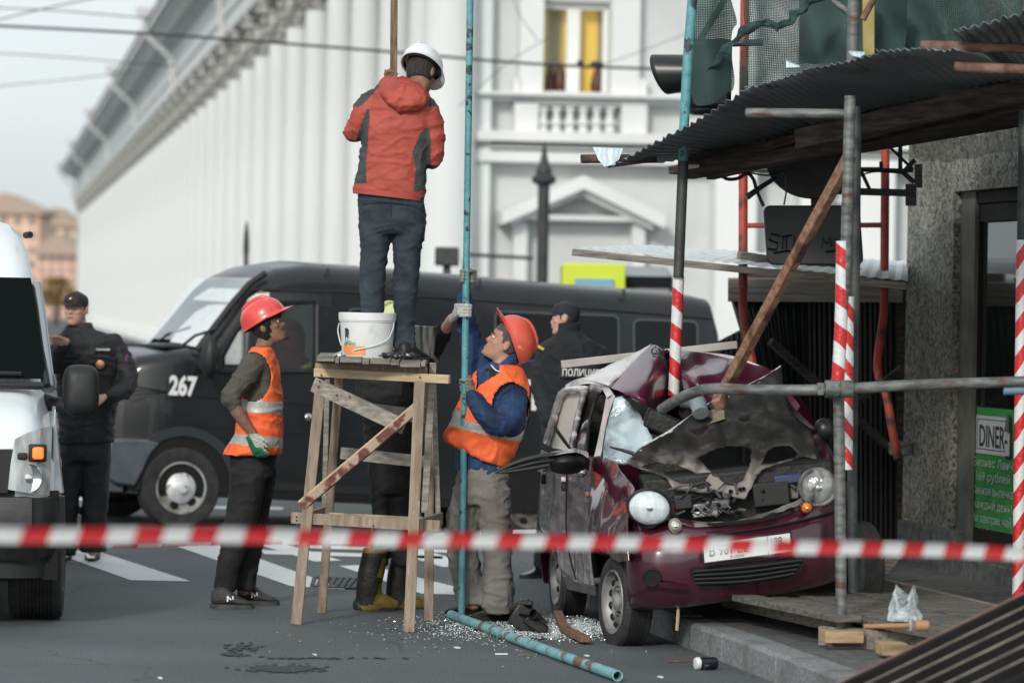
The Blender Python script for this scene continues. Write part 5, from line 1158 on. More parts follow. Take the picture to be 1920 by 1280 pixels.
# floor pan so nothing shows through
mb = MB(); mb.add([cq(1215, 1105, .1), cq(1585, 1060, .1), cq(1565, 1000, 2.7), cq(1110, 1070, 2.6)], [(0, 1, 2, 3)]); o = mb.build("floor_pan", INNER, car, sm=False); o.modifiers.new("s", 'SOLIDIFY').thickness = .12
# --- fender near
mb = MB()
cpatch(mb, [[(1113, 856, .72), (1130, 858, .62), (1152, 868, .42), (1172, 890, .15), (1190, 920, -.12)],
            [(1110, 895, .68), (1126, 895, .5), (1148, 908, .22), (1168, 925, .0), (1182, 950, -.28)],
            [(1108, 945, .64), (1121, 950, .4), (1142, 962, .1), (1162, 975, -.15), (1178, 985, -.38)],
            [(1106, 998, .6), (1118, 1003, .36), (1138, 1012, .02), (1160, 1018, -.25), (1180, 1020, -.46)],
            [(1108, 1002, .6), (1128, 1028, .3), (1148, 1045, -.0), (1166, 1052, -.28), (1184, 1052, -.5)]], 10, 10, noise_=.016, ns=5)
o = mb.build("front_fender", PLUM, car); o.modifiers.new("s", 'SOLIDIFY').thickness = .012
# --- nose and bumper
cols = [1164, 1182, 1218, 1265, 1320, 1380, 1440, 1490, 1540, 1575, 1606]
yo = [.12, -.3, -.46, -.5, -.52, -.53, -.53, -.52, -.46, -.3, .1]
def row(tops, dy): return [(x, y, o_ + dy) for x, y, o_ in zip(cols, tops, yo)]
mb = MB()
cpatch(mb, [row([955, 960, 985, 972, 978, 975, 968, 953, 936, 910, 895], .13), row([985, 990, 998, 990, 990, 985, 976, 963, 948, 930, 920], .03), row([1012, 1012, 1014, 1010, 1004, 996, 987, 977, 965, 955, 950], 0)], 6, 6, th=.03)
mb.build("nose_panel", PLUM, car)
mb = MB()
cpatch(mb, [row([1015, 1015, 1017, 1013, 1007, 999, 990, 980, 968, 958, 953], -.012), row([1030, 1030, 1032, 1028, 1020, 1012, 1004, 995, 983, 974, 968], -.06), row([1060, 1062, 1066, 1064, 1058, 1050, 1042, 1034, 1024, 1015, 1005], -.07), row([1095, 1097, 1104, 1106, 1102, 1094, 1086, 1078, 1068, 1058, 1045], -.05), row([1122, 1126, 1132, 1134, 1128, 1120, 1112, 1104, 1092, 1080, 1068], 0), row([1134, 1140, 1142, 1140, 1134, 1126, 1118, 1110, 1098, 1086, 1074], .08)], 6, 5, th=.03)
bp_ = mb.build("front_bumper", PLUM, car)
mb = MB(); mb.tube([cq(x, y, o_ - .015) for x, y, o_ in zip(cols[1:], [1013, 1015, 1011, 1005, 997, 988, 978, 966, 956, 951], yo[1:])], .006, 6, sub=4); mb.build("bumper_gap", SEAM, bp_)
mb = MB(); mb.patch([[cq(x, y, -.56) for x, y in r] for r in ([(1326, 981), (1360, 978), (1400, 974), (1440, 969), (1456, 966)], [(1328, 985), (1360, 984), (1400, 980), (1440, 974), (1457, 970)])], 4, 2, th=.03, thv=(0, 1, 0)); mb.build("nose_slot", HOLE, bp_)
mb = MB(); holed(mb, [(1294, 1066), (1340, 1062), (1400, 1056), (1460, 1050), (1502, 1044), (1510, 1052), (1500, 1072), (1480, 1082), (1400, 1093), (1330, 1101), (1308, 1096), (1297, 1084)], [], lambda x, y: -.625 + .0 * x, 14, ns=(1, 0)); gr = mb.build("lower_grille", HOLE, bp_)
for k in range(4):
    t = k / 3; mb = MB(); mb.tube([cq(1300 + 3 * t, 1071 + 20 * t * 1.1 , -.645), cq(1400, 1063 + 26 * t, -.655), cq(1503 - 14 * t, 1050 + 25 * t, -.645)], .007, 6, sub=3); mb.build("grille_bar", DARKPL, gr)
for px, py, rx, ry in ((1222, 1083, 19, 18),):
    mb = MB(); mb.lathe(cq(px, py, -.575), (-.1, -1, 0), [(.052, -.01), (.05, .004), (.045, .006), (.04, -.0), (.002, -.002)], 20); mb.build("fog_recess", HOLE, bp_)
mb = MB(); cpatch(mb, [[(1236, 1090, -.6), (1265, 1095, -.62), (1292, 1100, -.62)], [(1236, 1100, -.59), (1265, 1103, -.61), (1292, 1104, -.61)]], 3, 2, th=.02); mb.build("bumper_lip", PLUM, bp_)
# --- headlights
LENS = mat("lamp_glass", (.46, .54, .56), (.72, .78, .8), rough=.12, nscale=26, stretch=(1, 1, .15), coat=1, spec=1, bump=.3, bscale=60, lo=.3, hi=.7)
def lamp(px, py, rx, ry, y, tilt, rim, lens, nm="headlight", dark=False):
    c = cq(px, py, y); R = Matrix.Rotation(tilt, 3, 'Y'); mb_ = MB(); sx, sz = rx / 345, ry / 345
    def rg(k, dy): return [c + R @ V((sx * k * cos(a), dy, sz * k * sin(a))) for a in [2 * pi * j / 36 for j in range(36)]]
    mb_.rings([rg(1.13, .06), rg(1.13, -.01), rg(1.06, -.03), rg(1.0, -.022)], cap=False); h_ = mb_.build(nm, rim, car)
    mb_ = MB(); mb_.rings([rg(1.0, -.02), rg(.85, -.04), rg(.6, -.055), rg(.3, -.062), rg(.02, -.065)]); mb_.build("lens", lens, h_)
    mb_ = MB(); 
    mb_.rings([rg(.2, -.062), rg(.17, -.072), rg(.02, -.074)]); mb_.build("bulb_cap", CHR, h_); return h_
lamp(1217, 951, 38, 31, -.42, radians(8), DARKPL, LENS)
LENS2 = mat("clear_lamp_glass", (.1, .1, .1), (.45, .46, .45), rough=.1, nscale=14, stretch=(1.4, 1, .5), coat=1, spec=1, metal=.3, bump=.4, bscale=40)
lamp(1534, 913, 33, 33, -.4, 0, RIMS, LENS2)
lamp(1266, 985, 11, 12, -.49, 0, PLPALE, mat("small_clear_lens", (.55, .5, .42), (.8, .75, .7), rough=.1, coat=1, nscale=30, metal=.5), "side_lamp")
lamp(1512, 951, 11, 11, -.5, 0, PLUM, MT["orange_lens"], "indicator_lamp")
# --- number plate
c00, c10, c11, c01 = cq(1318, 1058, -.68), cq(1487, 1036, -.68), cq(1485, 996, -.66), cq(1315, 1019, -.66)
mb = MB(); mb.prism([c00, c10, c11, c01], (0, .012, 0)); pl = mb.build("number_plate", mat("plate_frame_black", (.01, .01, .012), rough=.4), bp_, bevel=.004)
X_ = (c10 - c00).normalized(); Z_ = (c01 - c00).normalized(); PW_ = (c10 - c00).length; PH_ = (c01 - c00).length; N_ = X_.cross(Z_).normalized()
def plp(x, z, o): return c00 + X_ * (x * PW_) + Z_ * (z * PH_) + N_ * o * (1 if N_.y < 0 else -1)
mb = MB(); mb.prism([plp(.02, .08, .002), plp(.98, .08, .002), plp(.98, .96, .002), plp(.02, .96, .002)], plp(0, 0, .003) - plp(0, 0, 0)); mb.build("plate_face", mat("plate_white", (.6, .61, .6), rough=.3, coat=.5), pl, bevel=.001)
PK = mat("plate_black_ink", (.01, .01, .01), rough=.5)
text("plate_text", "В 961 ЕЕ", plp(.07, .34, .0), X_, Z_, PH_ * .44, PK, pl, depth=.0066, sx=.8)
text("plate_region", "198", plp(.745, .45, .0), X_, Z_, PH_ * .4, PK, pl, depth=.0066, sx=.74)
text("plate_country", "RUSSIA", plp(.3, .13, .0), X_, Z_, PH_ * .13, PK, pl, depth=.0066, sx=1.2)
mb = MB(); mb.bar(plp(.725, .08, .0065), plp(.725, .96, .0065), .004, .002, up=(0, 1, 0)); mb.build("plate_divider", PK, pl)
# --- wheels
cax = V((-cos(radians(9.5)), -sin(radians(9.5)), 0)); steer = Matrix.Rotation(radians(8), 3, 'Z') @ cax
WR = .257
def whl(px, py, y, ax_, hgt=None):
    c = cq(px, py, y); make_wheel(car, c, ax_, WR, .155, .175, holes=12, cap_r=.04, hole_k=.76, hole_sz=.022, rimm=mat("dull_silver_rim", (.2, .2, .2), (.34, .34, .34), rough=.5, metal=.4, nscale=12, c3=(.08, .06, .05), c3scale=6, c3lo=.55, c3hi=.7))
cf = PZ(1150, 1214, 0); whl(1148, 1128, 0.02, steer)
cr = cq(1042, 1078, 2.3); whl(1042, 1078, 2.3, cax)
whl(1628, 1062, .15, -steer); whl(1580, 1020, 2.4, -cax)
mb = MB(); mb.box(cq(1250, 1070, .2), (.3, .5, .25)); mb.box(cq(1240, 1030, 2.3), (.3, .5, .25)); mb.box(cq(1540, 1030, .4), (.2, .4, .25)); mb.box(cq(1400, 1070, .5), (1.0, .9, .22)); mb.build("chassis", HOLE, car)
# --- greenhouse near side
mb = MB()
holed(mb, [(1013, 880), (1022, 835), (1036, 785), (1052, 735), (1062, 727), (1090, 722), (1104, 724), (1090, 775), (1074, 850), (1070, 862), (1014, 884)], [[(1031, 838), (1042, 795), (1057, 744), (1064, 738), (1090, 736), (1094, 742), (1082, 790), (1070, 842)]], lambda x, y: 2.9 - (x - 1013) / 43 + (850 - y) / 345 * .12, 9, ns=(3, .0))
gh = mb.build("rear_door_frame", PLPALE, car); gh.modifiers.new("s", 'SOLIDIFY').thickness = .02
mb = MB(); mb.prism([cq(x, y, 2.95 - (x - 1013) / 43 + (850 - y) / 345 * .12) for x, y in ((1030, 840), (1041, 795), (1056, 743), (1064, 736), (1093, 734), (1096, 742), (1083, 790), (1070, 844))], (0, .01, 0))
mb.build("rear_door_glass", mat("glass_painted_reflection", (.82, .8, .72), (.88, .86, .8), rough=.3, nscale=2), gh)  # bright reflection painted as a pale matt colour of the pane
mb = MB(); mb.patch([[cq(x, y, q) for x, y, q in r] for r in ([(1104, 722, 1.35), (1110, 720, 1.2), (1122, 722, 1.05), (1129, 730, .95)], [(1094, 765, 1.4), (1099, 765, 1.28), (1108, 768, 1.15), (1112, 772, 1.05)], [(1078, 820, 1.45), (1085, 822, 1.3), (1095, 828, 1.15), (1100, 830, 1.05)], [(1070, 862, 1.5), (1080, 862, 1.35), (1092, 865, 1.2), (1098, 866, 1.1)])], 5, 6, th=.03); mb.build("middle_pillar", PLUM, car)
mb = MB(); mb.tube([cq(x, y, q) for x, y, q in ((1104, 730, 1.3), (1094, 775, 1.32), (1084, 815, 1.35), (1073, 858, 1.4))], .012, 6, sub=3); mb.tube([cq(x, y, q) for x, y, q in ((1121, 735, 1.0), (1108, 780, 1.02), (1101, 830, 1.05), (1100, 850, 1.05))], .012, 6, sub=3); mb.build("door_rubber", DARKPL, car)
mb = MB(); mb.patch([[cq(x, y, q) for x, y, q in r] for r in ([(1138, 735, .95), (1149, 738, .85), (1155, 745, .8)], [(1131, 775, .85), (1139, 780, .78), (1144, 785, .72)], [(1120, 830, .78), (1128, 835, .7), (1132, 842, .65)], [(1112, 862, .72), (1122, 866, .66), (1132, 870, .6)])], 4, 6, th=.03); mb.build("front_pillar", PLPALE, car)
mb = MB(); mb.patch([[cq(x, y, q) for x, y, q in r] for r in ([(1060, 722, 2.0), (1078, 712, 1.7), (1108, 706, 1.35), (1132, 715, 1.05), (1150, 738, .85)], [(1058, 732, 2.0), (1078, 724, 1.7), (1106, 719, 1.33), (1126, 727, 1.05), (1138, 745, .85)])], 6, 4, th=.04); mb.build("roof_rail", PLPALE, car)
mb = MB(); mb.patch([[cq(x, y, 1.9) for x, y in r] for r in ([(1100, 735), (1140, 742), (1200, 745), (1300, 740)], [(1090, 850), (1120, 850), (1200, 850), (1300, 830)])], 3, 3, th=.02); mb.box(cq(1330, 845, 1.6), (.8, 1.2, .3)); mb.build("dark_interior", INNER, car)
# --- crazed windscreen
def crazed():
    m = bpy.data.materials.new("crazed_glass"); m.use_nodes = True; n = m.node_tree.nodes; lk = m.node_tree.links.new; b = n["Principled BSDF"]
    tc = n.new("ShaderNodeTexCoord"); vo = n.new("ShaderNodeTexVoronoi"); vo.feature = 'DISTANCE_TO_EDGE'; vo.inputs['Scale'].default_value = 110; lk(tc.outputs['Object'], vo.inputs['Vector'])
    nz = n.new("ShaderNodeTexNoise"); nz.inputs['Scale'].default_value = 6; nz.inputs['Detail'].default_value = 5; lk(tc.outputs['Object'], nz.inputs['Vector'])
    r = n.new("ShaderNodeValToRGB"); e = r.color_ramp.elements; e[0].position = .36; e[0].color = (.06, .08, .09, 1); e[1].position = .6; e[1].color = (.42, .52, .56, 1); lk(nz.outputs['Fac'], r.inputs[0]); lk(r.outputs[0], b.inputs['Base Color'])
    b.inputs['Roughness'].default_value = .18; b.inputs['Specular IOR Level'].default_value = 1; bp = n.new("ShaderNodeBump"); bp.inputs['Strength'].default_value = .35; bp.inputs['Distance'].default_value = .004; lk(vo.outputs['Distance'], bp.inputs['Height']); lk(bp.outputs[0], b.inputs['Normal']); return m
mb = MB(); holed(mb, [(1153, 746), (1166, 742), (1182, 758), (1200, 778), (1215, 805), (1227, 828), (1208, 838), (1191, 849), (1182, 862), (1174, 871), (1152, 869), (1131, 865), (1131, 842), (1141, 786)], [], lambda x, y: .75 - (y - 745) / 345 * .6 - (x - 1131) / 345 * .25, 7, ns=(3, .03)); wg = mb.build("shattered_windscreen", crazed(), car); wg.modifiers.new("s", 'SOLIDIFY').thickness = .006
mb = MB(); mb.tube([cq(1144, 838, .3), cq(1165, 843, .22), cq(1188, 850, .2)], [.005, .009, .012], 6); mb.build("wiper", DARKPL, wg)
mb = MB(); mb.tube([cq(1155, 744, .8), cq(1141, 786, .72), cq(1131, 842, .6), cq(1131, 866, .55), cq(1174, 872, .4)], .008, 6, sub=4); mb.build("screen_rubber", DARKPL, wg)
# --- roof, crushed into folds
ROOFP = mat("plum_roof_paint", (.06, .007, .024), (.08, .01, .032), rough=.32, coat=.45, nscale=3)
mb = MB(); holed(mb, [(1092, 712), (1142, 686), (1196, 661), (1222, 646), (1200, 672), (1170, 700), (1141, 724), (1118, 716)], [], lambda x, y: 1.1 + (712 - y) / 345 * 3.5 - (x - 1092) / 345 * .6, 7, ns=(2, .02)); o = mb.build("roof_skin", PLPALE, car); o.modifiers.new("s", 'SOLIDIFY').thickness = .006  # left fold: its sky reflection is put into the pale colour
mb = MB(); mb.patch([[cq(*q) for q in r] for r in ([(1141, 723, .95), (1168, 698, 1.1), (1200, 668, 1.3), (1224, 646, 1.45), (1243, 655, 1.35)], [(1150, 728, .8), (1178, 712, .85), (1208, 692, .95), (1235, 672, 1.15), (1250, 680, 1.2)], [(1165, 735, .65), (1190, 728, .62), (1215, 715, .7), (1238, 705, .95), (1252, 705, 1.1)], [(1180, 742, .6), (1198, 742, .55), (1215, 745, .6), (1232, 745, .85), (1248, 750, 1.1)], [(1190, 750, .6), (1205, 755, .55), (1220, 765, .6), (1234, 775, .8), (1245, 780, 1.0)])], 8, 8, th=.008, thv=(0, 1, 0), fn=lambda p, a, b: p + V((0, 1, .3)) * .022 * noise.noise(p * 6)); mb.build("roof_skin", ROOFP, car)
mb = MB(); mb.patch([[cq(*q) for q in r] for r in ([(1272, 656, 1.5), (1320, 662, 1.45), (1370, 670, 1.4), (1410, 682, 1.3), (1450, 698, 1.1), (1500, 760, .8)], [(1276, 680, 1.1), (1318, 685, 1.25), (1360, 694, 1.0), (1400, 704, 1.05), (1440, 720, .95), (1492, 775, .75)], [(1280, 715, .95), (1305, 712, .75), (1340, 722, .8), (1380, 730, .8), (1425, 745, .8), (1490, 800, .7)], [(1285, 760, 1.0), (1310, 762, .85), (1345, 760, .75), (1385, 760, .7), (1430, 775, .7), (1490, 820, .65)])], 9, 9, th=.008, thv=(0, 1, 0), fn=lambda p, a, b: p + V((0, 1, .3)) * .035 * noise.noise(p * 4.5)); mb.build("roof_skin", ROOFP, car)
mb = MB(); mb.patch([[cq(*q) for q in r] for r in ([(1272, 655, 1.55), (1320, 660, 1.5), (1370, 666, 1.45), (1412, 680, 1.3), (1452, 697, 1.1)], [(1272, 660, 1.5), (1320, 667, 1.45), (1368, 678, 1.4), (1408, 690, 1.28), (1446, 704, 1.08)])], 6, 3, th=.02, thv=(0, 1, 0)); mb.build("roof_ridge_highlight", PLPALE, car)  # pale strip painted as the highlight along the right ridge
mb = MB(); mb.patch([[cq(*q) for q in r] for r in ([(1243, 655, 1.4), (1252, 700, 1.5), (1245, 780, 1.3)], [(1262, 657, 1.7), (1266, 710, 1.75), (1262, 790, 1.5)], [(1280, 657, 1.5), (1284, 710, 1.3), (1290, 790, 1.1)])], 6, 6, th=.01, fn=lambda p, a, b: p + V((1, 1, .3)) * .05 * noise.noise(p * 13)); mb.build("torn_headlining", mat("torn_lining", (.012, .01, .01), (.03, .025, .025), rough=.95, nscale=30, bump=1, bscale=50), car)
mb = MB()
rj = random.Random(11)
for k in range(46):
    x = rj.uniform(1222, 1252); y = 650 + rj.uniform(0, 60); a = cq(x, y, 1.2 + rj.uniform(-.1, .1)); mb.tube([a, a + V((rj.uniform(-.03, .04), -.02, rj.uniform(-.05, .03)))], [.004, .001], 4)
mb.build("frayed_edge", MT["torn_lining"], car)
# rear roof and dark void behind the folds
mb = MB(); mb.patch([[cq(*q) for q in r] for r in ([(1062, 724, 2.4), (1150, 690, 2.4), (1300, 672, 2.4), (1440, 700, 2.4)], [(1040, 760, 2.7), (1150, 745, 2.8), (1330, 730, 2.8), (1500, 740, 2.7)])], 4, 4, th=.02); mb.build("rear_roof", PLUM, car)
# dashboard rubble
mb = MB(); mb.box(cq(1330, 850, .75), (.8, .3, .25)); mb.box(cq(1255, 800, .75), (.3, .35, .12), Matrix.Rotation(.4, 3, 'Y')); mb.build("dashboard", INNER, car, bevel=.02)
mb = MB(); mb.tube([cq(1285, 748, .4), cq(1306, 752, .2), cq(1314, 775, .1)], [.05, .05, .045], 12, sub=4); mb.build("exposed_duct", mat("duct_plastic", (.12, .15, .16), (.22, .26, .27), rough=.4, nscale=9), car)
# bonnet, buckled and thrown up, seen from beneath
HO = [(1174, 870), (1200, 843), (1225, 827), (1253, 811), (1290, 785), (1332, 757), (1375, 737), (1409, 721), (1440, 705), (1464, 688), (1466, 715), (1473, 747), (1482, 775), (1502, 796), (1521, 811), (1527, 838), (1530, 862), (1505, 858), (1493, 863), (1468, 868), (1434, 879), (1417, 892), (1409, 915), (1396, 937), (1375, 932), (1355, 922), (1310, 923), (1265, 918), (1256, 908), (1248, 896), (1216, 885)]
HH = [[(1197, 876), (1235, 869), (1270, 873), (1298, 883), (1336, 912), (1312, 917), (1268, 907), (1246, 888)], [(1306, 860), (1330, 848), (1366, 838), (1400, 838), (1411, 848), (1407, 878), (1396, 903), (1374, 914), (1338, 893)], [(1426, 874), (1440, 845), (1462, 838), (1483, 838), (1496, 853), (1488, 861), (1453, 871)]]
def segd(x, y, a, b):
    t = max(0, min(1, ((x - a[0]) * (b[0] - a[0]) + (y - a[1]) * (b[1] - a[1])) / ((b[0] - a[0]) ** 2 + (b[1] - a[1]) ** 2))); return math.hypot(x - a[0] - t * (b[0] - a[0]), y - a[1] - t * (b[1] - a[1]))
RIBS = [((1300, 870), (1388, 925)), ((1415, 850), (1403, 905)), ((1240, 862), (1300, 855)), ((1300, 855), (1400, 832)), ((1400, 832), (1500, 828)), ((1262, 912), (1360, 918)), ((1425, 880), (1500, 866)), ((1330, 760), (1470, 800)), ((1300, 800), (1450, 760)), ((1180, 868), (1250, 880))]
def hy(x, y): return .42 - (y - 700) / 345 * 1.05 + .1 * math.sin((x - 1200) / 60.0) - .03 * max(0, 1 - min(segd(x, y, a, b) for a, b in RIBS) / 11)
def hm(x, y):
    j = 10 * noise.noise(V((x / 22, y / 22, 0))); e = y + j - (830 if x > 1290 else 852 + (1290 - x) * .2)
    if x > 1500: return 0
    return 1 if e > 12 else (2 if e > -6 else 0)
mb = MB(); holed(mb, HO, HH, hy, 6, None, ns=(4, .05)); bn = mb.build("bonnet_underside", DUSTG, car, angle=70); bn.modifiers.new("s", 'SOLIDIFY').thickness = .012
mb = MB(); pts = HO[1:10]; mb.patch([[cq(x, y - 4, hy(x, y) + .03) for x, y in pts], [cq(x, y + 3, hy(x, y) - .02) for x, y in pts]], 4, 2, th=.006); mb.build("bonnet_edge", mat("bare_bent_edge", (.5, .44, .46), (.62, .58, .6), rough=.35, metal=.2, nscale=8), bn)
mb = MB(); mb.prism([cq(x, y, hy(x, y) - .03) for x, y in ((1325, 770), (1357, 762), (1359, 785), (1327, 795))], (0, .004, 0)); mb.build("paper_label", mat("aged_label", (.16, .14, .09), (.22, .2, .14), rough=.8, nscale=40), bn)
for k, (x, y) in enumerate(((1370, 921), (1388, 917), (1394, 916))):
    mb = MB(); mb.lathe(cq(x, y, hy(x, y) - .035), (0, -1, 0), [(.012, 0), (.013, .004), (.008, .004), (.007, 0)], 14); mb.build("lock_hole", DARKPL, bn)
mb = MB(); mb.patch([[cq(x, y, q) for x, y, q in r] for r in ([(1466, 742, .4), (1478, 765, .35), (1500, 788, .3), (1524, 806, .25)], [(1473, 738, .5), (1488, 762, .45), (1510, 785, .4), (1532, 806, .3)])], 5, 3, th=.02); mb.build("far_screen_pillar", PLUM, car)
mb = MB(); mb.patch([[cq(x, y, q) for x, y, q in r] for r in ([(1532, 806, .35), (1548, 828, .25), (1566, 858, .1), (1582, 890, 0)], [(1524, 820, .2), (1535, 850, .05), (1548, 875, -.12), (1572, 900, -.2)])], 5, 3, th=.03); mb.build("far_fender", PLUM, car)
# engine bay
mb = MB(); mb.box(cq(1380, 925, .25), (1.05, .8, .3), Matrix.Rotation(-.12, 3, 'Y')); mb.box(cq(1470, 885, .65), (.5, .3, .35)); mb.build("engine_block", INNER, car, bevel=.02)
mb = MB(); rows = [[(1186, 930, -.2), (1235, 962, -.3), (1262, 972, -.36), (1300, 980, -.4), (1350, 978, -.42), (1400, 971, -.42), (1450, 955, -.4), (1490, 940, -.38), (1505, 930, -.3)], [(1190, 950, -.3), (1240, 970, -.42), (1265, 978, -.45), (1300, 986, -.47), (1350, 983, -.48), (1400, 976, -.48), (1450, 962, -.47), (1490, 950, -.45), (1505, 940, -.4)]]
cpatch(mb, rows, 5, 3, th=.02, noise_=.01, ns=15); mb.build("slam_panel", FRAMEM, car)
ENG = [((1322, 962), (.14, .1, .035), RIMS, "lock_mount"), ((1445, 925), (.2, .12, .13), mat("air_box_plastic", (.014, .015, .015), rough=.7), "air_box"), ((1477, 897), (.16, .14, .05), mat("battery_blue", (.02, .04, .1), rough=.5), "battery"), ((1486, 918), (.06, .05, .1), MT["grimy_primer"], "lamp_bracket"), ((1280, 940), (.1, .12, .08), DARKPL, "fluid_tank"), ((1268, 950), (.03, .05, .05), mat("red_cap", (.25, .03, .02), rough=.5), "cap"), ((1345, 945), (.13, .1, .05), mat("grey_metal", (.08, .08, .08), (.2, .2, .2), rough=.4, metal=.6, nscale=20), "pulley_housing"), ((1310, 948), (.08, .1, .03), MT["grey_metal"], "bracket")]
for (x, y), sz, m_, nm in ENG:
    mb = MB(); mb.box(cq(x, y, -.22), sz, Matrix.Rotation(-.12, 3, 'Y')); mb.build(nm, m_, car, bevel=.008)
mb = MB(); rj = random.Random(4)
for k in range(30):
    if k == 14: mb.build('engine_hoses', DARKPL, car); mb = MB()
    x = rj.uniform(1275, 1500); y = rj.uniform(915, 962) - max(0, x - 1430) * .25; mb.tube([cq(x, y, -.28), cq(x + rj.uniform(-25, 25), y + rj.uniform(-20, 8), -.25), cq(x + rj.uniform(-40, 40), y + rj.uniform(-18, 10), -.2)], rj.choice([.006, .009, .012]), 6, sub=4)
mb.build("engine_hoses", mat('dirty_hose', (.02, .02, .019), (.12, .115, .1), rough=.5, nscale=14), car)
mb = MB()
for k, (x, y) in enumerate([(1305, 955), (1320, 955), (1340, 958), (1358, 950)]): mb.tube([cq(x, y - 6, -.36), cq(x + 12, y + 2, -.38), cq(x + 4, y + 10, -.36), cq(x - 8, y + 4, -.36), cq(x, y - 6, -.36)], .006, 6)
mb.build("lock_loop", MT["grey_metal"], car)
# mirrors
mb = MB(); mb.patch([[cq(x, y, q) for x, y, q in r] for r in ([(1030, 852, .45), (1050, 847, .35), (1080, 844, .35), (1100, 850, .5), (1106, 862, .65)], [(1029, 866, .38), (1050, 866, .28), (1078, 866, .3), (1098, 872, .45), (1104, 880, .62)], [(1034, 884, .45), (1050, 888, .38), (1075, 888, .4), (1090, 884, .5), (1100, 882, .65)])], 5, 5, th=.08, thv=(0, 1, 0)); mi = mb.build("bent_mirror", DARKPL, car)
mb = MB(); mb.patch([[cq(x, y, q) for x, y, q in r] for r in ([(1000, 858, .4), (1040, 846, .42), (1082, 840, .4), (1103, 848, .52)], [(1000, 862, .33), (1040, 853, .3), (1082, 848, .28), (1104, 860, .5)])], 5, 3, th=.03); mb.build("mirror_shell", PLUM, mi)
mb = MB()
for st in ([(928, 886), (960, 870), (1010, 856), (1060, 850)], [(930, 887), (970, 882), (1030, 872)], [(940, 884), (1000, 868), (1040, 862)]): mb.tube([cq(x, y, .35) for x, y in st], [.004, .012, .015, .012][:len(st)], 8, sub=4)
mb.build("torn_window_frame", DARKPL, mi)
mb = MB()
for st in ([(1013, 830), (1035, 842), (1065, 846)], [(1039, 798), (1050, 815), (1072, 845)], [(1013, 838), (1040, 848), (1072, 848)]): mb.tube([cq(x, y, .9) for x, y in st], [.009, .012, .009], 6, sub=3)
mb.build("torn_rubber", DARKPL, mi)
mb = MB(); mb.ell(cq(1090, 885, .5), .035, .03, .03); mb.build("mirror_chrome", CHR, mi)
mb = MB(); mb.ell(cq(1546, 806, .35), .065, .06, .07); mb.tube([cq(1530, 812, .4), cq(1545, 812, .35)], .02, 8); mb.build("far_mirror", BP, car)
# rods and splinter under the bumper
mb = MB(); mb.tube([cq(1272, 1130, -.45), cq(1271, 1155, -.45), cq(1269, 1181, -.44)], [.006, .01, .009], 6); mb.tube([cq(1291, 1120, -.45), cq(1292, 1130, -.45)], .006, 6); mb.build("splinter", mat("pale_splinter", (.4, .33, .2), rough=.8), car)
# pale batten lying across behind the roof
mb = MB(); mb.bar(P(1053, 683, 25.6), P(1381, 646, 25.9), .03, .045); tag(mb.build("pale_batten", mat("pale_batten_wood", (.42, .4, .37), (.55, .53, .5), rough=.6, nscale=6), bevel=.003), "thin pale batten lying across behind the crushed car roof", "batten")
# ================================================================== people
def skinm(nm, c, c2): return mat(nm, c, c2, rough=.5, nscale=30, bump=.12, bscale=180, spec=.35)
SK_PALE = skinm("skin_pale", (.5, .29, .22), (.58, .34, .27)); SK_TAN = skinm("skin_tanned", (.2, .105, .07), (.27, .145, .1)); SK_MID = skinm("skin_ruddy", (.4, .2, .15), (.47, .25, .19))
HAIRB = mat("dark_hair", (.012, .01, .009), (.03, .024, .02), rough=.7, nscale=60, stretch=(1, 1, .2), bump=.6, bscale=120)
HAIRG = mat("greying_hair", (.05, .045, .04), (.12, .11, .1), rough=.7, nscale=60, bump=.6, bscale=120)
EYEW = mat("eye_white", (.6, .57, .54), rough=.2, coat=1); EYED = mat("eye_dark", (.01, .008, .007), rough=.15, coat=1); LIP = mat("lips", (.28, .11, .09), rough=.5); BROW = mat("eyebrows", (.02, .015, .012), rough=.9)
HZ = [(0, .034, .076, .01), (.008, .042, .083, .02), (.025, .052, .087, .035), (.042, .058, .0845, .05), (.06, .063, .0855, .062), (.08, .067, .086, .075), (.1, .07, .086, .086), (.12, .073, .082, .094), (.14, .0755, .086, .1), (.16, .077, .09, .1), (.18, .075, .085, .096), (.2, .066, .07, .083), (.215, .052, .052, .066), (.228, .03, .028, .042), (.234, .008, .006, .012)]
def head_xf(c, fwd, up, k=1.0):
    """c = centre of the skull; local x right, y forward, z up with chin at -.115"""
    F = V(fwd).normalized(); U = V(up).normalized(); Rr = F.cross(U).normalized(); U = Rr.cross(F).normalized()
    return lambda x, y, z: V(c) + (Rr * x + F * (y - .0) + U * (z - .117)) * k
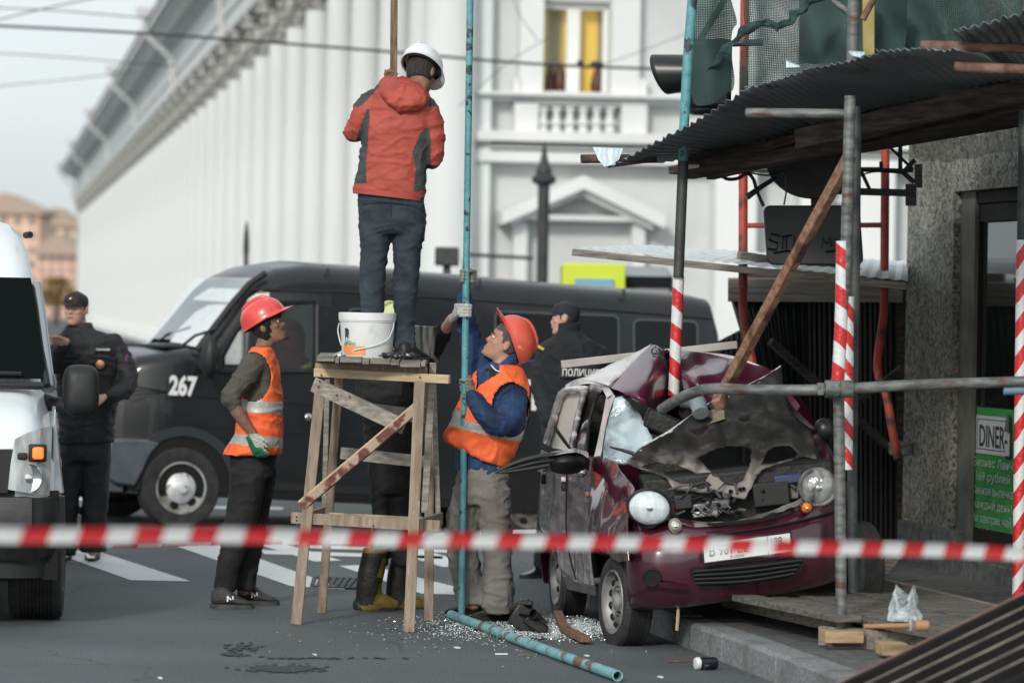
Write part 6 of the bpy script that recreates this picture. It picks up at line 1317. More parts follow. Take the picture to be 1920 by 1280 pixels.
def head_mb(mb, T, grow=0, zmin=-1, nose=True):
    rs = []
    for z, w_, f, b in HZ:
        ring = []
        for k in range(28):
            a = 2 * pi * k / 28; s, c = sin(a), cos(a)
            y = f * (abs(c) ** .85) if c > 0 else -b * (abs(c) ** .9); x = w_ * (1 if s > 0 else -1) * abs(s) ** .9
            if c > .3 and .1 < z < .135: y -= .006 * math.exp(-((abs(x) - .032) / .014) ** 2)
            if c > .2 and .03 < z < .09: y -= .003 * (abs(x) > .025)
            kk = 1 + grow / max(.05, math.hypot(x, y)); ring.append(T(x * kk, y * kk, z + grow * (z - .1) / .12))
        rs.append(ring)
    mb.rings(rs)
    if nose:
        mb.rings([[T(x * wd, y, z) for x, y in ((-1, yb), (-.6, yt), (.6, yt), (1, yb))] for z, wd, yb, yt in ((.14, .009, .07, .088), (.125, .01, .07, .092), (.105, .014, .07, .102), (.09, .019, .07, .11), (.083, .018, .07, .104), (.078, .01, .07, .09))])
        mb.ell(T(0, .1, .089), .011, .011, .009, nu=10, nv=6)
        mb.ell(T(0, .086, .052), .024, .009, .0055, nu=12, nv=6); mb.ell(T(0, .083, .062), .024, .0095, .005, nu=12, nv=6); mb.ell(T(0, .079, .018), .02, .014, .014, nu=12, nv=6)
        for s in (-1, 1):
            mb.ell(T(s * .031, .079, .138), .02, .011, .007, nu=10, nv=6); mb.ell(T(s * .045, .06, .098), .018, .018, .016, nu=10, nv=6)
            rsr = [T(s * .075, -.008 + .019 * cos(a), .112 + .032 * sin(a) + .004 * cos(a)) for a in [2 * pi * j / 12 for j in range(12)]]
            rs2 = [T(s * .088, -.014 + .018 * cos(a), .114 + .031 * sin(a)) for a in [2 * pi * j / 12 for j in range(12)]]
            mb.rings([rsr, rs2])
def face_bits(T, body, brow=BROW, lip=LIP, mouth_open=0):
    for s in (-1, 1):
        q = MB(); q.ell(T(s * .031, .0765, .122), .0115, .0115, .0085, nu=12, nv=8); ey = q.build("eye", EYEW, body)
        q = MB(); q.ell(T(s * .031, .0865, .1215), .0048, .0048, .0052, nu=10, nv=6); q.build("iris", EYED, ey)
        q = MB(); q.tube([T(s * .016, .0905, .139), T(s * .03, .09, .144), T(s * .048, .078, .139)], [.003, .0042, .002], 6, sub=3); q.build("eyebrow", brow, body)
    q = MB(); q.tube([T(-.022, .0855, .056), T(-.01, .0945, .058), T(0, .0955, .0575), T(.01, .0945, .058), T(.022, .0855, .056)], [.001, .0028, .003, .0028, .001], 6, sub=3); q.build("mouth", mat("mouth_line", (.09, .025, .02), rough=.6), body)
def hair_cap(T, body, m, zlow=.09, front=.165, grow=.008, name="hair"):
    q = MB(); rs = []
    zs = [zlow + (.238 - zlow) * i / 14 for i in range(15)]
    for z in zs:
        w_ = interp([(h[0], h[1]) for h in HZ], z); f = interp([(h[0], h[2]) for h in HZ], z); b = interp([(h[0], h[3]) for h in HZ], z); ring = []
        for k in range(36):
            a = 2 * pi * k / 36; s, c = sin(a), cos(a); y = f * (abs(c) ** .85) if c > 0 else -b * (abs(c) ** .9); x = w_ * (1 if s > 0 else -1) * abs(s) ** .9
            hl = zlow if c < -.1 else (zlow + (front - zlow) * smooth(-.1, .55, c))
            g = (grow if z >= hl else -.006) * (1 + .25 * noise.noise(V((x * 60, y * 60, z * 30)))); kk = 1 + g / max(.03, math.hypot(x, y)); ring.append(T(x * kk, y * kk, z + (g if z > .2 else 0)))
        rs.append(ring)
    q.rings(rs); return q.build(name, m, body, angle=80)
def hard_hat(T, body, m, tilt=0, peak=.055, sc=1.0, back=0.0, label=None):
    """shell, brim with peak to the front, ridge and headband; T is the head frame, tilt raises the peak"""
    ct, st = cos(tilt), sin(tilt)
    def H(x, y, z): return T(x * sc, (y * ct - (z) * st) * sc + back, .165 + (y * st + z * ct) * sc)
    q = MB(); rs = []; n = 40
    for i in range(13):
        e = i / 12 * pi / 2; r = cos(e) ** .8 if e < pi / 2 - 1e-3 else .002; z = .118 * sin(e) ** .95 if i else 0; rs.append([H(.112 * r * sin(2 * pi * k / n), (.133 if cos(2 * pi * k / n) > 0 else .142) * r * cos(2 * pi * k / n), z - .005) for k in range(n)])
    rim = []; rim2 = []
    for k in range(n):
        a = 2 * pi * k / n; c = cos(a); ex = .01 + (peak * max(0, c - .35) / .65 * 1.0 if c > .35 else 0); rim.append(H((.112 + ex * .35) * sin(a), ((.133 if c > 0 else .142) + ex) * c, -.012 - .012 * max(0, c) * (c > .35))); rim2.append(H((.108 + ex * .3) * sin(a), ((.129 if c > 0 else .138) + ex) * c, -.016 - .012 * max(0, c) * (c > .35)))
    inn = [[H(.106 * sin(2 * pi * k / n), (.127 if cos(2 * pi * k / n) > 0 else .136) * cos(2 * pi * k / n), -.012) for k in range(n)], [H(.1 * sin(2 * pi * k / n), .12 * cos(2 * pi * k / n), .03) for k in range(n)]]
    q.rings(list(reversed(rs)) + [rim, rim2] + inn, cap=True)
    h = q.build("hard_hat", m, body, angle=60, label=label)
    q = MB(); q.tube([H(0, .1, .075), H(0, .06, .108), H(0, 0, .119), H(0, -.07, .108), H(0, -.118, .06)], [.004, .012, .014, .012, .004], 10, sub=4); q.build("hat_ridge", m, h)
    q = MB()
    rb = [H(.098 * sin(2 * pi * k / n), (.118 if cos(2 * pi * k / n) > 0 else .13) * cos(2 * pi * k / n), -.02) for k in range(n)]; rb2 = [p + (H(0, 0, .03) - H(0, 0, 0)) for p in rb]
    q.rings([rb, rb2], cap=False); q.build("headband", BLACK, h)
    return h
def peaked_cap(T, body, m, tilt=0):
    ct, st = cos(tilt), sin(tilt)
    def H(x, y, z): return T(x, y * ct - z * st, .158 + (y * st + z * ct) * .88)
    q = MB(); n = 32; rs = []
    for w_, f, b, z in ((.083, .098, .106, -.022), (.085, .1, .108, .0), (.083, .097, .106, .025), (.077, .088, .098, .048), (.064, .072, .082, .066), (.042, .046, .055, .078), (.018, .02, .024, .083), (.003, .003, .004, .084)):
        rs.append([H(w_ * sin(2 * pi * k / n), (f if cos(2 * pi * k / n) > 0 else b) * cos(2 * pi * k / n), z) for k in range(n)])
    q.rings(rs); c = q.build("cap", m, body, angle=60)
    q = MB(); r1 = []; r2 = []
    for k in range(15):
        a = -1.15 + 2.3 * k / 14; r1.append(H(.085 * sin(a), .094 * cos(a), -.012)); r2.append(H(.082 * sin(a), .094 * cos(a) + .068 * cos(a * 1.25) ** .7 if abs(a * 1.25) < 1.5 else .094 * cos(a), -.022 - .006 * cos(a)))
    q.add(r1 + r2, [(i, i + 1, i + 16, i + 15) for i in range(14)]); v = q.build("peak", m, c); v.modifiers.new("s", 'SOLIDIFY').thickness = .004
    return c
def limb(mb, pts, rad, seg=14, sub=4): mb.tube(pts, rad, seg, sub=sub, dome=True)
def J(px, py, d): return P(px, py, d)
def hand(mb, wrist, dirv, palm_n, thumb_side, curl=.25, k=1.0, spread=.16, thumb_out=.6, curls=None):
    """relaxed hand: wrist, direction of the fingers, palm normal (where the palm faces), side the thumb is on"""
    D = V(dirv).normalized(); N = V(palm_n).normalized(); N = (N - D * N.dot(D)).normalized(); Sd = D.cross(N).normalized(); Sd = Sd if Sd.dot(V(thumb_side)) > 0 else -Sd
    wrist = V(wrist); L = .09 * k
    mb.rings([[wrist + D * t * L + Sd * (w_ * cos(a)) * k + N * (h_ * sin(a)) * k for a in [2 * pi * j / 14 for j in range(14)]] for t, w_, h_ in ((-.25, .027, .019), (.05, .028, .018), (.35, .037, .017), (.75, .041, .0155), (1.0, .04, .013))])
    for i, (o_, ln, r) in enumerate(((.03, .072, .0095), (.01, .08, .0098), (-.0105, .074, .0093), (-.03, .058, .0085))):
        base = wrist + D * L * .93 + Sd * o_ * k; cu = (curls[i] if curls else curl) * (1 + .12 * i); d0 = (D + Sd * o_ / .03 * spread * .6).normalized(); p = base; pts = [base - D * .02]; 
        ang = 0
        for sg, fr in enumerate((.45, .3, .25)):
            ang += cu * (.8 + .5 * sg); dd_ = d0 * cos(ang) + N * sin(ang); pts.append(p); p = p + dd_ * ln * fr * k
        pts.append(p); mb.tube(pts, [r * k * 1.05, r * k, r * k * .98, r * k * .9, r * k * .75], 8, dome=True)
    tb_ = wrist + D * L * .25 + Sd * .026 * k; t1 = (D * .75 + Sd * thumb_out + N * .3).normalized(); t2 = (D * .95 + Sd * thumb_out * .35 + N * .35).normalized()
    mb.tube([tb_ - t1 * .015, tb_ + t1 * .03 * k, tb_ + t1 * .045 * k + t2 * .012 * k, tb_ + t1 * .045 * k + t2 * .04 * k], [.014 * k, .0125 * k, .011 * k, .008 * k], 8, dome=True)
def grip(mb, axis_pt, axis_dir, pole_r, from_dir, k=1.0, wrist=None, fr_=.0104, start=-.6, thumb=True, spacing=.0198):
    """hand closed round a pole: four fingers wrap, palm lies on the side facing from_dir (towards the wrist)"""
    A = V(axis_dir).normalized(); F = V(from_dir); F = (F - A * F.dot(A)).normalized(); G = A.cross(F); c = V(axis_pt)
    R_ = pole_r + fr_
    for i in range(4):
        o_ = A * ((1.5 - i) * spacing * k); pts = []; e = 3.3 - .1 * i
        for t in range(9):
            a = start + (e - start) * t / 8; rr = R_ * (1.25 if t == 0 else 1); pts.append(c + o_ + (F * cos(a) + G * sin(a)) * rr)
        mb.tube([pts[0] + F * .03 - G * .005] + pts, [fr_ * 1.15 * k] * 5 + [fr_ * k] * 4 + [fr_ * .8 * k], 8, dome=True)
    pc = c + F * (R_ + .012); w = V(wrist) if wrist is not None else pc + F * .07
    dw = (w - pc); mb.rings([[pc + dw * t + A * (aw * cos(a)) + (A.cross(dw.normalized())) * (th * sin(a)) for a in [2 * pi * j / 14 for j in range(14)]] for t, aw, th in ((-.12, .038, .014), (.15, .041, .018), (.5, .037, .019), (.8, .029, .019), (1.1, .026, .02))])
    if thumb:
        pts = [c + A * .03 + (F * cos(a) - G * sin(a)) * (R_ * q) for a, q in ((.1, 1.7), (.7, 1.2), (1.3, 1.05), (1.9, 1.0))]; mb.tube(pts, [.013, .0125, .011, .009], 8, dome=True)
def shoe(body, heel, toe, m, sole, h=.1, w_=.046, ankle=None, name="shoe", high=0, msole_h=.022):
    """shoe from heel to toe on the ground"""
    heel = V(heel); toe = V(toe); D = (toe - heel); L = D.length; D.normalize(); Sd = D.cross(HV).normalized(); g = MB(); rs = []
    for t, ww, hh in ((0, .6, .75), (.06, .85, .9), (.25, .9, 1.0), (.38, .85, .95), (.5, .92, .72), (.65, 1.05, .52), (.82, 1.0, .42), (.94, .7, .34), (1.0, .3, .22)):
        c = heel + D * (t * L); H_ = h * hh
        rs.append([c + Sd * (w_ * ww * x) + HV * (msole_h + (H_ - msole_h) * z) for x, z in ((-1, 0), (-1, .45), (-.75, .85), (-.35, 1), (.35, 1), (.75, .85), (1, .45), (1, 0))])
    g.rings(rs); o = g.build(name, m, body, angle=60); o.modifiers.new("s", 'SUBSURF').levels = 1; o.modifiers["s"].render_levels = 1
    g = MB(); rs = []
    for t, ww in ((-.02, .6), (.04, .9), (.25, .95), (.45, .9), (.65, 1.1), (.85, 1.05), (.97, .7), (1.02, .35)):
        c = heel + D * (t * L); rs.append([c + Sd * (w_ * ww * x) + HV * z for x, z in ((-1, 0), (-1.03, msole_h * 1.15), (1.03, msole_h * 1.15), (1, 0))])
    g.rings(rs); g.build("sole", sole, o, angle=50)
    return o
def wrinkle(amp=.006, f=9, seed=0, dirv=(1, .6, 2.2), fine=.3):
    amp *= 1.7
    s = V((seed * 3.1, seed * 1.7, seed))
    def fn(p):
        q = V((p.x * dirv[0], p.y * dirv[1], p.z * dirv[2])) * f + s
        a = noise.noise(q + V((noise.noise(p * 5), 0, noise.noise(p * 4 + s))) * 1.3)
        b = noise.noise(q * 2.1 + V((a * 2, 0, 3)))
        return amp * ((1 - abs(a) * 2.2) ** 3 * .75 if abs(a) < .45 else 0) + amp * fine * (1 - 2.5 * abs(b)) - amp * .25
    return fn
def person(name, loc): pass
def px_of(p):
    r = p - C0; d = r.dot(FW); return 960 + r.dot(RT) / d * FP, 640 - r.dot(UP) / d * FP
FAB = dict(rough=.85, bump=.25, bscale=250, sheen=.2)
def cloth(nm, c, c2, ns=7, **k): return mat(nm, c, c2, rough=k.pop('rough', .85), nscale=ns, bump=k.pop('bump', .38), bscale=k.pop('bscale', 13), **k)
ORV = cloth("hi_vis_orange", (.85, .13, .035), (.95, .18, .05), 5, rough=.7, c3=(.55, .085, .03), c3scale=6, c3lo=.6, c3hi=.8); REFL = mat("reflective_tape", (.36, .37, .36), (.46, .47, .45), rough=.4, nscale=15, metal=.1)
REDHAT = mat("scuffed_red_plastic", (.62, .055, .05), (.68, .075, .065), rough=.3, coat=.4, nscale=9, c3=(.75, .22, .18), c3scale=25, c3lo=.68, c3hi=.74); ORHAT = mat("scuffed_orange_red_plastic", (.62, .085, .05), (.66, .11, .07), rough=.42, coat=.2, nscale=9, c3=(.7, .28, .22), c3scale=22, c3lo=.64, c3hi=.72); WHHAT = mat("white_hat_plastic", (.66, .7, .7), (.72, .75, .75), rough=.3, coat=.4, nscale=5)
GRIPG = mat("green_glove_rubber", (.02, .13, .07), (.035, .18, .1), rough=.5, nscale=20); GLW = cloth("knitted_glove", (.42, .43, .4), (.55, .56, .53), 30, bump=.8, bscale=120); GLG = cloth("dirty_grey_glove", (.17, .17, .15), (.3, .3, .27), 20, bump=.8, bscale=120)
def mk_person(label, body_mb, m, cat="person", group=None, voxel=.009, matfn=None):
    o = organic("person", body_mb, m, None, voxel, 2, matfn=matfn); return tag(o, label, cat, group)

# ---------------------------------------------------------------- workman standing on the trestle, seen from behind
d = 24.75
bm_ = MB()
hc = P(790, 138, d - .0); Tw = head_xf(hc, (.42, .75, -.5), (.1, .45, 1))
head_mb(bm_, Tw); limb(bm_, [P(786, 150, d), P(765, 185, d), P(750, 230, d)], [.055, .06, .09])
bm_.rings([oring((l + 12, y), (r - 12, y), d, .09) for y, l, r in ((180, 715, 792), (240, 690, 800), (300, 684, 790), (370, 684, 786), (420, 682, 790))])
limb(bm_, [P(703, 430, d), P(700, 520, d), P(697, 640, d)], [.06, .05, .04]); limb(bm_, [P(765, 430, d), P(763, 520, d), P(760, 650, d)], [.06, .05, .04])
limb(bm_, [P(706, 195, d), P(690, 210, d + .01), P(674, 240, d + .05), P(690, 205, d + .2), P(724, 165, d + .27)], [.035, .033, .03, .03, .026]); limb(bm_, [P(795, 210, d), P(806, 235, d), P(808, 275, d + .03), P(800, 255, d + .18), P(770, 190, d + .3), P(750, 158, d + .3)], [.035, .033, .03, .03, .028, .026])
hand(bm_, P(729, 160, d + .28), (.3, .1, 1), (.2, -1, 0), (-1, 0, 0), 1.0, .85)
tw_ = mk_person("man in red-orange hooded jacket and white hard hat standing on the trestle, back turned", bm_, SK_TAN)
hair_cap(Tw, tw_, HAIRB, .06, .15, .01); hard_hat(Tw, tw_, WHHAT, -.05, .05, 1.04, -.004)
JR = cloth("red_jacket_cloth", (.32, .05, .034), (.4, .068, .046), 6, rough=.7, c3=(.28, .045, .035), c3scale=9, c3lo=.58, c3hi=.75); JG = cloth("dark_grey_panel", (.03, .033, .034), (.055, .06, .06), 8)
q = MB()
q.rings([oring((l, y0), (r, y1), d, hd, 24, 2.5) for y0, l, y1, r, hd in ((158, 728, 166, 790, .07), (165, 704, 178, 806, .1), (176, 692, 195, 813, .115), (200, 688, 215, 812, .13), (240, 682, 245, 808, .135), (285, 675, 290, 802, .13), (325, 670, 332, 798, .13), (350, 664, 362, 797, .135), (358, 662, 375, 795, .13))])
limb(q, [P(706, 188, d), P(688, 205, d), P(670, 240, d + .03), P(664, 246, d + .08), P(690, 200, d + .22), P(722, 165, d + .27)], [.075, .078, .066, .062, .052, .042]); limb(q, [P(795, 205, d), P(806, 230, d), P(812, 270, d), P(810, 296, d + .04), P(800, 260, d + .2), P(770, 190, d + .3)], [.078, .08, .068, .064, .056, .045])
def mfj(p):
    x, y = px_of(p)
    if x < interp([(160, 0), (205, 692), (215, 693), (260, 690), (345, 686), (346, 0), (400, 0)], y) and x > 655 + (0 if y > 250 else 0) and (y > 262 or x > 668 + (262 - y) * .35) and y > 205: return 1
    if y > 240 and y < 358 and x > interp([(240, 798), (250, 788), (285, 773), (297, 776), (320, 780), (358, 776)], y) and x < interp([(240, 806), (300, 808), (325, 812), (358, 812)], y): return 1
    if y < 200 and (x < 712 - (y - 162) * .9 or x > 800 + (y - 195) * .15 and x > 803): return 1
    return 0
jk = organic("jacket", q, [JR, JG], tw_, .0105, 3, wrinkle(.0075, 6, 1, (1.2, .8, 2.4)), mfj)
q = MB(); q.rings([oring((l, y), (r, y), dd_, hd, 20) for y, l, r, dd_, hd in ((146, 722, 772, d + .03, .06), (154, 712, 786, d - .02, .1), (168, 712, 798, d - .06, .11), (184, 716, 806, d - .1, .1), (198, 726, 796, d - .12, .08), (210, 744, 780, d - .12, .05))]); organic("hood", q, [JR], jk, .01, 3, wrinkle(.01, 8, 4, (1.5, 1, 1.5)))
q = MB(); q.rings([oring((662, 352), (796, 368), d, .142, 24), oring((661, 362), (795, 378), d, .142, 24)]); q.build("hem_band", JR, jk)
JEAN = cloth("dark_blue_denim", (.012, .02, .03), (.03, .045, .06), 9, bump=.4, bscale=260, c3=(.045, .065, .085), c3scale=3, c3lo=.55, c3hi=.8)
q = MB(); q.rings([oring((l, y), (r, y), d, hd, 22) for y, l, r, hd in ((358, 673, 794, .115), (385, 671, 797, .125), (410, 671, 799, .13), (428, 674, 799, .12), (440, 678, 795, .1))])
q.rings([oring((l, y), (r, y), d, hd, 18) for y, l, r, hd in ((415, 672, 736, .1), (440, 673, 733, .1), (470, 676, 728, .09), (513, 676, 723, .08), (545, 674, 720, .078), (580, 677, 719, .07), (640, 680, 718, .065), (664, 679, 719, .065))])
q.rings([oring((l, y), (r, y), d, hd, 18) for y, l, r, hd in ((415, 736, 799, .1), (440, 738, 796, .1), (470, 738, 790, .09), (513, 739, 785, .08), (545, 739, 784, .078), (580, 739, 780, .07), (620, 737, 778, .062), (655, 737, 780, .065))])
jn = organic("jeans", q, [JEAN], tw_, .0105, 3, wrinkle(.007, 8, 2, (1, .8, 1.7)))
q = MB(); q.tube([P(731, 372, d - .128), P(732, 400, d - .135), P(734, 432, d - .12)], .004, 6); q.tube([P(672, 374, d - .13), P(730, 378, d - .145), P(794, 384, d - .13)], .004, 6); 
q.build("jean_seam", mat("seam_thread", (.02, .03, .045), rough=.8), jn)
SHB = mat("black_shoe", (.01, .01, .011), (.025, .025, .027), rough=.5, nscale=20); SOL = mat("dark_sole", (.02, .02, .02), rough=.8)
gy = P(760, 676, d).z
def gp2(px, py, d_): p = P(px, py, d_); return p
a = P(750, 672, d - .08); a.z = gy; b = P(800, 672, d + .1); b.z = gy; shoe(tw_, a, b, SHB, SOL, .12, .045)
a = P(692, 672, d - .05); a.z = gy; b = P(702, 672, d + .22); b.z = gy; shoe(tw_, a, b, SHB, SOL, .12, .045)

# ---------------------------------------------------------------- workman in orange vest, left, facing right
d = 26.0
bm_ = MB(); Tv = head_xf(P(502, 610, d), (1, -.22, .36), (-.36, 0, 1)); head_mb(bm_, Tv)
limb(bm_, [P(503, 625, d), P(496, 650, d), P(488, 680, d)], [.055, .056, .075])
bm_.rings([oring((l + 10, y), (r - 10, y), d, .1) for y, l, r in ((675, 465, 515), (720, 455, 525), (800, 445, 525), (850, 432, 520), (880, 432, 512))])
limb(bm_, [P(474, 692, d - .14), P(462, 710, d - .21), P(444, 730, d - .26), P(434, 748, d - .27)], [.035, .036, .036, .04]); limb(bm_, [P(434, 748, d - .27), P(447, 775, d - .27), P(474, 812, d - .25)], [.044, .041, .027])
limb(bm_, [P(500, 690, d + .2), P(505, 750, d + .24), P(512, 830, d + .2)], [.045, .04, .03])
hand(bm_, P(474, 812, d - .25), (.4, 0, -1), (.6, .8, 0), (1, 0, .3), .25)
limb(bm_, [P(455, 880, d - .05), P(438, 985, d - .05), P(425, 1110, d - .05)], [.07, .05, .04]); limb(bm_, [P(490, 880, d + .1), P(484, 985, d + .1), P(460, 1105, d + .1)], [.07, .05, .04])
def mfb(p): x, y = px_of(p); return 1 if (y > 812 and p.y < d - .1 and x > 455 and y < 880) else 0
vw = mk_person("man in orange vest and red hard hat over a beanie, left of the trestle", bm_, [SK_TAN, GLW], matfn=mfb)
face_bits(Tv, vw)
q = MB(); hand(q, P(470, 822, d - .25), (.55, 0, -1), (.6, .8, 0), (1, 0, .3), .35, 1.02); organic("glove_grip", q, [GRIPG, GLW], vw, .007, 2, matfn=lambda p: 0 if (px_of(p)[1] > 838 or px_of(p)[0] < 470 + (px_of(p)[1] - 820) * .5) else 1)
STU = mat("beard_stubble", (.055, .035, .027), rough=.9)
q = MB(); q.ell(Tv(0, .079, .02), .026, .02, .02, nu=12, nv=8); q.tube([Tv(-.03, .078, .068), Tv(0, .094, .073), Tv(.03, .078, .068)], [.003, .005, .003], 6, sub=3); q.build("stubble", STU, vw)
BEAN = cloth("black_knit", (.008, .008, .009), (.02, .02, .022), 20, bump=1, bscale=90)
hair_cap(Tv, vw, BEAN, .035, .148, .014, "beanie"); hard_hat(Tv, vw, REDHAT, .2, .05, 1.06, -.008)
OLIV = cloth("olive_jersey", (.055, .052, .04), (.085, .08, .065), 10)
q = MB(); q.rings([oring((l, y), (r, y), d, hd, 20) for y, l, r, hd in ((648, 482, 510, .1), (665, 466, 515, .17), (690, 456, 520, .2), (740, 453, 524, .19), (800, 445, 522, .17), (850, 432, 518, .16))])
limb(q, [P(474, 686, d - .16), P(462, 705, d - .22), P(442, 728, d - .26), P(431, 747, d - .27)], [.078, .075, .06, .056]); limb(q, [P(432, 738, d - .27), P(438, 756, d - .27)], [.056, .052])
limb(q, [P(500, 690, d + .18), P(506, 750, d + .24), P(510, 800, d + .22)], [.07, .06, .05])
organic("jersey", q, [OLIV], vw, .01, 3, wrinkle(.006, 9, 3, (1, 1, 3)))
q = MB(); 
q.rings([oring((l, y), (r, y), d + .0, hd, 26, 2.3) for y, l, r, hd in ((644, 484, 507, .07), (652, 474, 512, .14), (668, 461, 517, .2), (700, 452, 524, .215), (740, 450, 528, .22), (780, 448, 530, .21), (810, 440, 530, .21), (835, 428, 530, .2), (852, 418, 528, .195))])
def mfv(p):
    x, y = px_of(p); e = 765 if p.y < d else 0
    if abs(y - (760 + (x - 450) * .06)) < 11: return 1
    if abs(y - (822 + (x - 430) * .08)) < 9.5: return 1
    return 0
vs_ = organic("vest", q, [ORV, REFL], vw, .0095, 2, wrinkle(.007, 6, 5, (1, .7, 1.6)), mfv)
# cut the armhole: drop the near-side faces where the sleeve shows
def cut(o, test):
    b = bmesh.new(); b.from_mesh(o.data); b.transform(o.matrix_basis) if o.parent is None else None
    bmesh.ops.delete(b, geom=[f for f in b.faces if test(f.calc_center_median())], context='FACES'); b.to_mesh(o.data); b.free(); o.modifiers.new("s", 'SOLIDIFY').thickness = .004
def armh(p):
    x, y = px_of(p); return p.y < d + .02 and ((x - 474) / 35) ** 2 + ((y - 706) / 47) ** 2 < 1 and x < 511 or (y < 650)
cut(vs_, armh)
BLKT = cloth("black_trousers", (.006, .006, .007), (.016, .016, .018), 9)
q = MB(); q.rings([oring((l, y), (r, y), d, hd, 20) for y, l, r, hd in ((842, 432, 520, .14), (870, 432, 518, .15), (895, 433, 516, .14))])
q.rings([oring((l, y), (r, y), d - .08, hd, 18) for y, l, r, hd in ((880, 432, 500, .1), (930, 430, 492, .1), (980, 420, 482, .09), (1030, 412, 464, .08), (1075, 404, 446, .078), (1108, 402, 442, .065))])
q.rings([oring((l, y), (r, y), d + .1, hd, 18) for y, l, r, hd in ((880, 455, 517, .1), (930, 450, 511, .1), (980, 448, 502, .09), (1030, 446, 492, .08), (1070, 441, 482, .078), (1106, 439, 479, .065))])
organic("trousers", q, [BLKT], vw, .011, 3, wrinkle(.006, 7, 6, (1, .8, 1.3)))
SHT = mat("black_trainer", (.012, .013, .014), (.035, .037, .038), rough=.6, nscale=25, bump=.4, bscale=90); SOLT = mat("grey_trainer_sole", (.03, .03, .03), (.07, .07, .07), rough=.8, nscale=20)
for (hx_, hy_, tx, ty) in ((396, 1139, 474, 1141), (446, 1131, 521, 1134)):
    a = PZ(hx_, hy_, 0); b = PZ(tx, ty, 0); sh = shoe(vw, a, b, SHT, SOLT, .135, .049)
    nn = (b - a).normalized(); fr2 = nn.cross(HV); fr2 = fr2 if fr2.y < 0 else -fr2
    text("shoe_mark", "N", a + nn * .1 + HV * .045 + fr2 * .0405, nn, HV, .032, VWT, sh, depth=.003, sx=1.3, bold=.03)
# ---------------------------------------------------------------- workman holding the tall pole, looking up left
d = 25.1
POLE = lambda py: P(881.5 - 16.5 * py / 1165.0, py, 24.95)
bm_ = MB(); Tb = head_xf(P(945, 644, d), (-.93, -.12, .5), (.5, 0, .9)); head_mb(bm_, Tb)
limb(bm_, [P(945, 655, d), P(943, 680, d), P(938, 710, d)], [.058, .06, .08])
bm_.rings([oring((l + 14, y), (r - 14, y), d + .02, .09) for y, l, r in ((700, 895, 970), (760, 865, 980), (830, 855, 975), (880, 860, 955), (920, 860, 950))])
limb(bm_, [P(900, 700, d + .1), P(880, 620, d + .12), P(870, 560, d + .08)], [.05, .04, .03]); limb(bm_, [P(962, 750, d - .08), P(955, 775, d - .17), P(930, 793, d - .25), P(905, 770, d - .26), P(888, 747, d - .25)], [.035, .036, .035, .032, .026])
limb(bm_, [P(885, 900, d), P(870, 1010, d), P(888, 1130, d)], [.075, .055, .045]); limb(bm_, [P(925, 900, d), P(928, 1010, d - .05), P(935, 1140, d - .1)], [.075, .055, .045])
bw = mk_person("man in blue jacket, orange vest and hard hat gripping the tall blue pole", bm_, SK_MID)
face_bits(Tb, bw); hair_cap(Tb, bw, HAIRG, .075, .17, .007); hard_hat(Tb, bw, ORHAT, .72, .05, 1.1, -.035)
PDIR = (POLE(0) - POLE(1000)).normalized()
q = MB(); grip(q, POLE(722), PDIR, .021, (1, -.75, -.2), 1, P(892, 752, d - .25)); organic("glove", q, [GLG], bw, .0045, 2)
q = MB(); grip(q, POLE(518), PDIR, .021, (.5, 1, -.25), 1, P(874, 562, d + .06)); organic("glove", q, [GLG], bw, .0045, 2)
NAVY = cloth("blue_work_jacket", (.012, .035, .1), (.02, .055, .15), 7, c3=(.008, .018, .05), c3scale=5)
q = MB(); q.rings([oring((l, yl), (r, yr), d, hd, 22) for yl, l, yr, r, hd in ((684, 905, 688, 958, .08), (694, 890, 700, 975, .14), (720, 876, 730, 985, .17), (770, 860, 775, 988, .17), (820, 852, 825, 975, .16), (860, 856, 870, 952, .15), (884, 857, 888, 950, .15))])
limb(q, [P(905, 700, d + .08), P(886, 650, d + .12), P(875, 600, d + .1), P(871, 556, d + .06)], [.085, .07, .058, .042])
limb(q, [P(962, 745, d - .1), P(955, 775, d - .17), P(930, 795, d - .25), P(905, 770, d - .26), P(886, 744, d - .25)], [.085, .085, .075, .06, .043])
q.tube([P(918, 684, d - .05), P(938, 690, d - .1), P(958, 676, d - .07), P(968, 664, d)], [.02, .024, .024, .02], 10, sub=3, dome=True)
organic("blue_jacket", q, [NAVY], bw, .0105, 3, wrinkle(.0085, 7, 8, (1.3, 1, 1.6)))
q = MB(); q.rings([oring((l, yl), (r, yr), d, hd, 28, 2.3) for yl, l, yr, r, hd in ((676, 912, 682, 966, .12), (690, 892, 692, 980, .18), (715, 876, 722, 990, .205), (750, 862, 758, 995, .215), (790, 845, 800, 986, .21), (815, 833, 825, 977, .2), (828, 836, 850, 966, .19), (838, 856, 878, 950, .185))])
def mfv2(p):
    x, y = px_of(p)
    if abs(y - (795 + (x - 870) * .17 + 6 * sin((x - 860) / 60))) < 9 and x < 968 or abs(y - (816)) < 9 and x >= 960: return 1
    if x > 955 and abs(y - 789) < 8: return 1
    if x < 872 and abs(y - (772 + (x - 850) * .8)) < 12: return 1
    return 0
v2 = organic("vest", q, [ORV, REFL], bw, .0095, 2, wrinkle(.009, 5.5, 9, (1.2, .8, 1.3)), mfv2)
def arm2(p):
    x, y = px_of(p); f_ = p.y < d
    return (f_ and (((x - 958) / 37) ** 2 + ((y - 768) / 52) ** 2 < 1)) or (f_ and 893 < x < 950 and y < interp([(893, 730), (900, 722), (915, 712), (935, 700), (950, 686)], x) and x < 935) or y < 684 or (x < 900 and y < 720 and y < 690 + (900 - x) * .7)
cut(v2, arm2)
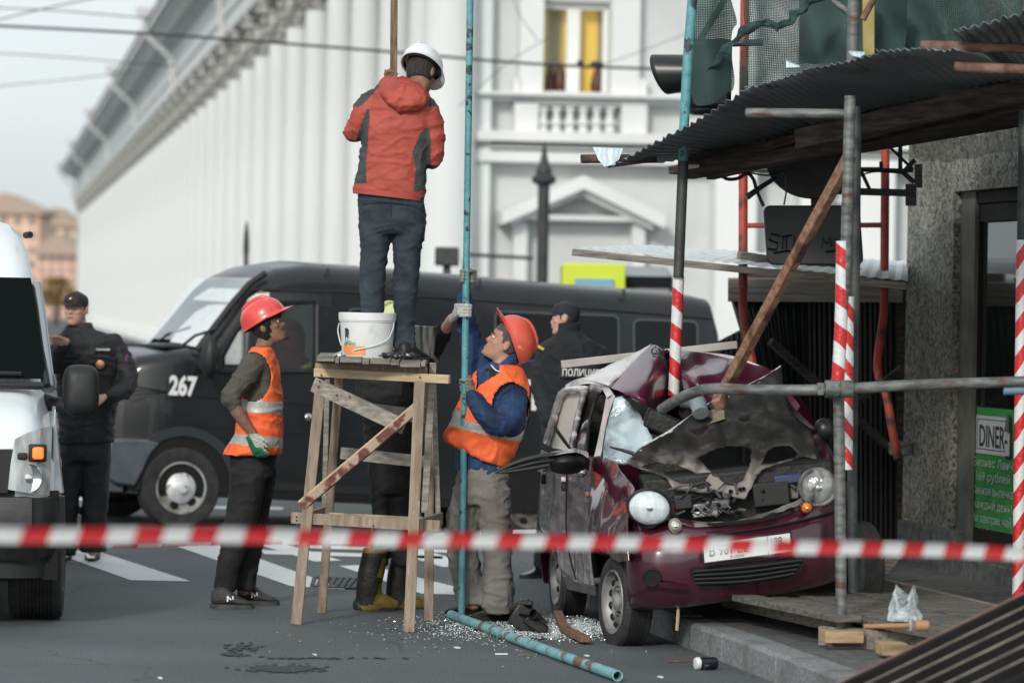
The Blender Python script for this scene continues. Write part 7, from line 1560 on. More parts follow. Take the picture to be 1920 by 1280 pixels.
q = MB(); q.tube([P(936, 738, d - .2), P(960, 722, d - .2), P(985, 730, d - .12), P(994, 760, d - .0), P(990, 800, d + .03)], [.004] * 5, 6, sub=4); q.build("vest_piping", mat("dark_piping", (.02, .015, .03), rough=.7), v2)
GRT = cloth("grey_work_trousers", (.13, .125, .115), (.19, .18, .165), 5, c3=(.09, .08, .065), c3scale=4, c3lo=.5, c3hi=.8)
q = MB(); q.rings([oring((l, y), (r, y), d, hd, 20) for y, l, r, hd in ((872, 858, 953, .15), (900, 855, 954, .155), (930, 850, 956, .15), (945, 850, 956, .14))])
q.rings([oring((l, y), (r, y), d + .02, hd, 18) for y, l, r, hd in ((915, 850, 908, .11), (960, 840, 902, .11), (1000, 835, 898, .105), (1040, 838, 897, .1), (1080, 846, 905, .095), (1110, 852, 914, .09), (1132, 856, 914, .085))])
q.rings([oring((l, y), (r, y), d - .08, hd, 18) for y, l, r, hd in ((915, 896, 957, .11), (960, 898, 957, .11), (1010, 902, 958, .105), (1060, 906, 960, .1), (1100, 905, 963, .1), (1135, 903, 963, .09), (1150, 912, 962, .08))])
organic("trousers", q, [GRT], bw, .011, 3, wrinkle(.009, 6.5, 10, (1, .8, 1.5)))
for (hx_, hy_, tx, ty) in ((908, 1150, 838, 1152), (962, 1161, 882, 1163)):
    a = PZ(hx_, hy_, 0); b = PZ(tx, ty, 0); shoe(bw, a, b, mat("dusty_black_boot", (.012, .011, .01), (.05, .045, .04), rough=.6, nscale=14), SOL, .11, .05)
q = MB(); q.rings([oring((l, yl), (r, yr), d - .07, hd, 18) for yl, l, yr, r, hd in ((690, 908, 692, 948, .07), (715, 906, 712, 944, .09), (740, 903, 730, 925, .08))]); organic("black_undershirt", q, [BLKT], bw, .009, 2)
q = MB(); q.tube([P(921, 684, d - .13), P(930, 694, d - .155), P(942, 697, d - .16)], .004, 6, sub=3); q.build("white_neck_trim", VWT, bw)

# ---------------------------------------------------------------- firefighter behind the trestle, reaching for the pole
d = 25.95
bm_ = MB(); Tf = head_xf(P(729, 622, d), (.5, .75, .3), (0, -.1, 1)); head_mb(bm_, Tf)
limb(bm_, [P(728, 640, d), P(728, 680, d)], [.055, .07]); bm_.rings([oring((l, y), (r, y), d, .1) for y, l, r in ((690, 700, 756), (780, 695, 765), (860, 700, 765))])
limb(bm_, [P(770, 705, d - .0), P(800, 672, d - .25), P(832, 622, d - .55), P(848, 596, d - .7)], [.05, .043, .036, .029])
limb(bm_, [P(694, 700, d), P(692, 770, d + .06), P(712, 790, d + .22)], [.04, .036, .03])
limb(bm_, [P(714, 870, d), P(710, 1000, d), P(704, 1080, d)], [.06, .045, .035]); limb(bm_, [P(750, 870, d + .05), P(755, 1000, d + .08), P(758, 1080, d + .1)], [.06, .045, .035])
hand(bm_, P(712, 790, d + .22), (1, .1, .1), (0, -1, 0), (0, 0, 1), .3)
fm = mk_person("firefighter in black turnout coat and yellow-trimmed boots behind the trestle, reaching up to the pole", bm_, SK_PALE)
q = MB(); grip(q, POLE(582), PDIR, .021, (-1, .1, -.45), 1, P(848, 598, d - .72)); organic("glove", q, [GLW], fm, .0045, 2)
hard_hat(Tf, fm, mat("pale_lime_helmet", (.55, .62, .3), (.6, .68, .36), rough=.35, coat=.4, nscale=8), 0, .03, 1.1)
BLKC = cloth("black_turnout_cloth", (.006, .0065, .007), (.015, .016, .017), 8)
q = MB(); q.rings([oring((l, y), (r, y), d, hd, 22) for y, l, r, hd in ((655, 705, 752, .08), (672, 688, 772, .13), (700, 680, 778, .17), (760, 678, 778, .17), (820, 682, 776, .17), (865, 686, 776, .17))])
limb(q, [P(765, 705, d), P(788, 684, d - .18), P(806, 655, d - .35), P(828, 624, d - .55)], [.095, .08, .072, .062]); limb(q, [P(694, 695, d), P(690, 770, d + .05), P(708, 788, d + .18)], [.08, .068, .055])
def mfc(p): x, y = px_of(p); return 1 if abs((x - 806) * .75 + (y - 650) * -.66 + 8) < 3.5 and x > 780 and y > 640 else 0
organic("turnout_coat", q, [BLKC, REFL], fm, .011, 3, wrinkle(.007, 7, 12), mfc)
q = MB(); q.rings([oring((l, y), (r, y), d, hd, 18) for y, l, r, hd in ((850, 688, 775, .15), (900, 692, 772, .14), (925, 698, 770, .13))]); q.rings([oring((l, y), (r, y), d, hd, 18) for y, l, r, hd in ((910, 694, 735, .1), (980, 700, 732, .09), (1060, 690, 728, .08))]); q.rings([oring((l, y), (r, y), d, hd, 18) for y, l, r, hd in ((910, 730, 773, .1), (980, 732, 774, .09), (1060, 738, 780, .075))]); organic("trousers", q, [BLKC], fm, .012, 3, wrinkle(.006, 6, 13))
BOOT = mat("black_rubber_boot", (.009, .009, .009), (.022, .022, .02), rough=.5, nscale=9, bump=.2, bscale=50); YEL = mat("dirty_yellow_rubber", (.13, .09, .012), (.22, .155, .02), rough=.55, nscale=14)
for bx0, dd_ in ((0, 0), (56, .18)):
    d2 = d + dd_ - .08; q = MB()
    kx = lambda v: v + bx0
    q.rings([oring((kx(l), y), (kx(r), y), d2, hd, 20) for y, l, r, hd in ((1026, 681, 728, .075), (1040, 678, 727, .08), (1070, 671, 722, .08), (1095, 668, 716, .075), (1115, 667, 716, .065), (1135, 667, 722, .062), (1143, 668, 724, .06))])
    a = P(kx(676), 1133, d2); b = P(kx(738), 1133, d2); q.tube([a, P(kx(705), 1128, d2), P(kx(728), 1132, d2), b], [.05, .058, .05, .035], 14, sub=3, dome=True)
    def mfbt(p, kx=kx):
        x, y = px_of(p); x -= bx0
        if y < 1036 or y > 1134 - max(0, x - 690) * .12 and x > 672: return 1
        if x > 700 and y > 1075 and (x - 700) > (1130 - y) * .35 and x - 700 < 22 + (y - 1075) * .6 and (y > 1112 or (x < 720 and x > 706 + (y - 1075) * .02)): return 1
        if abs(x - (717 - (y - 1065) * .3)) < 5 and 1046 < y < 1082: return 1
        if y > 1122 and x > 712: return 1
        return 0
    bt = organic("rubber_boot", q, [BOOT, YEL], fm, .008, 2, matfn=mfbt)
    q = MB(); q.prism([P(kx(668), 1142, d2 - .05), P(kx(700), 1146, d2 - .055), P(kx(740), 1144, d2 - .05), P(kx(742), 1139, d2 - .05), P(kx(668), 1136, d2 - .05)], (0, .1, 0)); q.build("boot_sole", SOL, bt, bevel=.004)

# ---------------------------------------------------------------- policeman at the left, pointing
d = 30.0
BLKP = cloth("black_police_cloth", (.007, .0075, .009), (.016, .017, .02), 7, rough=.7)
bm_ = MB(); Tp = head_xf(P(142, 579, d - .04), (-.3, -1, -.0), (.05, 0, 1), 1.0); head_mb(bm_, Tp)
limb(bm_, [P(146, 595, d), P(148, 620, d), P(152, 650, d)], [.055, .058, .08]); bm_.rings([oring((l, y), (r, y), d, .1) for y, l, r in ((650, 112, 212), (740, 115, 208), (830, 118, 205))])
limb(bm_, [P(212, 652, d), P(228, 675, d), P(238, 706, d - .05), P(230, 731, d - .14), P(206, 741, d - .26)], [.035, .035, .034, .032, .028]); limb(bm_, [P(110, 655, d), P(99, 684, d - .18), P(112, 660, d - .33), P(122, 643, d - .42)], [.035, .033, .03, .028])
limb(bm_, [P(130, 830, d), P(125, 920, d), P(120, 1030, d)], [.07, .055, .045]); limb(bm_, [P(180, 830, d), P(176, 930, d), P(174, 1030, d)], [.07, .055, .045])
hand(bm_, P(201, 742, d - .26), (-1, -.3, -.25), (-.2, .3, -1), (0, -1, .5), .5); hand(bm_, P(122, 641, d - .44), (-1, -.35, .12), (0, -.6, -.6), (0, -.3, 1), .9, 1.15, curls=[.1, .9, 1, 1])
lp = mk_person("policeman in black jacket and cap pointing a finger, standing beside the white van", bm_, SK_PALE)
face_bits(Tp, lp); hair_cap(Tp, lp, HAIRB, .08, .16, .004); pc_ = peaked_cap(Tp, lp, BLKP, .06)
q = MB(); q.ell(Tp(0, .104, .185), .014, .008, .014); q.build("cap_badge", mat("badge_gold", (.45, .3, .1), rough=.35, metal=.8), pc_)
q = MB(); q.rings([oring((l, yl), (r, yr), d, hd, 24, 2.4) for yl, l, yr, r, hd in ((608, 124, 606, 172, .08), (614, 122, 614, 176, .09), (622, 118, 620, 182, .11), (630, 106, 628, 205, .14), (645, 100, 642, 222, .165), (680, 104, 680, 226, .17), (740, 108, 740, 222, .165), (790, 110, 790, 215, .165), (832, 109, 828, 213, .165))])
limb(q, [P(212, 648, d), P(228, 675, d), P(240, 708, d - .04), P(232, 732, d - .14), P(208, 741, d - .25)], [.085, .08, .073, .065, .048]); limb(q, [P(108, 652, d), P(98, 685, d - .18), P(112, 660, d - .34), P(122, 645, d - .4)], [.08, .07, .055, .048])
lj = organic("police_jacket", q, [BLKP], lp, .011, 3, wrinkle(.008, 7, 14, (1, 1, 2)))
q = MB(); q.box(P(192, 655, d - .19), (.095, .008, .018)); nb = q.build("name_strip", mat("dark_strip", (.02, .02, .025), rough=.5), lj)
text("badge_lettering", "ПОЛИЦИЯ", P(180.5, 657, d - .195), (1, 0, .02), HV, .013, VWT, nb, depth=.001, bold=.03)
q = MB(); q.lathe(P(188, 683, d - .175), (0, -1, 0), [(.03, 0), (.03, .012), (.018, .016), (.002, .017)], 18); q.build("chest_badge", mat("badge_gold_red", (.5, .38, .22), (.4, .08, .05), rough=.4, metal=.5, nscale=50), lj)
q = MB(); q.ell(P(237, 676, d - .05), .022, .03, .045); q.build("sleeve_patch", mat("patch_red_blue", (.25, .02, .03), (.03, .03, .15), rough=.7, nscale=35), lj)
q = MB(); q.tube([P(150, 622, d - .125), P(154, 700, d - .175), P(156, 825, d - .17)], .005, 6, sub=3); q.bar(P(172, 668, d - .172), P(204, 668, d - .168), .01, .012); q.bar(P(120, 668, d - .172), P(146, 668, d - .172), .01, .012); q.build("jacket_placket", BLACK, lj)
q = MB(); q.rings([oring((l, y), (r, y), d, hd, 18) for y, l, r, hd in ((815, 112, 210, .14), (850, 112, 208, .14), (865, 112, 207, .13))]); q.rings([oring((l, y), (r, y), d, hd, 18) for y, l, r, hd in ((850, 112, 160, .1), (920, 106, 150, .09), (1000, 104, 142, .08), (1040, 104, 142, .08))]); q.rings([oring((l, y), (r, y), d, hd, 18) for y, l, r, hd in ((850, 150, 208, .1), (900, 153, 205, .1), (940, 154, 203, .09), (1000, 151, 199, .085), (1034, 150, 199, .085))])
organic("police_trousers", q, [BLKP], lp, .012, 3, wrinkle(.005, 6, 15, (1, 1, 1)))
LEA = mat("polished_black_leather", (.007, .007, .008), (.015, .015, .015), rough=.25, coat=.5, nscale=15)
for (hx_, hy_, tx, ty) in ((178, 1036, 171, 1053), (128, 1036, 117, 1052)):
    shoe(lp, PZ(hx_, hy_, 0), PZ(tx, ty, 0) , LEA, SOL, .1, .047)
# ---------------------------------------------------------------- policeman at the right, seen from behind, looking left
d = 29.2
bm_ = MB(); Tr = head_xf(P(1060, 597, d), (-1, .22, -.02), (0, .05, 1), .96); head_mb(bm_, Tr)
limb(bm_, [P(1062, 610, d), P(1066, 650, d)], [.055, .07]); bm_.rings([oring((l, y), (r, y), d, .1) for y, l, r in ((660, 1030, 1120), (740, 1030, 1120), (840, 1030, 1110))])
limb(bm_, [P(1030, 665, d), P(1022, 730, d), P(1030, 800, d - .1)], [.05, .04, .035]); limb(bm_, [P(1120, 668, d), P(1128, 740, d), P(1110, 800, d - .1)], [.05, .04, .035]); limb(bm_, [P(1045, 850, d), P(1030, 960, d), P(1018, 1060, d)], [.07, .055, .045]); limb(bm_, [P(1095, 850, d), P(1095, 960, d), P(1095, 1060, d)], [.07, .055, .045])
rp_ = mk_person("policeman in black uniform and cap seen from behind, standing beyond the crashed car", bm_, SK_PALE)
face_bits(Tr, rp_); hair_cap(Tr, rp_, HAIRB, .075, .16, .005); peaked_cap(Tr, rp_, cloth("navy_cap", (.01, .012, .022), (.02, .022, .035), 8), .05)
NVB = cloth("black_blue_uniform", (.007, .01, .014), (.014, .019, .024), 7)
q = MB(); q.rings([oring((l, yl), (r, yr), d, hd, 24, 2.4) for yl, l, yr, r, hd in ((606, 1044, 604, 1088, .08), (622, 1043, 620, 1088, .09), (632, 1034, 634, 1102, .11), (642, 1016, 648, 1128, .15), (660, 1009, 668, 1140, .17), (700, 1010, 700, 1140, .175), (760, 1014, 760, 1130, .17), (850, 1020, 850, 1125, .17))])
limb(q, [P(1026, 662, d), P(1017, 700, d), P(1018, 740, d - .02), P(1030, 790, d - .12)], [.08, .073, .068, .055]); limb(q, [P(1122, 668, d), P(1132, 710, d), P(1124, 780, d - .1)], [.08, .073, .06])
rj_ = organic("uniform_jacket", q, [NVB], rp_, .011, 3, wrinkle(.007, 6, 16, (1, 1, 1.5)))
q = MB(); q.patch([[P(x, y, d - .2 + (0.02 if x in (1050, 1120) else 0)) for x in (1050, 1073, 1097, 1120)] for y in (686, 708)], 3, 2, th=.02); q.build("back_strip", BLACK, rj_)
text("back_lettering", "ПОЛИЦИЯ", P(1053.5, 704, d - .225), (1, 0, .0), HV, .044, VWT, rj_, depth=.001, sx=.8, bold=.02)
q = MB(); q.box(P(1014, 652, d - .06), (.05, .1, .02), Matrix.Rotation(.5, 3, 'Y')); q.build("yellow_epaulet", mat("epaulet_yellow", (.6, .45, .05), rough=.6), rj_, bevel=.004)
q = MB(); q.rings([oring((l, y), (r, y), d, hd, 18) for y, l, r, hd in ((830, 1022, 1122, .15), (880, 1020, 1120, .15))]); q.rings([oring((l, y), (r, y), d, hd, 18) for y, l, r, hd in ((865, 1018, 1070, .11), (960, 1008, 1058, .1), (1062, 1000, 1044, .085))]); q.rings([oring((l, y), (r, y), d, hd, 18) for y, l, r, hd in ((865, 1066, 1122, .11), (960, 1070, 1118, .1), (1062, 1076, 1116, .085))]); organic("uniform_trousers", q, [NVB], rp_, .013, 3, wrinkle(.005, 6, 17))
shoe(rp_, PZ(1036, 1082, 0), PZ(978, 1084, 0), LEA, SOL, .1, .05); shoe(rp_, PZ(1105, 1082, 0), PZ(1060, 1084, 0), LEA, SOL, .1, .05)
# ---------------------------------------------------------------- person inside the dark van, seen through the door glass
a_ = pvl(560, 640, .3)
bm_ = MB(); cc = pvw(a_[0], .55, a_[1] + .02); Ti = head_xf(cc, -VU * .6 - VW, HV); head_mb(bm_, Ti); limb(bm_, [cc - HV * .08, cc - HV * .2], [.055, .07]); 
ip = mk_person("person in dark hooded coat with yellow stripe sitting behind the dark van's door glass", bm_, SK_TAN)
face_bits(Ti, ip)
q = MB(); rs = []
for dz, w_, dd_ in ((.16, .03, .03), (.13, .1, .1), (.05, .13, .13), (-.06, .13, .13), (-.13, .12, .12), (-.2, .21, .14), (-.35, .25, .16), (-.7, .25, .17)): rs.append([cc + VU * (w_ * cos(a)) + VW * (dd_ * sin(a)) + HV * dz for a in [2 * pi * j / 20 for j in range(20)]])
q.rings(rs); organic("hooded_coat", q, [cloth("dark_red_grey_coat", (.03, .015, .015), (.08, .02, .02), 4), mat("lime_stripe", (.45, .55, .08), rough=.5)], ip, .014, 2, wrinkle(.01, 5, 19), lambda p: 1 if abs((p - cc).dot(HV) + .3 - .5 * (p - cc).dot(VU)) < .03 else 0)
# ================================================================== trestle, bucket, loose things, tape, wires
PALEW = mat("fresh_pale_wood", (.42, .31, .19), (.52, .4, .26), rough=.75, nscale=3, stretch=(3, 3, 20), bump=.25, bscale=30, c3=(.25, .17, .1), c3scale=7, c3lo=.66, c3hi=.72)
MIDW = mat("used_brown_wood", (.2, .15, .11), (.33, .26, .2), rough=.82, nscale=4, stretch=(8, 8, 1.2), bump=.35, bscale=35, c3=(.42, .38, .33), c3scale=9, c3lo=.64, c3hi=.72)
GREYW = mat("old_grey_plank", (.19, .175, .155), (.36, .33, .29), rough=.85, nscale=5, stretch=(1.5, 6, 8), bump=.4, bscale=35, c3=(.06, .05, .045), c3scale=12, c3lo=.68, c3hi=.72)
REDW = mat("flaking_red_paint_wood", (.1, .032, .027), (.17, .07, .055), rough=.8, nscale=20, bump=.5, bscale=50, c3=(.36, .27, .21), c3scale=10, c3lo=.48, c3hi=.56)
tr_ = thing("wooden_trestle", PZ(690, 1170, 0), "rough knocked-together wooden trestle with crossed braces under the standing workman", "trestle")
def D(px, py): return 24.35 + (820 - px) / 270 * .35        # front face, turned a little
def board(a, b, wd, th, m, nm, da=0, up=(0, 0, 1), bev=.003):
    q = MB(); q.bar(P(a[0], a[1], D(*a) + da), P(b[0], b[1], D(*b) + da), th, wd, up=up); return q.build(nm, m, tr_, bevel=bev)
FLd = PZ(555, 1170, 0).y; FRd = PZ(767, 1184, 0).y; BLd = PZ(603, 1147, 0).y; BRd = PZ(804, 1162, 0).y
def leg(a, b, d0, d1, wd=.062, th=.05, m=MIDW): q = MB(); q.bar(P(*a, d0), P(*b, d1), wd, th, up=(0, 1, 0)); q.build("leg", m, tr_, bevel=.003)
leg((601, 725), (555, 1170), 24.6, FLd); leg((787, 715), (767, 1184), 24.25, FRd)
leg((636, 705), (603, 1147), 25.15, BLd, .05, .045); leg((806, 705), (804, 1162), 24.95, BRd, .055, .045)
leg((614, 712), (608, 950), 25.0, 25.2, .03, .03, GREYW); leg((812, 680), (796, 960), 24.75, 24.8, .04, .05, GREYW); leg((813, 720), (822, 975), 24.9, 24.9, .03, .03, GREYW)
board((590, 698), (843, 711), .05, .03, PALEW, "front_rail", -.05); board((592, 688), (800, 694), .045, .03, MIDW, "front_rail", .0)
board((588, 720), (758, 800), .088, .025, GREYW, "cross_brace", -.05)
a, b = (793, 756), (565, 950)
o = board(a, b, .05, .028, REDW, "cross_brace", -.1); q = MB(); q.bar(P(789, 750, D(*a) - .085), P(562, 942, D(*b) - .085), .03, .022); q.build("brace_batten", PALEW, tr_, bevel=.002)
board((547, 970), (826, 986), .065, .03, MIDW, "lower_rail", -.055); 
q = MB(); q.bar(P(788, 985, 24.3), P(826, 972, 24.85), .03, .075); q.build("side_rail", MIDW, tr_, bevel=.003)
q = MB(); q.bar(P(560, 975, 24.7), P(606, 960, 25.2), .03, .065); q.build("side_rail", MIDW, tr_, bevel=.003)
q = MB(); q.bar(P(640, 849, 25.2), P(800, 866, 25.0), .03, .07); q.build("back_rail", GREYW, tr_, bevel=.003)
q = MB(); q.bar(P(690, 768, 25.2), P(806, 782, 25.0), .03, .08); q.build("back_rail", GREYW, tr_, bevel=.003)
q = MB(); q.bar(P(615, 968, 25.25), P(805, 978, 25.1), .03, .05); q.build("back_rail", PALEW, tr_, bevel=.003)
rk = random.Random(8); x = 594
for w_, g_ in ((33, 4), (7, 6), (40, 3), (13, 6), (37, 2), (16, 4), (38, 4), (8, 2)):
    x1 = min(x + w_, 809); c = (x + x1) / 2; y = 672 + (c - 594) * .055
    q = MB(); q.bar(P(c, y + rk.uniform(-1, 2), 24.25), P(c + 6, y - 7, 25.25), (x1 - x) / 325, .03); q.build("deck_board", OLDW if w_ > 10 else MIDW, tr_, bevel=.004); x = x1 + g_ * .4
q = MB(); rn = random.Random(3)
for (x, y) in ((602, 703), (787, 707), (599, 714), (597, 725), (631, 740), (655, 743), (745, 787), (752, 800), (781, 751), (556, 968), (556, 975), (780, 984), (700, 985)): q.lathe(P(x, y, D(x, y) - .07), (0, -1, 0), [(.005, 0), (.005, .012), (.001, .013)], 8)
q.build("nail_heads", DARKPL, tr_)
# tall pole, timber held by the standing man
TPOL = pole("tall_blue_pole", [POLE(-20), POLE(1167)], .0205, BLUEP, "tall thin chipped blue pole held upright by gloved hands", sub=0, inner=.15)
PLW = mat("narrow_brown_timber", (.1, .055, .035), (.24, .16, .11), rough=.8, nscale=9, stretch=(6, 6, .7), bump=.3, c3=(.04, .025, .018), c3scale=6, c3lo=.55, c3hi=.7)
q = MB(); q.bar(P(739, -14, 25.02), P(738, 150, 25.02), .042, .03, up=(0, 1, 0)); tag(q.build("timber_batten", PLW, bevel=.003), "narrow brown timber held upright by the man on the trestle", "timber")
# buckets
bd = 24.72
bk_ = thing("plastic_bucket", P(687, 672, bd), "white plastic paint bucket with orange label standing on the trestle", "bucket")
bt = P(688, 673, bd); br_ = (742 - 636) / 2 / (FP / bd); bh = (672 - 586) / (FP / bd); PLB = mat("scuffed_white_plastic", (.62, .65, .65), (.7, .72, .72), rough=.35, nscale=5, c3=(.45, .45, .43), c3scale=7, c3lo=.62, c3hi=.75)
q = MB(); q.lathe(bt, (0, 0, 1), [(br_ * .86, 0), (br_ * .88, .006), (br_ * .975, bh - .045), (br_ * 1.02, bh - .042), (br_ * 1.03, bh - .012), (br_ * 1.03, bh), (br_ * .98, bh + .003), (br_ * .95, bh - .004), (br_ * .93, bh - .06), (.002, bh - .065)], 48); bb_ = q.build("tub", PLB, bk_, angle=30)
q = MB(); q.lathe(bt, (0, 0, 1), [(br_ * .975, bh - .052), (br_ * 1.005, bh - .05), (br_ * 1.005, bh - .046), (br_ * .975, bh - .044)], 48, cap=False); q.build("rim_band", PLB, bb_)
def bsurf(u, z, o_=.001):         # u = angle from the viewer's left to right
    r = br_ * (.88 + .095 * z / bh) + o_; return bt + V((r * sin(u), -r * cos(u), z))
q = MB(); nn_ = 14; vs_ = [bsurf(-1.1 + 1.08 * i / nn_, z) for z in (.024, .075) for i in range(nn_ + 1)]; q.add(vs_, [(i, i + 1, i + nn_ + 2, i + nn_ + 1) for i in range(nn_)]); lb_ = q.build("label", mat("label_orange", (.8, .25, .06), (.7, .35, .2), rough=.45, nscale=18, lo=.5, hi=.75), bb_)
def wraptext(nm, body, u0, z0, h, m, par, u1=None, **k):
    t = text(nm, body, (0, 0, 0), (1, 0, 0), (0, 0, 1), h, m, None, depth=0, **k)
    xs = [v.co.x for v in t.data.vertices]; w_ = max(xs); kx = ((u1 - u0) * br_ * .93 / w_) if u1 else 1
    for v in t.data.vertices: v.co = bsurf(u0 + v.co.x * kx / (br_ * .93), z0 + v.co.z, .0025)
    setpar(t, par); return t
wraptext("label_text", "AMPHINO", -1.05, .077, .02, mat("label_green", (.1, .3, .04), rough=.5), lb_, u1=-.42, bold=.03)
wraptext("label_small_text", "weiss 15 l", -.62, .04, .012, WHITE, lb_)
q = MB(); ELB = mat("emblem_dark", (.02, .02, .05), (.1, .03, .03), rough=.5, nscale=60)
for (u, z, du, dz) in ((-.86, .152, .085, .026), (-.93, .127, .02, .016), (-.79, .127, .02, .016), (-.755, .158, .03, .015), (-.73, .138, .014, .018)):
    q.add([bsurf(u - du, z - dz, .0025), bsurf(u + du, z - dz, .0025), bsurf(u + du, z + dz, .0025), bsurf(u - du, z + dz, .0025)], [(0, 1, 2, 3)])
q.build("emblem", ELB, bb_, sm=False); wraptext("emblem_text", "Caparol", -.98, .098, .012, mat("label_blue", (.05, .08, .2), rough=.5), bb_)
q = MB(); q.tube([bsurf(1.2, bh - .05, .008), bsurf(1.1, bh - .09, .012), bsurf(.8, bh - .15, .014), bsurf(.3, bh - .185, .014), bsurf(-.2, bh - .205, .013), bsurf(-.5, bh - .215, .012)], .0035, 6, sub=5)
q.tube([bsurf(-1.35, bh - .06, .01), bsurf(-1.45, bh - .1, .018), bsurf(-1.4, bh - .15, .012), bsurf(-1.3, bh - .19, .004)], .004, 6, sub=4); q.build("bucket_handle", PLB, bk_)
q = MB(); c = P(792, 668, 25.1); q.lathe(c, (0.05, 0, 1), [(.062, 0), (.066, .01), (.072, .17), (.075, .175), (.072, .18), (.068, .17), (.002, .165)], 32); tag(q.build("metal_tin", mat("dented_tin", (.1, .095, .09), (.5, .5, .48), rough=.4, metal=.4, nscale=4, stretch=(9, 9, .5), lo=.45, hi=.6), angle=30), "battered metal tin with paint runs beside the standing man's shoe", "tin")
# tools on the trestle
tl_ = thing("clamp_pile", P(760, 672, 24.4), "small heap of black scaffold clamps lying on the trestle beside the bucket", "clamps"); q = MB(); rn = random.Random(6)
for k in range(9):
    c = P(722 + k * 6.5, 667 - (k % 3) * 2 + (k * .35), 24.35); R = Matrix.Rotation(rn.uniform(0, 3), 3, 'Z') @ Matrix.Rotation(rn.uniform(-.5, .5), 3, 'X'); q.lathe(c, R @ V((.3, 1, .2)), [(.01, -.02), (.016, -.01), (.014, .02), (.006, .025)], 8); q.bar(c, c + R @ V((.05, 0, .0)), .008, .008)
q.build("clamps", mat("greasy_black_steel", (.01, .011, .012), (.09, .1, .1), rough=.35, metal=.6, nscale=30), tl_)
q = MB(); c = P(632, 668, 24.5); q.lathe(c, (1, .3, .3), [(.02, 0), (.024, .02), (.01, .03), (.012, .05)], 10); q.bar(c + V((-.03, 0, .0)), c + V((.03, 0, .03)), .01, .01); tag(q.build("steel_fitting", RIMS), "shiny steel fitting lying on the trestle just left of the bucket", "fitting")
# ------------------------------------------------------------------ on the ground
pole("fallen_blue_pipe", [PZ(846, 1152, .03), PZ(900, 1172, .03), PZ(1010, 1213, .03), PZ(1158, 1266, .03)], .028, BLUEP2, "worn pale blue pipe lying on the asphalt from the workman's feet", sub=3, inner=.22, cat="pipe")
q = MB(); a, b, c = PZ(1046, 1160, .04), PZ(1058, 1178, .03), PZ(1098, 1198, .03)
q.bar(a + V((0, .03, .03)), b, .05, .04); q.bar(b, c, .055, .035); tag(q.build("wood_chunk", mat("brown_offcut", (.14, .07, .045), (.22, .12, .08), rough=.8, nscale=12, bump=.3), bevel=.004), "brown bent chunk of wood lying on the road by the car's front wheel", "wood")
q = MB(); c = PZ(985, 1165, .07)
q.bar(PZ(958, 1150, .03), PZ(985, 1130, .16), .09, .03); q.box(PZ(985, 1160, .07), (.16, .14, .13), Matrix.Rotation(.5, 3, 'Y')); q.box(PZ(1005, 1170, .05), (.14, .1, .06), Matrix.Rotation(.6, 3, 'Y')); q.tube([PZ(975, 1150, .1), PZ(1000, 1150, .12), PZ(1018, 1170, .03)], .03, 8); q.box(PZ(985, 1140, .12), (.08, .08, .1), Matrix.Rotation(-.4, 3, 'Y'))
tag(q.build("black_lamp_bracket", mat("cracked_black_plastic", (.006, .006, .007), (.02, .02, .02), rough=.35, nscale=15), bevel=.008), "broken black plastic housing lying on the road beside the grey trousers", "car part")
bo = thing("drink_can", PZ(1325, 1243, .03), "small black and white can lying on the road by the kerb", "can")
a, b = PZ(1304, 1243, .034), PZ(1343, 1242.4, .034); ax_ = (b - a).normalized(); q = MB(); q.lathe(a, ax_, [(.02, -.004), (.03, 0), (.033, .008), (.033, .02)], 24); q.build("can_lid", mat("can_silver_white", (.75, .77, .78), rough=.3, metal=.3), bo); q = MB(); q.lathe(a + ax_ * .0201, ax_, [(.033, 0), (.033, .085), (.028, .097), (.024, .098)], 24); q.build("can_body", mat("can_black", (.01, .011, .018), (.2, .2, .22), rough=.3, nscale=30, lo=.6, hi=.7), bo)
q = MB(); q.bar(PZ(1250, 1239, .008), PZ(1298, 1237, .008), .02, .01); tag(q.build("rusty_shard", RUST), "thin rusty shard lying on the road left of the can", "scrap")
q = MB(); c = PZ(1696, 1165, .31); rn = random.Random(2); rs = []
for k in range(7):
    z = k / 6; rs.append([c + V((.085 * (1 - z * .45) * cos(a) * (1 + .35 * noise.noise(V((cos(a) * 2, sin(a) * 2, z * 3)))), .06 * sin(a) * (1 + .4 * noise.noise(V((cos(a) * 2, sin(a) * 2, 5 + z * 3)))), z * .13 * (1 + .4 * cos(a * 2 + 1)) + .005)) for a in [2 * pi * j / 26 for j in range(26)]])
q.rings(rs); tag(q.build("plastic_bag", mat("crumpled_clear_plastic", (.6, .66, .68), (.4, .45, .47), rough=.2, nscale=14, bump=1, bscale=30, alpha=.7), angle=25), "crumpled clear plastic bag lying on the board deck", "plastic bag")
hm_ = thing("wooden_mallet", PZ(1690, 1170, .33), "wooden-handled mallet lying on the board deck by the plastic bag", "mallet"); q = MB(); q.tube([PZ(1620, 1174, .33), PZ(1715, 1172, .335)], [.012, .014], 10); q.build("handle", mat("handle_wood", (.28, .14, .06), (.36, .2, .1), rough=.6, nscale=8), hm_); q = MB(); q.lathe(PZ(1716, 1172, .345), (1, .1, 0), [(.02, 0), (.027, .008), (.027, .06), (.02, .068)], 14); q.build("mallet_head", MT["handle_wood"], hm_); q = MB(); q.lathe(PZ(1708, 1172, .335), (0, 0, 1), [(.016, -.025), (.016, .03)], 10); q.build("ferrule", RIMS, hm_)
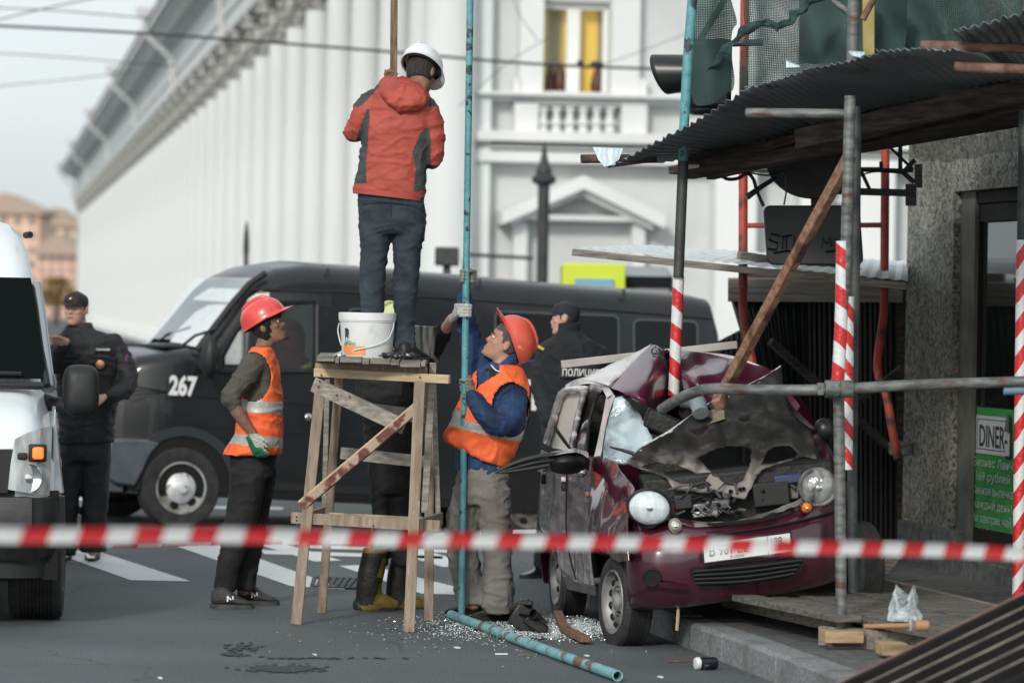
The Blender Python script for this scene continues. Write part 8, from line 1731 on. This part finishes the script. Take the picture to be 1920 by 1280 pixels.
for i, (x, y, w_) in enumerate(((590, 1306 - 80, 4), (857, 1213, 9), (940, 1225, 22), (985, 1227, 26), (1226 - 200, 1211, 5), (905, 1192, 30), (300, 1270, 5), (1238, 1268, 6), (1100, 1228, 6))):
    c = PZ(x, y, .006); q = MB(); q.box(c, (w_ / 330, .05 if w_ < 20 else .02, .006), Matrix.Rotation(.25, 3, 'Z')); q.build("litter_scrap", WSH if w_ < 24 else OLDW)
    tag(S.objects[-1] if False else bpy.data.objects[q and [o.name for o in COL.objects if o.name.startswith("litter_scrap")][-1]], ["tiny pale chip on the asphalt left of centre, below the trestle", "pale paper scrap on the asphalt just below the blue pole's foot", "short pale splinter on the asphalt below the fallen pipe's middle", "longer grey splinter on the asphalt right of the short one", "small pale chip close beside the fallen blue pipe", "flat dark sliver on the glass near the blue pole's foot", "single white speck on the empty asphalt at lower left", "small white chip on the asphalt below the rusty shard", "small white chip on the asphalt near the fallen pipe's open end"][i], "litter")
# shattered glass strewn on the road (nobody could count it)
q = MB(); rn = random.Random(12)
def gl(px, py, s):
    c = PZ(px, py, .004); a = rn.uniform(0, 6.28); u = V((cos(a), sin(a), 0)) * s; v_ = V((-sin(a), cos(a), 0)) * s * rn.uniform(.6, 1.2); h = HV * s * rn.uniform(.5, 1.3)
    t = V((rn.uniform(-.4, .4), rn.uniform(-.4, .4), 0)) * s
    q.add([c - u - v_, c + u - v_, c + u + v_, c - u + v_, c - u * .8 + h + t, c + u * .7 - v_ * .6 + h, c + u * .5 + v_ * .8 + h * .8, c - u * .6 + v_ + h * 1.1], [(4, 5, 6, 7), (0, 1, 5, 4), (1, 2, 6, 5), (2, 3, 7, 6), (3, 0, 4, 7)])
for k in range(5200):
    r = rn.random()
    if r < .55: px, py = rn.gauss(1035, 62), rn.gauss(1181, 8)
    elif r < .75: px, py = rn.gauss(1085, 30), rn.gauss(1172, 9)
    elif r < .93: px, py = rn.gauss(880, 55), rn.gauss(1172, 13)
    else: px, py = rn.gauss(940, 150), rn.gauss(1175, 26)
    if py < 1120 or py > 1275 or (px > 1205 and py < 1215): continue
    gl(px, py, rn.uniform(.0013, .0036))
for k in range(500): gl(rn.gauss(1400, 90), rn.gauss(1190, 14), rn.uniform(.002, .004)) if False else None
tag(q.build("shattered_glass", mat("glass_granules", (.55, .66, .68), (.8, .88, .9), rough=.12, nscale=300, spec=1, coat=1), sm=False), "glittering shattered safety glass strewn over the road beside the car", "broken glass", kind="stuff")
# ------------------------------------------------------------------ barrier tapes
def tape_striped(nm, axis, period, base):
    return tape_mat(nm, axis, period, 0)
TA = tape_striped("barrier_tape_near", (1, 0, -.35), .131, 0); TB = tape_striped("barrier_tape_far", (1, 0, -.25), .34, 0)
q = MB(); pts = [(-120, 997, 10.3), (0, 1001, 10.4), (200, 1003, 10.6), (480, 1006, 10.9), (760, 1010, 11.2), (1040, 1014, 11.5), (1300, 1019, 11.8), (1600, 1027, 12.1), (1820, 1034, 12.4), (1990, 1041, 12.6)]
def hw(x): return 15.0 - (x / 1920) * 3
q.patch([[P(x, y - hw(x), dd_) for x, y, dd_ in pts], [P(x, y, dd_) + V((0, .006, 0)) for x, y, dd_ in pts], [P(x, y + hw(x), dd_) for x, y, dd_ in pts]], 10, 3, th=.0006, fn=lambda p, a, b: p + V((0, .012 * noise.noise(p * 3), .006 * noise.noise(V((p.x * 2, 3, 1))))))
tag(q.build("barrier_tape", TA), "blurred red and white barrier tape stretched across the whole foreground", "barrier tape")
q = MB(); pts = [(123, 1025, 30.8), (300, 1021, 31.2), (420, 1017, 31.5), (640, 1013, 32), (800, 1005, 32.2), (900, 999, 32.3), (1012, 996, 32.4)]
q.patch([[P(x, y - 4, dd_) for x, y, dd_ in pts], [P(x, y, dd_) for x, y, dd_ in pts], [P(x, y + 4, dd_) for x, y, dd_ in pts]], 8, 2, th=.0006)
tag(q.build("barrier_tape", TB), "thin far barrier tape hanging low across the zebra crossing behind the workmen", "barrier tape")
# ------------------------------------------------------------------ background street furniture
DG = mat("dark_street_iron", (.02, .022, .024), (.035, .037, .04), rough=.6, nscale=8)
def bollard_post(px, ytop, d_, wpx, label, fin=True, name="lamp_post"):
    t = thing(name, V((P(px, 600, d_).x, d_, 0)), label, "post"); k = FP / d_; r = wpx / 2 / k; z1 = P(px, ytop, d_).z; x_ = P(px, 500, d_).x
    q = MB(); q.lathe((x_, d_, -.1), (0, 0, 1), [(r * 1.8, 0), (r * 1.8, .5), (r * 1.2, .6), (r, 1), (r, z1 - .45)], 16); q.build("shaft", DG, t)
    q = MB(); q.lathe((x_, d_, z1 - .55), (0, 0, 1), [(r * 1.0, 0), (r * 2, .04), (r * 2.1, .1), (r * 1.3, .16), (r * 1.4, .2), (r * .9, .28), (r * .5, .42), (.01, .6)] if fin else [(r * 1.3, 0), (r * 1.3, .1), (r, .3), (.01, .45)], 16); q.build("finial", DG, t)
bollard_post(1017, 272, 58, 22, "dark iron post with spear finial in front of the pedimented doorway")
bollard_post(461, 402, 60, 9, "slim dark post standing against the white columns behind the dark van", False)
q = MB(); q.tube([P(872, 477, 58.2), P(1000, 484, 58.2)], .025, 8); q.tube([P(872, 484, 58.2), P(872, 640, 58.2)], .03, 8); tag(q.build("iron_railing", DG), "thin dark railing running left from the iron post", "railing")
q = MB(); q.box(P(838, 481, 50), (.28, .25, .22)); q.tube([P(838, 495, 50), V((P(838, 495, 50).x, 50, 0))], .05, 8); tag(q.build("dark_signal_box", DG, bevel=.03), "dark blurred box on a pole just above the van roof, left of the blue pole", "signal")
vn = thing("yellow_green_bus", V((P(1115, 600, 45).x, 45, 0)), "bright yellow-green vehicle roof blurred beyond the dark van", "vehicle")
q = MB(); a, b = P(1056, 493, 45), P(1172, 520, 45); c = (a + b) / 2; q.box((c.x, 46.5, 1.3), (b.x - a.x, 3.2, 2 * (a.z - 1.3))); q.build("body", mat("acid_yellow", (.52, .62, .03), rough=.5), vn, bevel=.02)
q = MB(); q.box((c.x, 44.88, a.z - .22), ((b.x - a.x) * .62, .05, .12)); q.build("window_strip", mat("pale_blue_strip", (.2, .35, .45), rough=.3), vn)
q = MB()
for px, yt, w_ in ((1030, 500, 70), (1205, 490, 60), (1238, 500, 40)): a = P(px, yt, 47); q.box((a.x, 48, a.z / 2), (w_ / 170, 2, a.z))
bgc = thing("parked_cars_far", V((P(1215, 600, 47).x, 47, 0)), "dark and pale car roof glimpsed just above the dark van's rear", "car")
q = MB(); a = P(1210, 500, 47); q.rings([[V((a.x + w_ * x, y, z)) for x, z in ((-.3, .5), (-.3, h - .15), (-.2, h), (.2, h), (.3, h - .15), (.3, .5))] for y, w_, h in ((46, 1.2, a.z - .35), (46.8, 1.1, a.z), (49, 1.1, a.z), (50, 1.2, a.z - .4))]); q.build("body", mat("grey_car_paint", (.25, .27, .28), rough=.3), bgc); q = MB(); q.box((a.x, 46.3, a.z - .2), (.55, .1, .18)); q.build("rear_glass", VGL, bgc)
# overhead wires
WIR = mat("wire_black", (.03, .03, .035), rough=.6)
for i, (pts, r, lb) in enumerate([([(-40, 47, 60), (300, 65, 60), (700, 95, 60), (1000, 120, 60), (1300, 132, 60)], .022, "heaviest overhead cable crossing the sky and the white columns"), ([(-40, 98, 75), (120, 108, 75), (330, 125, 75)], .01, "faint thin wire in the sky below the heavy cable at the left"), ([(-40, 14, 70), (100, 20, 70), (270, 34, 70)], .011, "faint wire near the top left corner above the heavy cable"), ([(-40, 48, 66), (60, 22, 66), (200, -8, 66)], .011, "faint wire rising to the right at the top left corner"), ([(-40, 165, 80), (120, 150, 80), (250, 135, 80)], .009, "lowest faint wire slanting in the pale sky at the left"), ([(860, 200, 62), (950, 120, 62), (1030, 70, 62)], .006, "hair-thin wire slanting up to the right across the frontal wing"), ([(960, -10, 62), (975, 30, 62), (1010, 78, 62)], .006, "hair-thin wire dropping from the top edge beside the lit window"), ([(1100, 130, 61), (1180, 105, 61), (1290, 62, 61)], .006, "thin wire rising right from the cable towards the net")]):
    q = MB(); q.tube([P(*p) for p in pts], r, 6, sub=6); tag(q.build("overhead_wire", WIR), lb, "wire")
q = MB(); q.ell(P(1119, 121, 60), .1, .06, .05); q.ell(P(1088, 118, 60), .05, .04, .04); tag(q.build("wire_clamp", WIR), "dark clamps on the heavy cable in front of the lit window", "clamp")
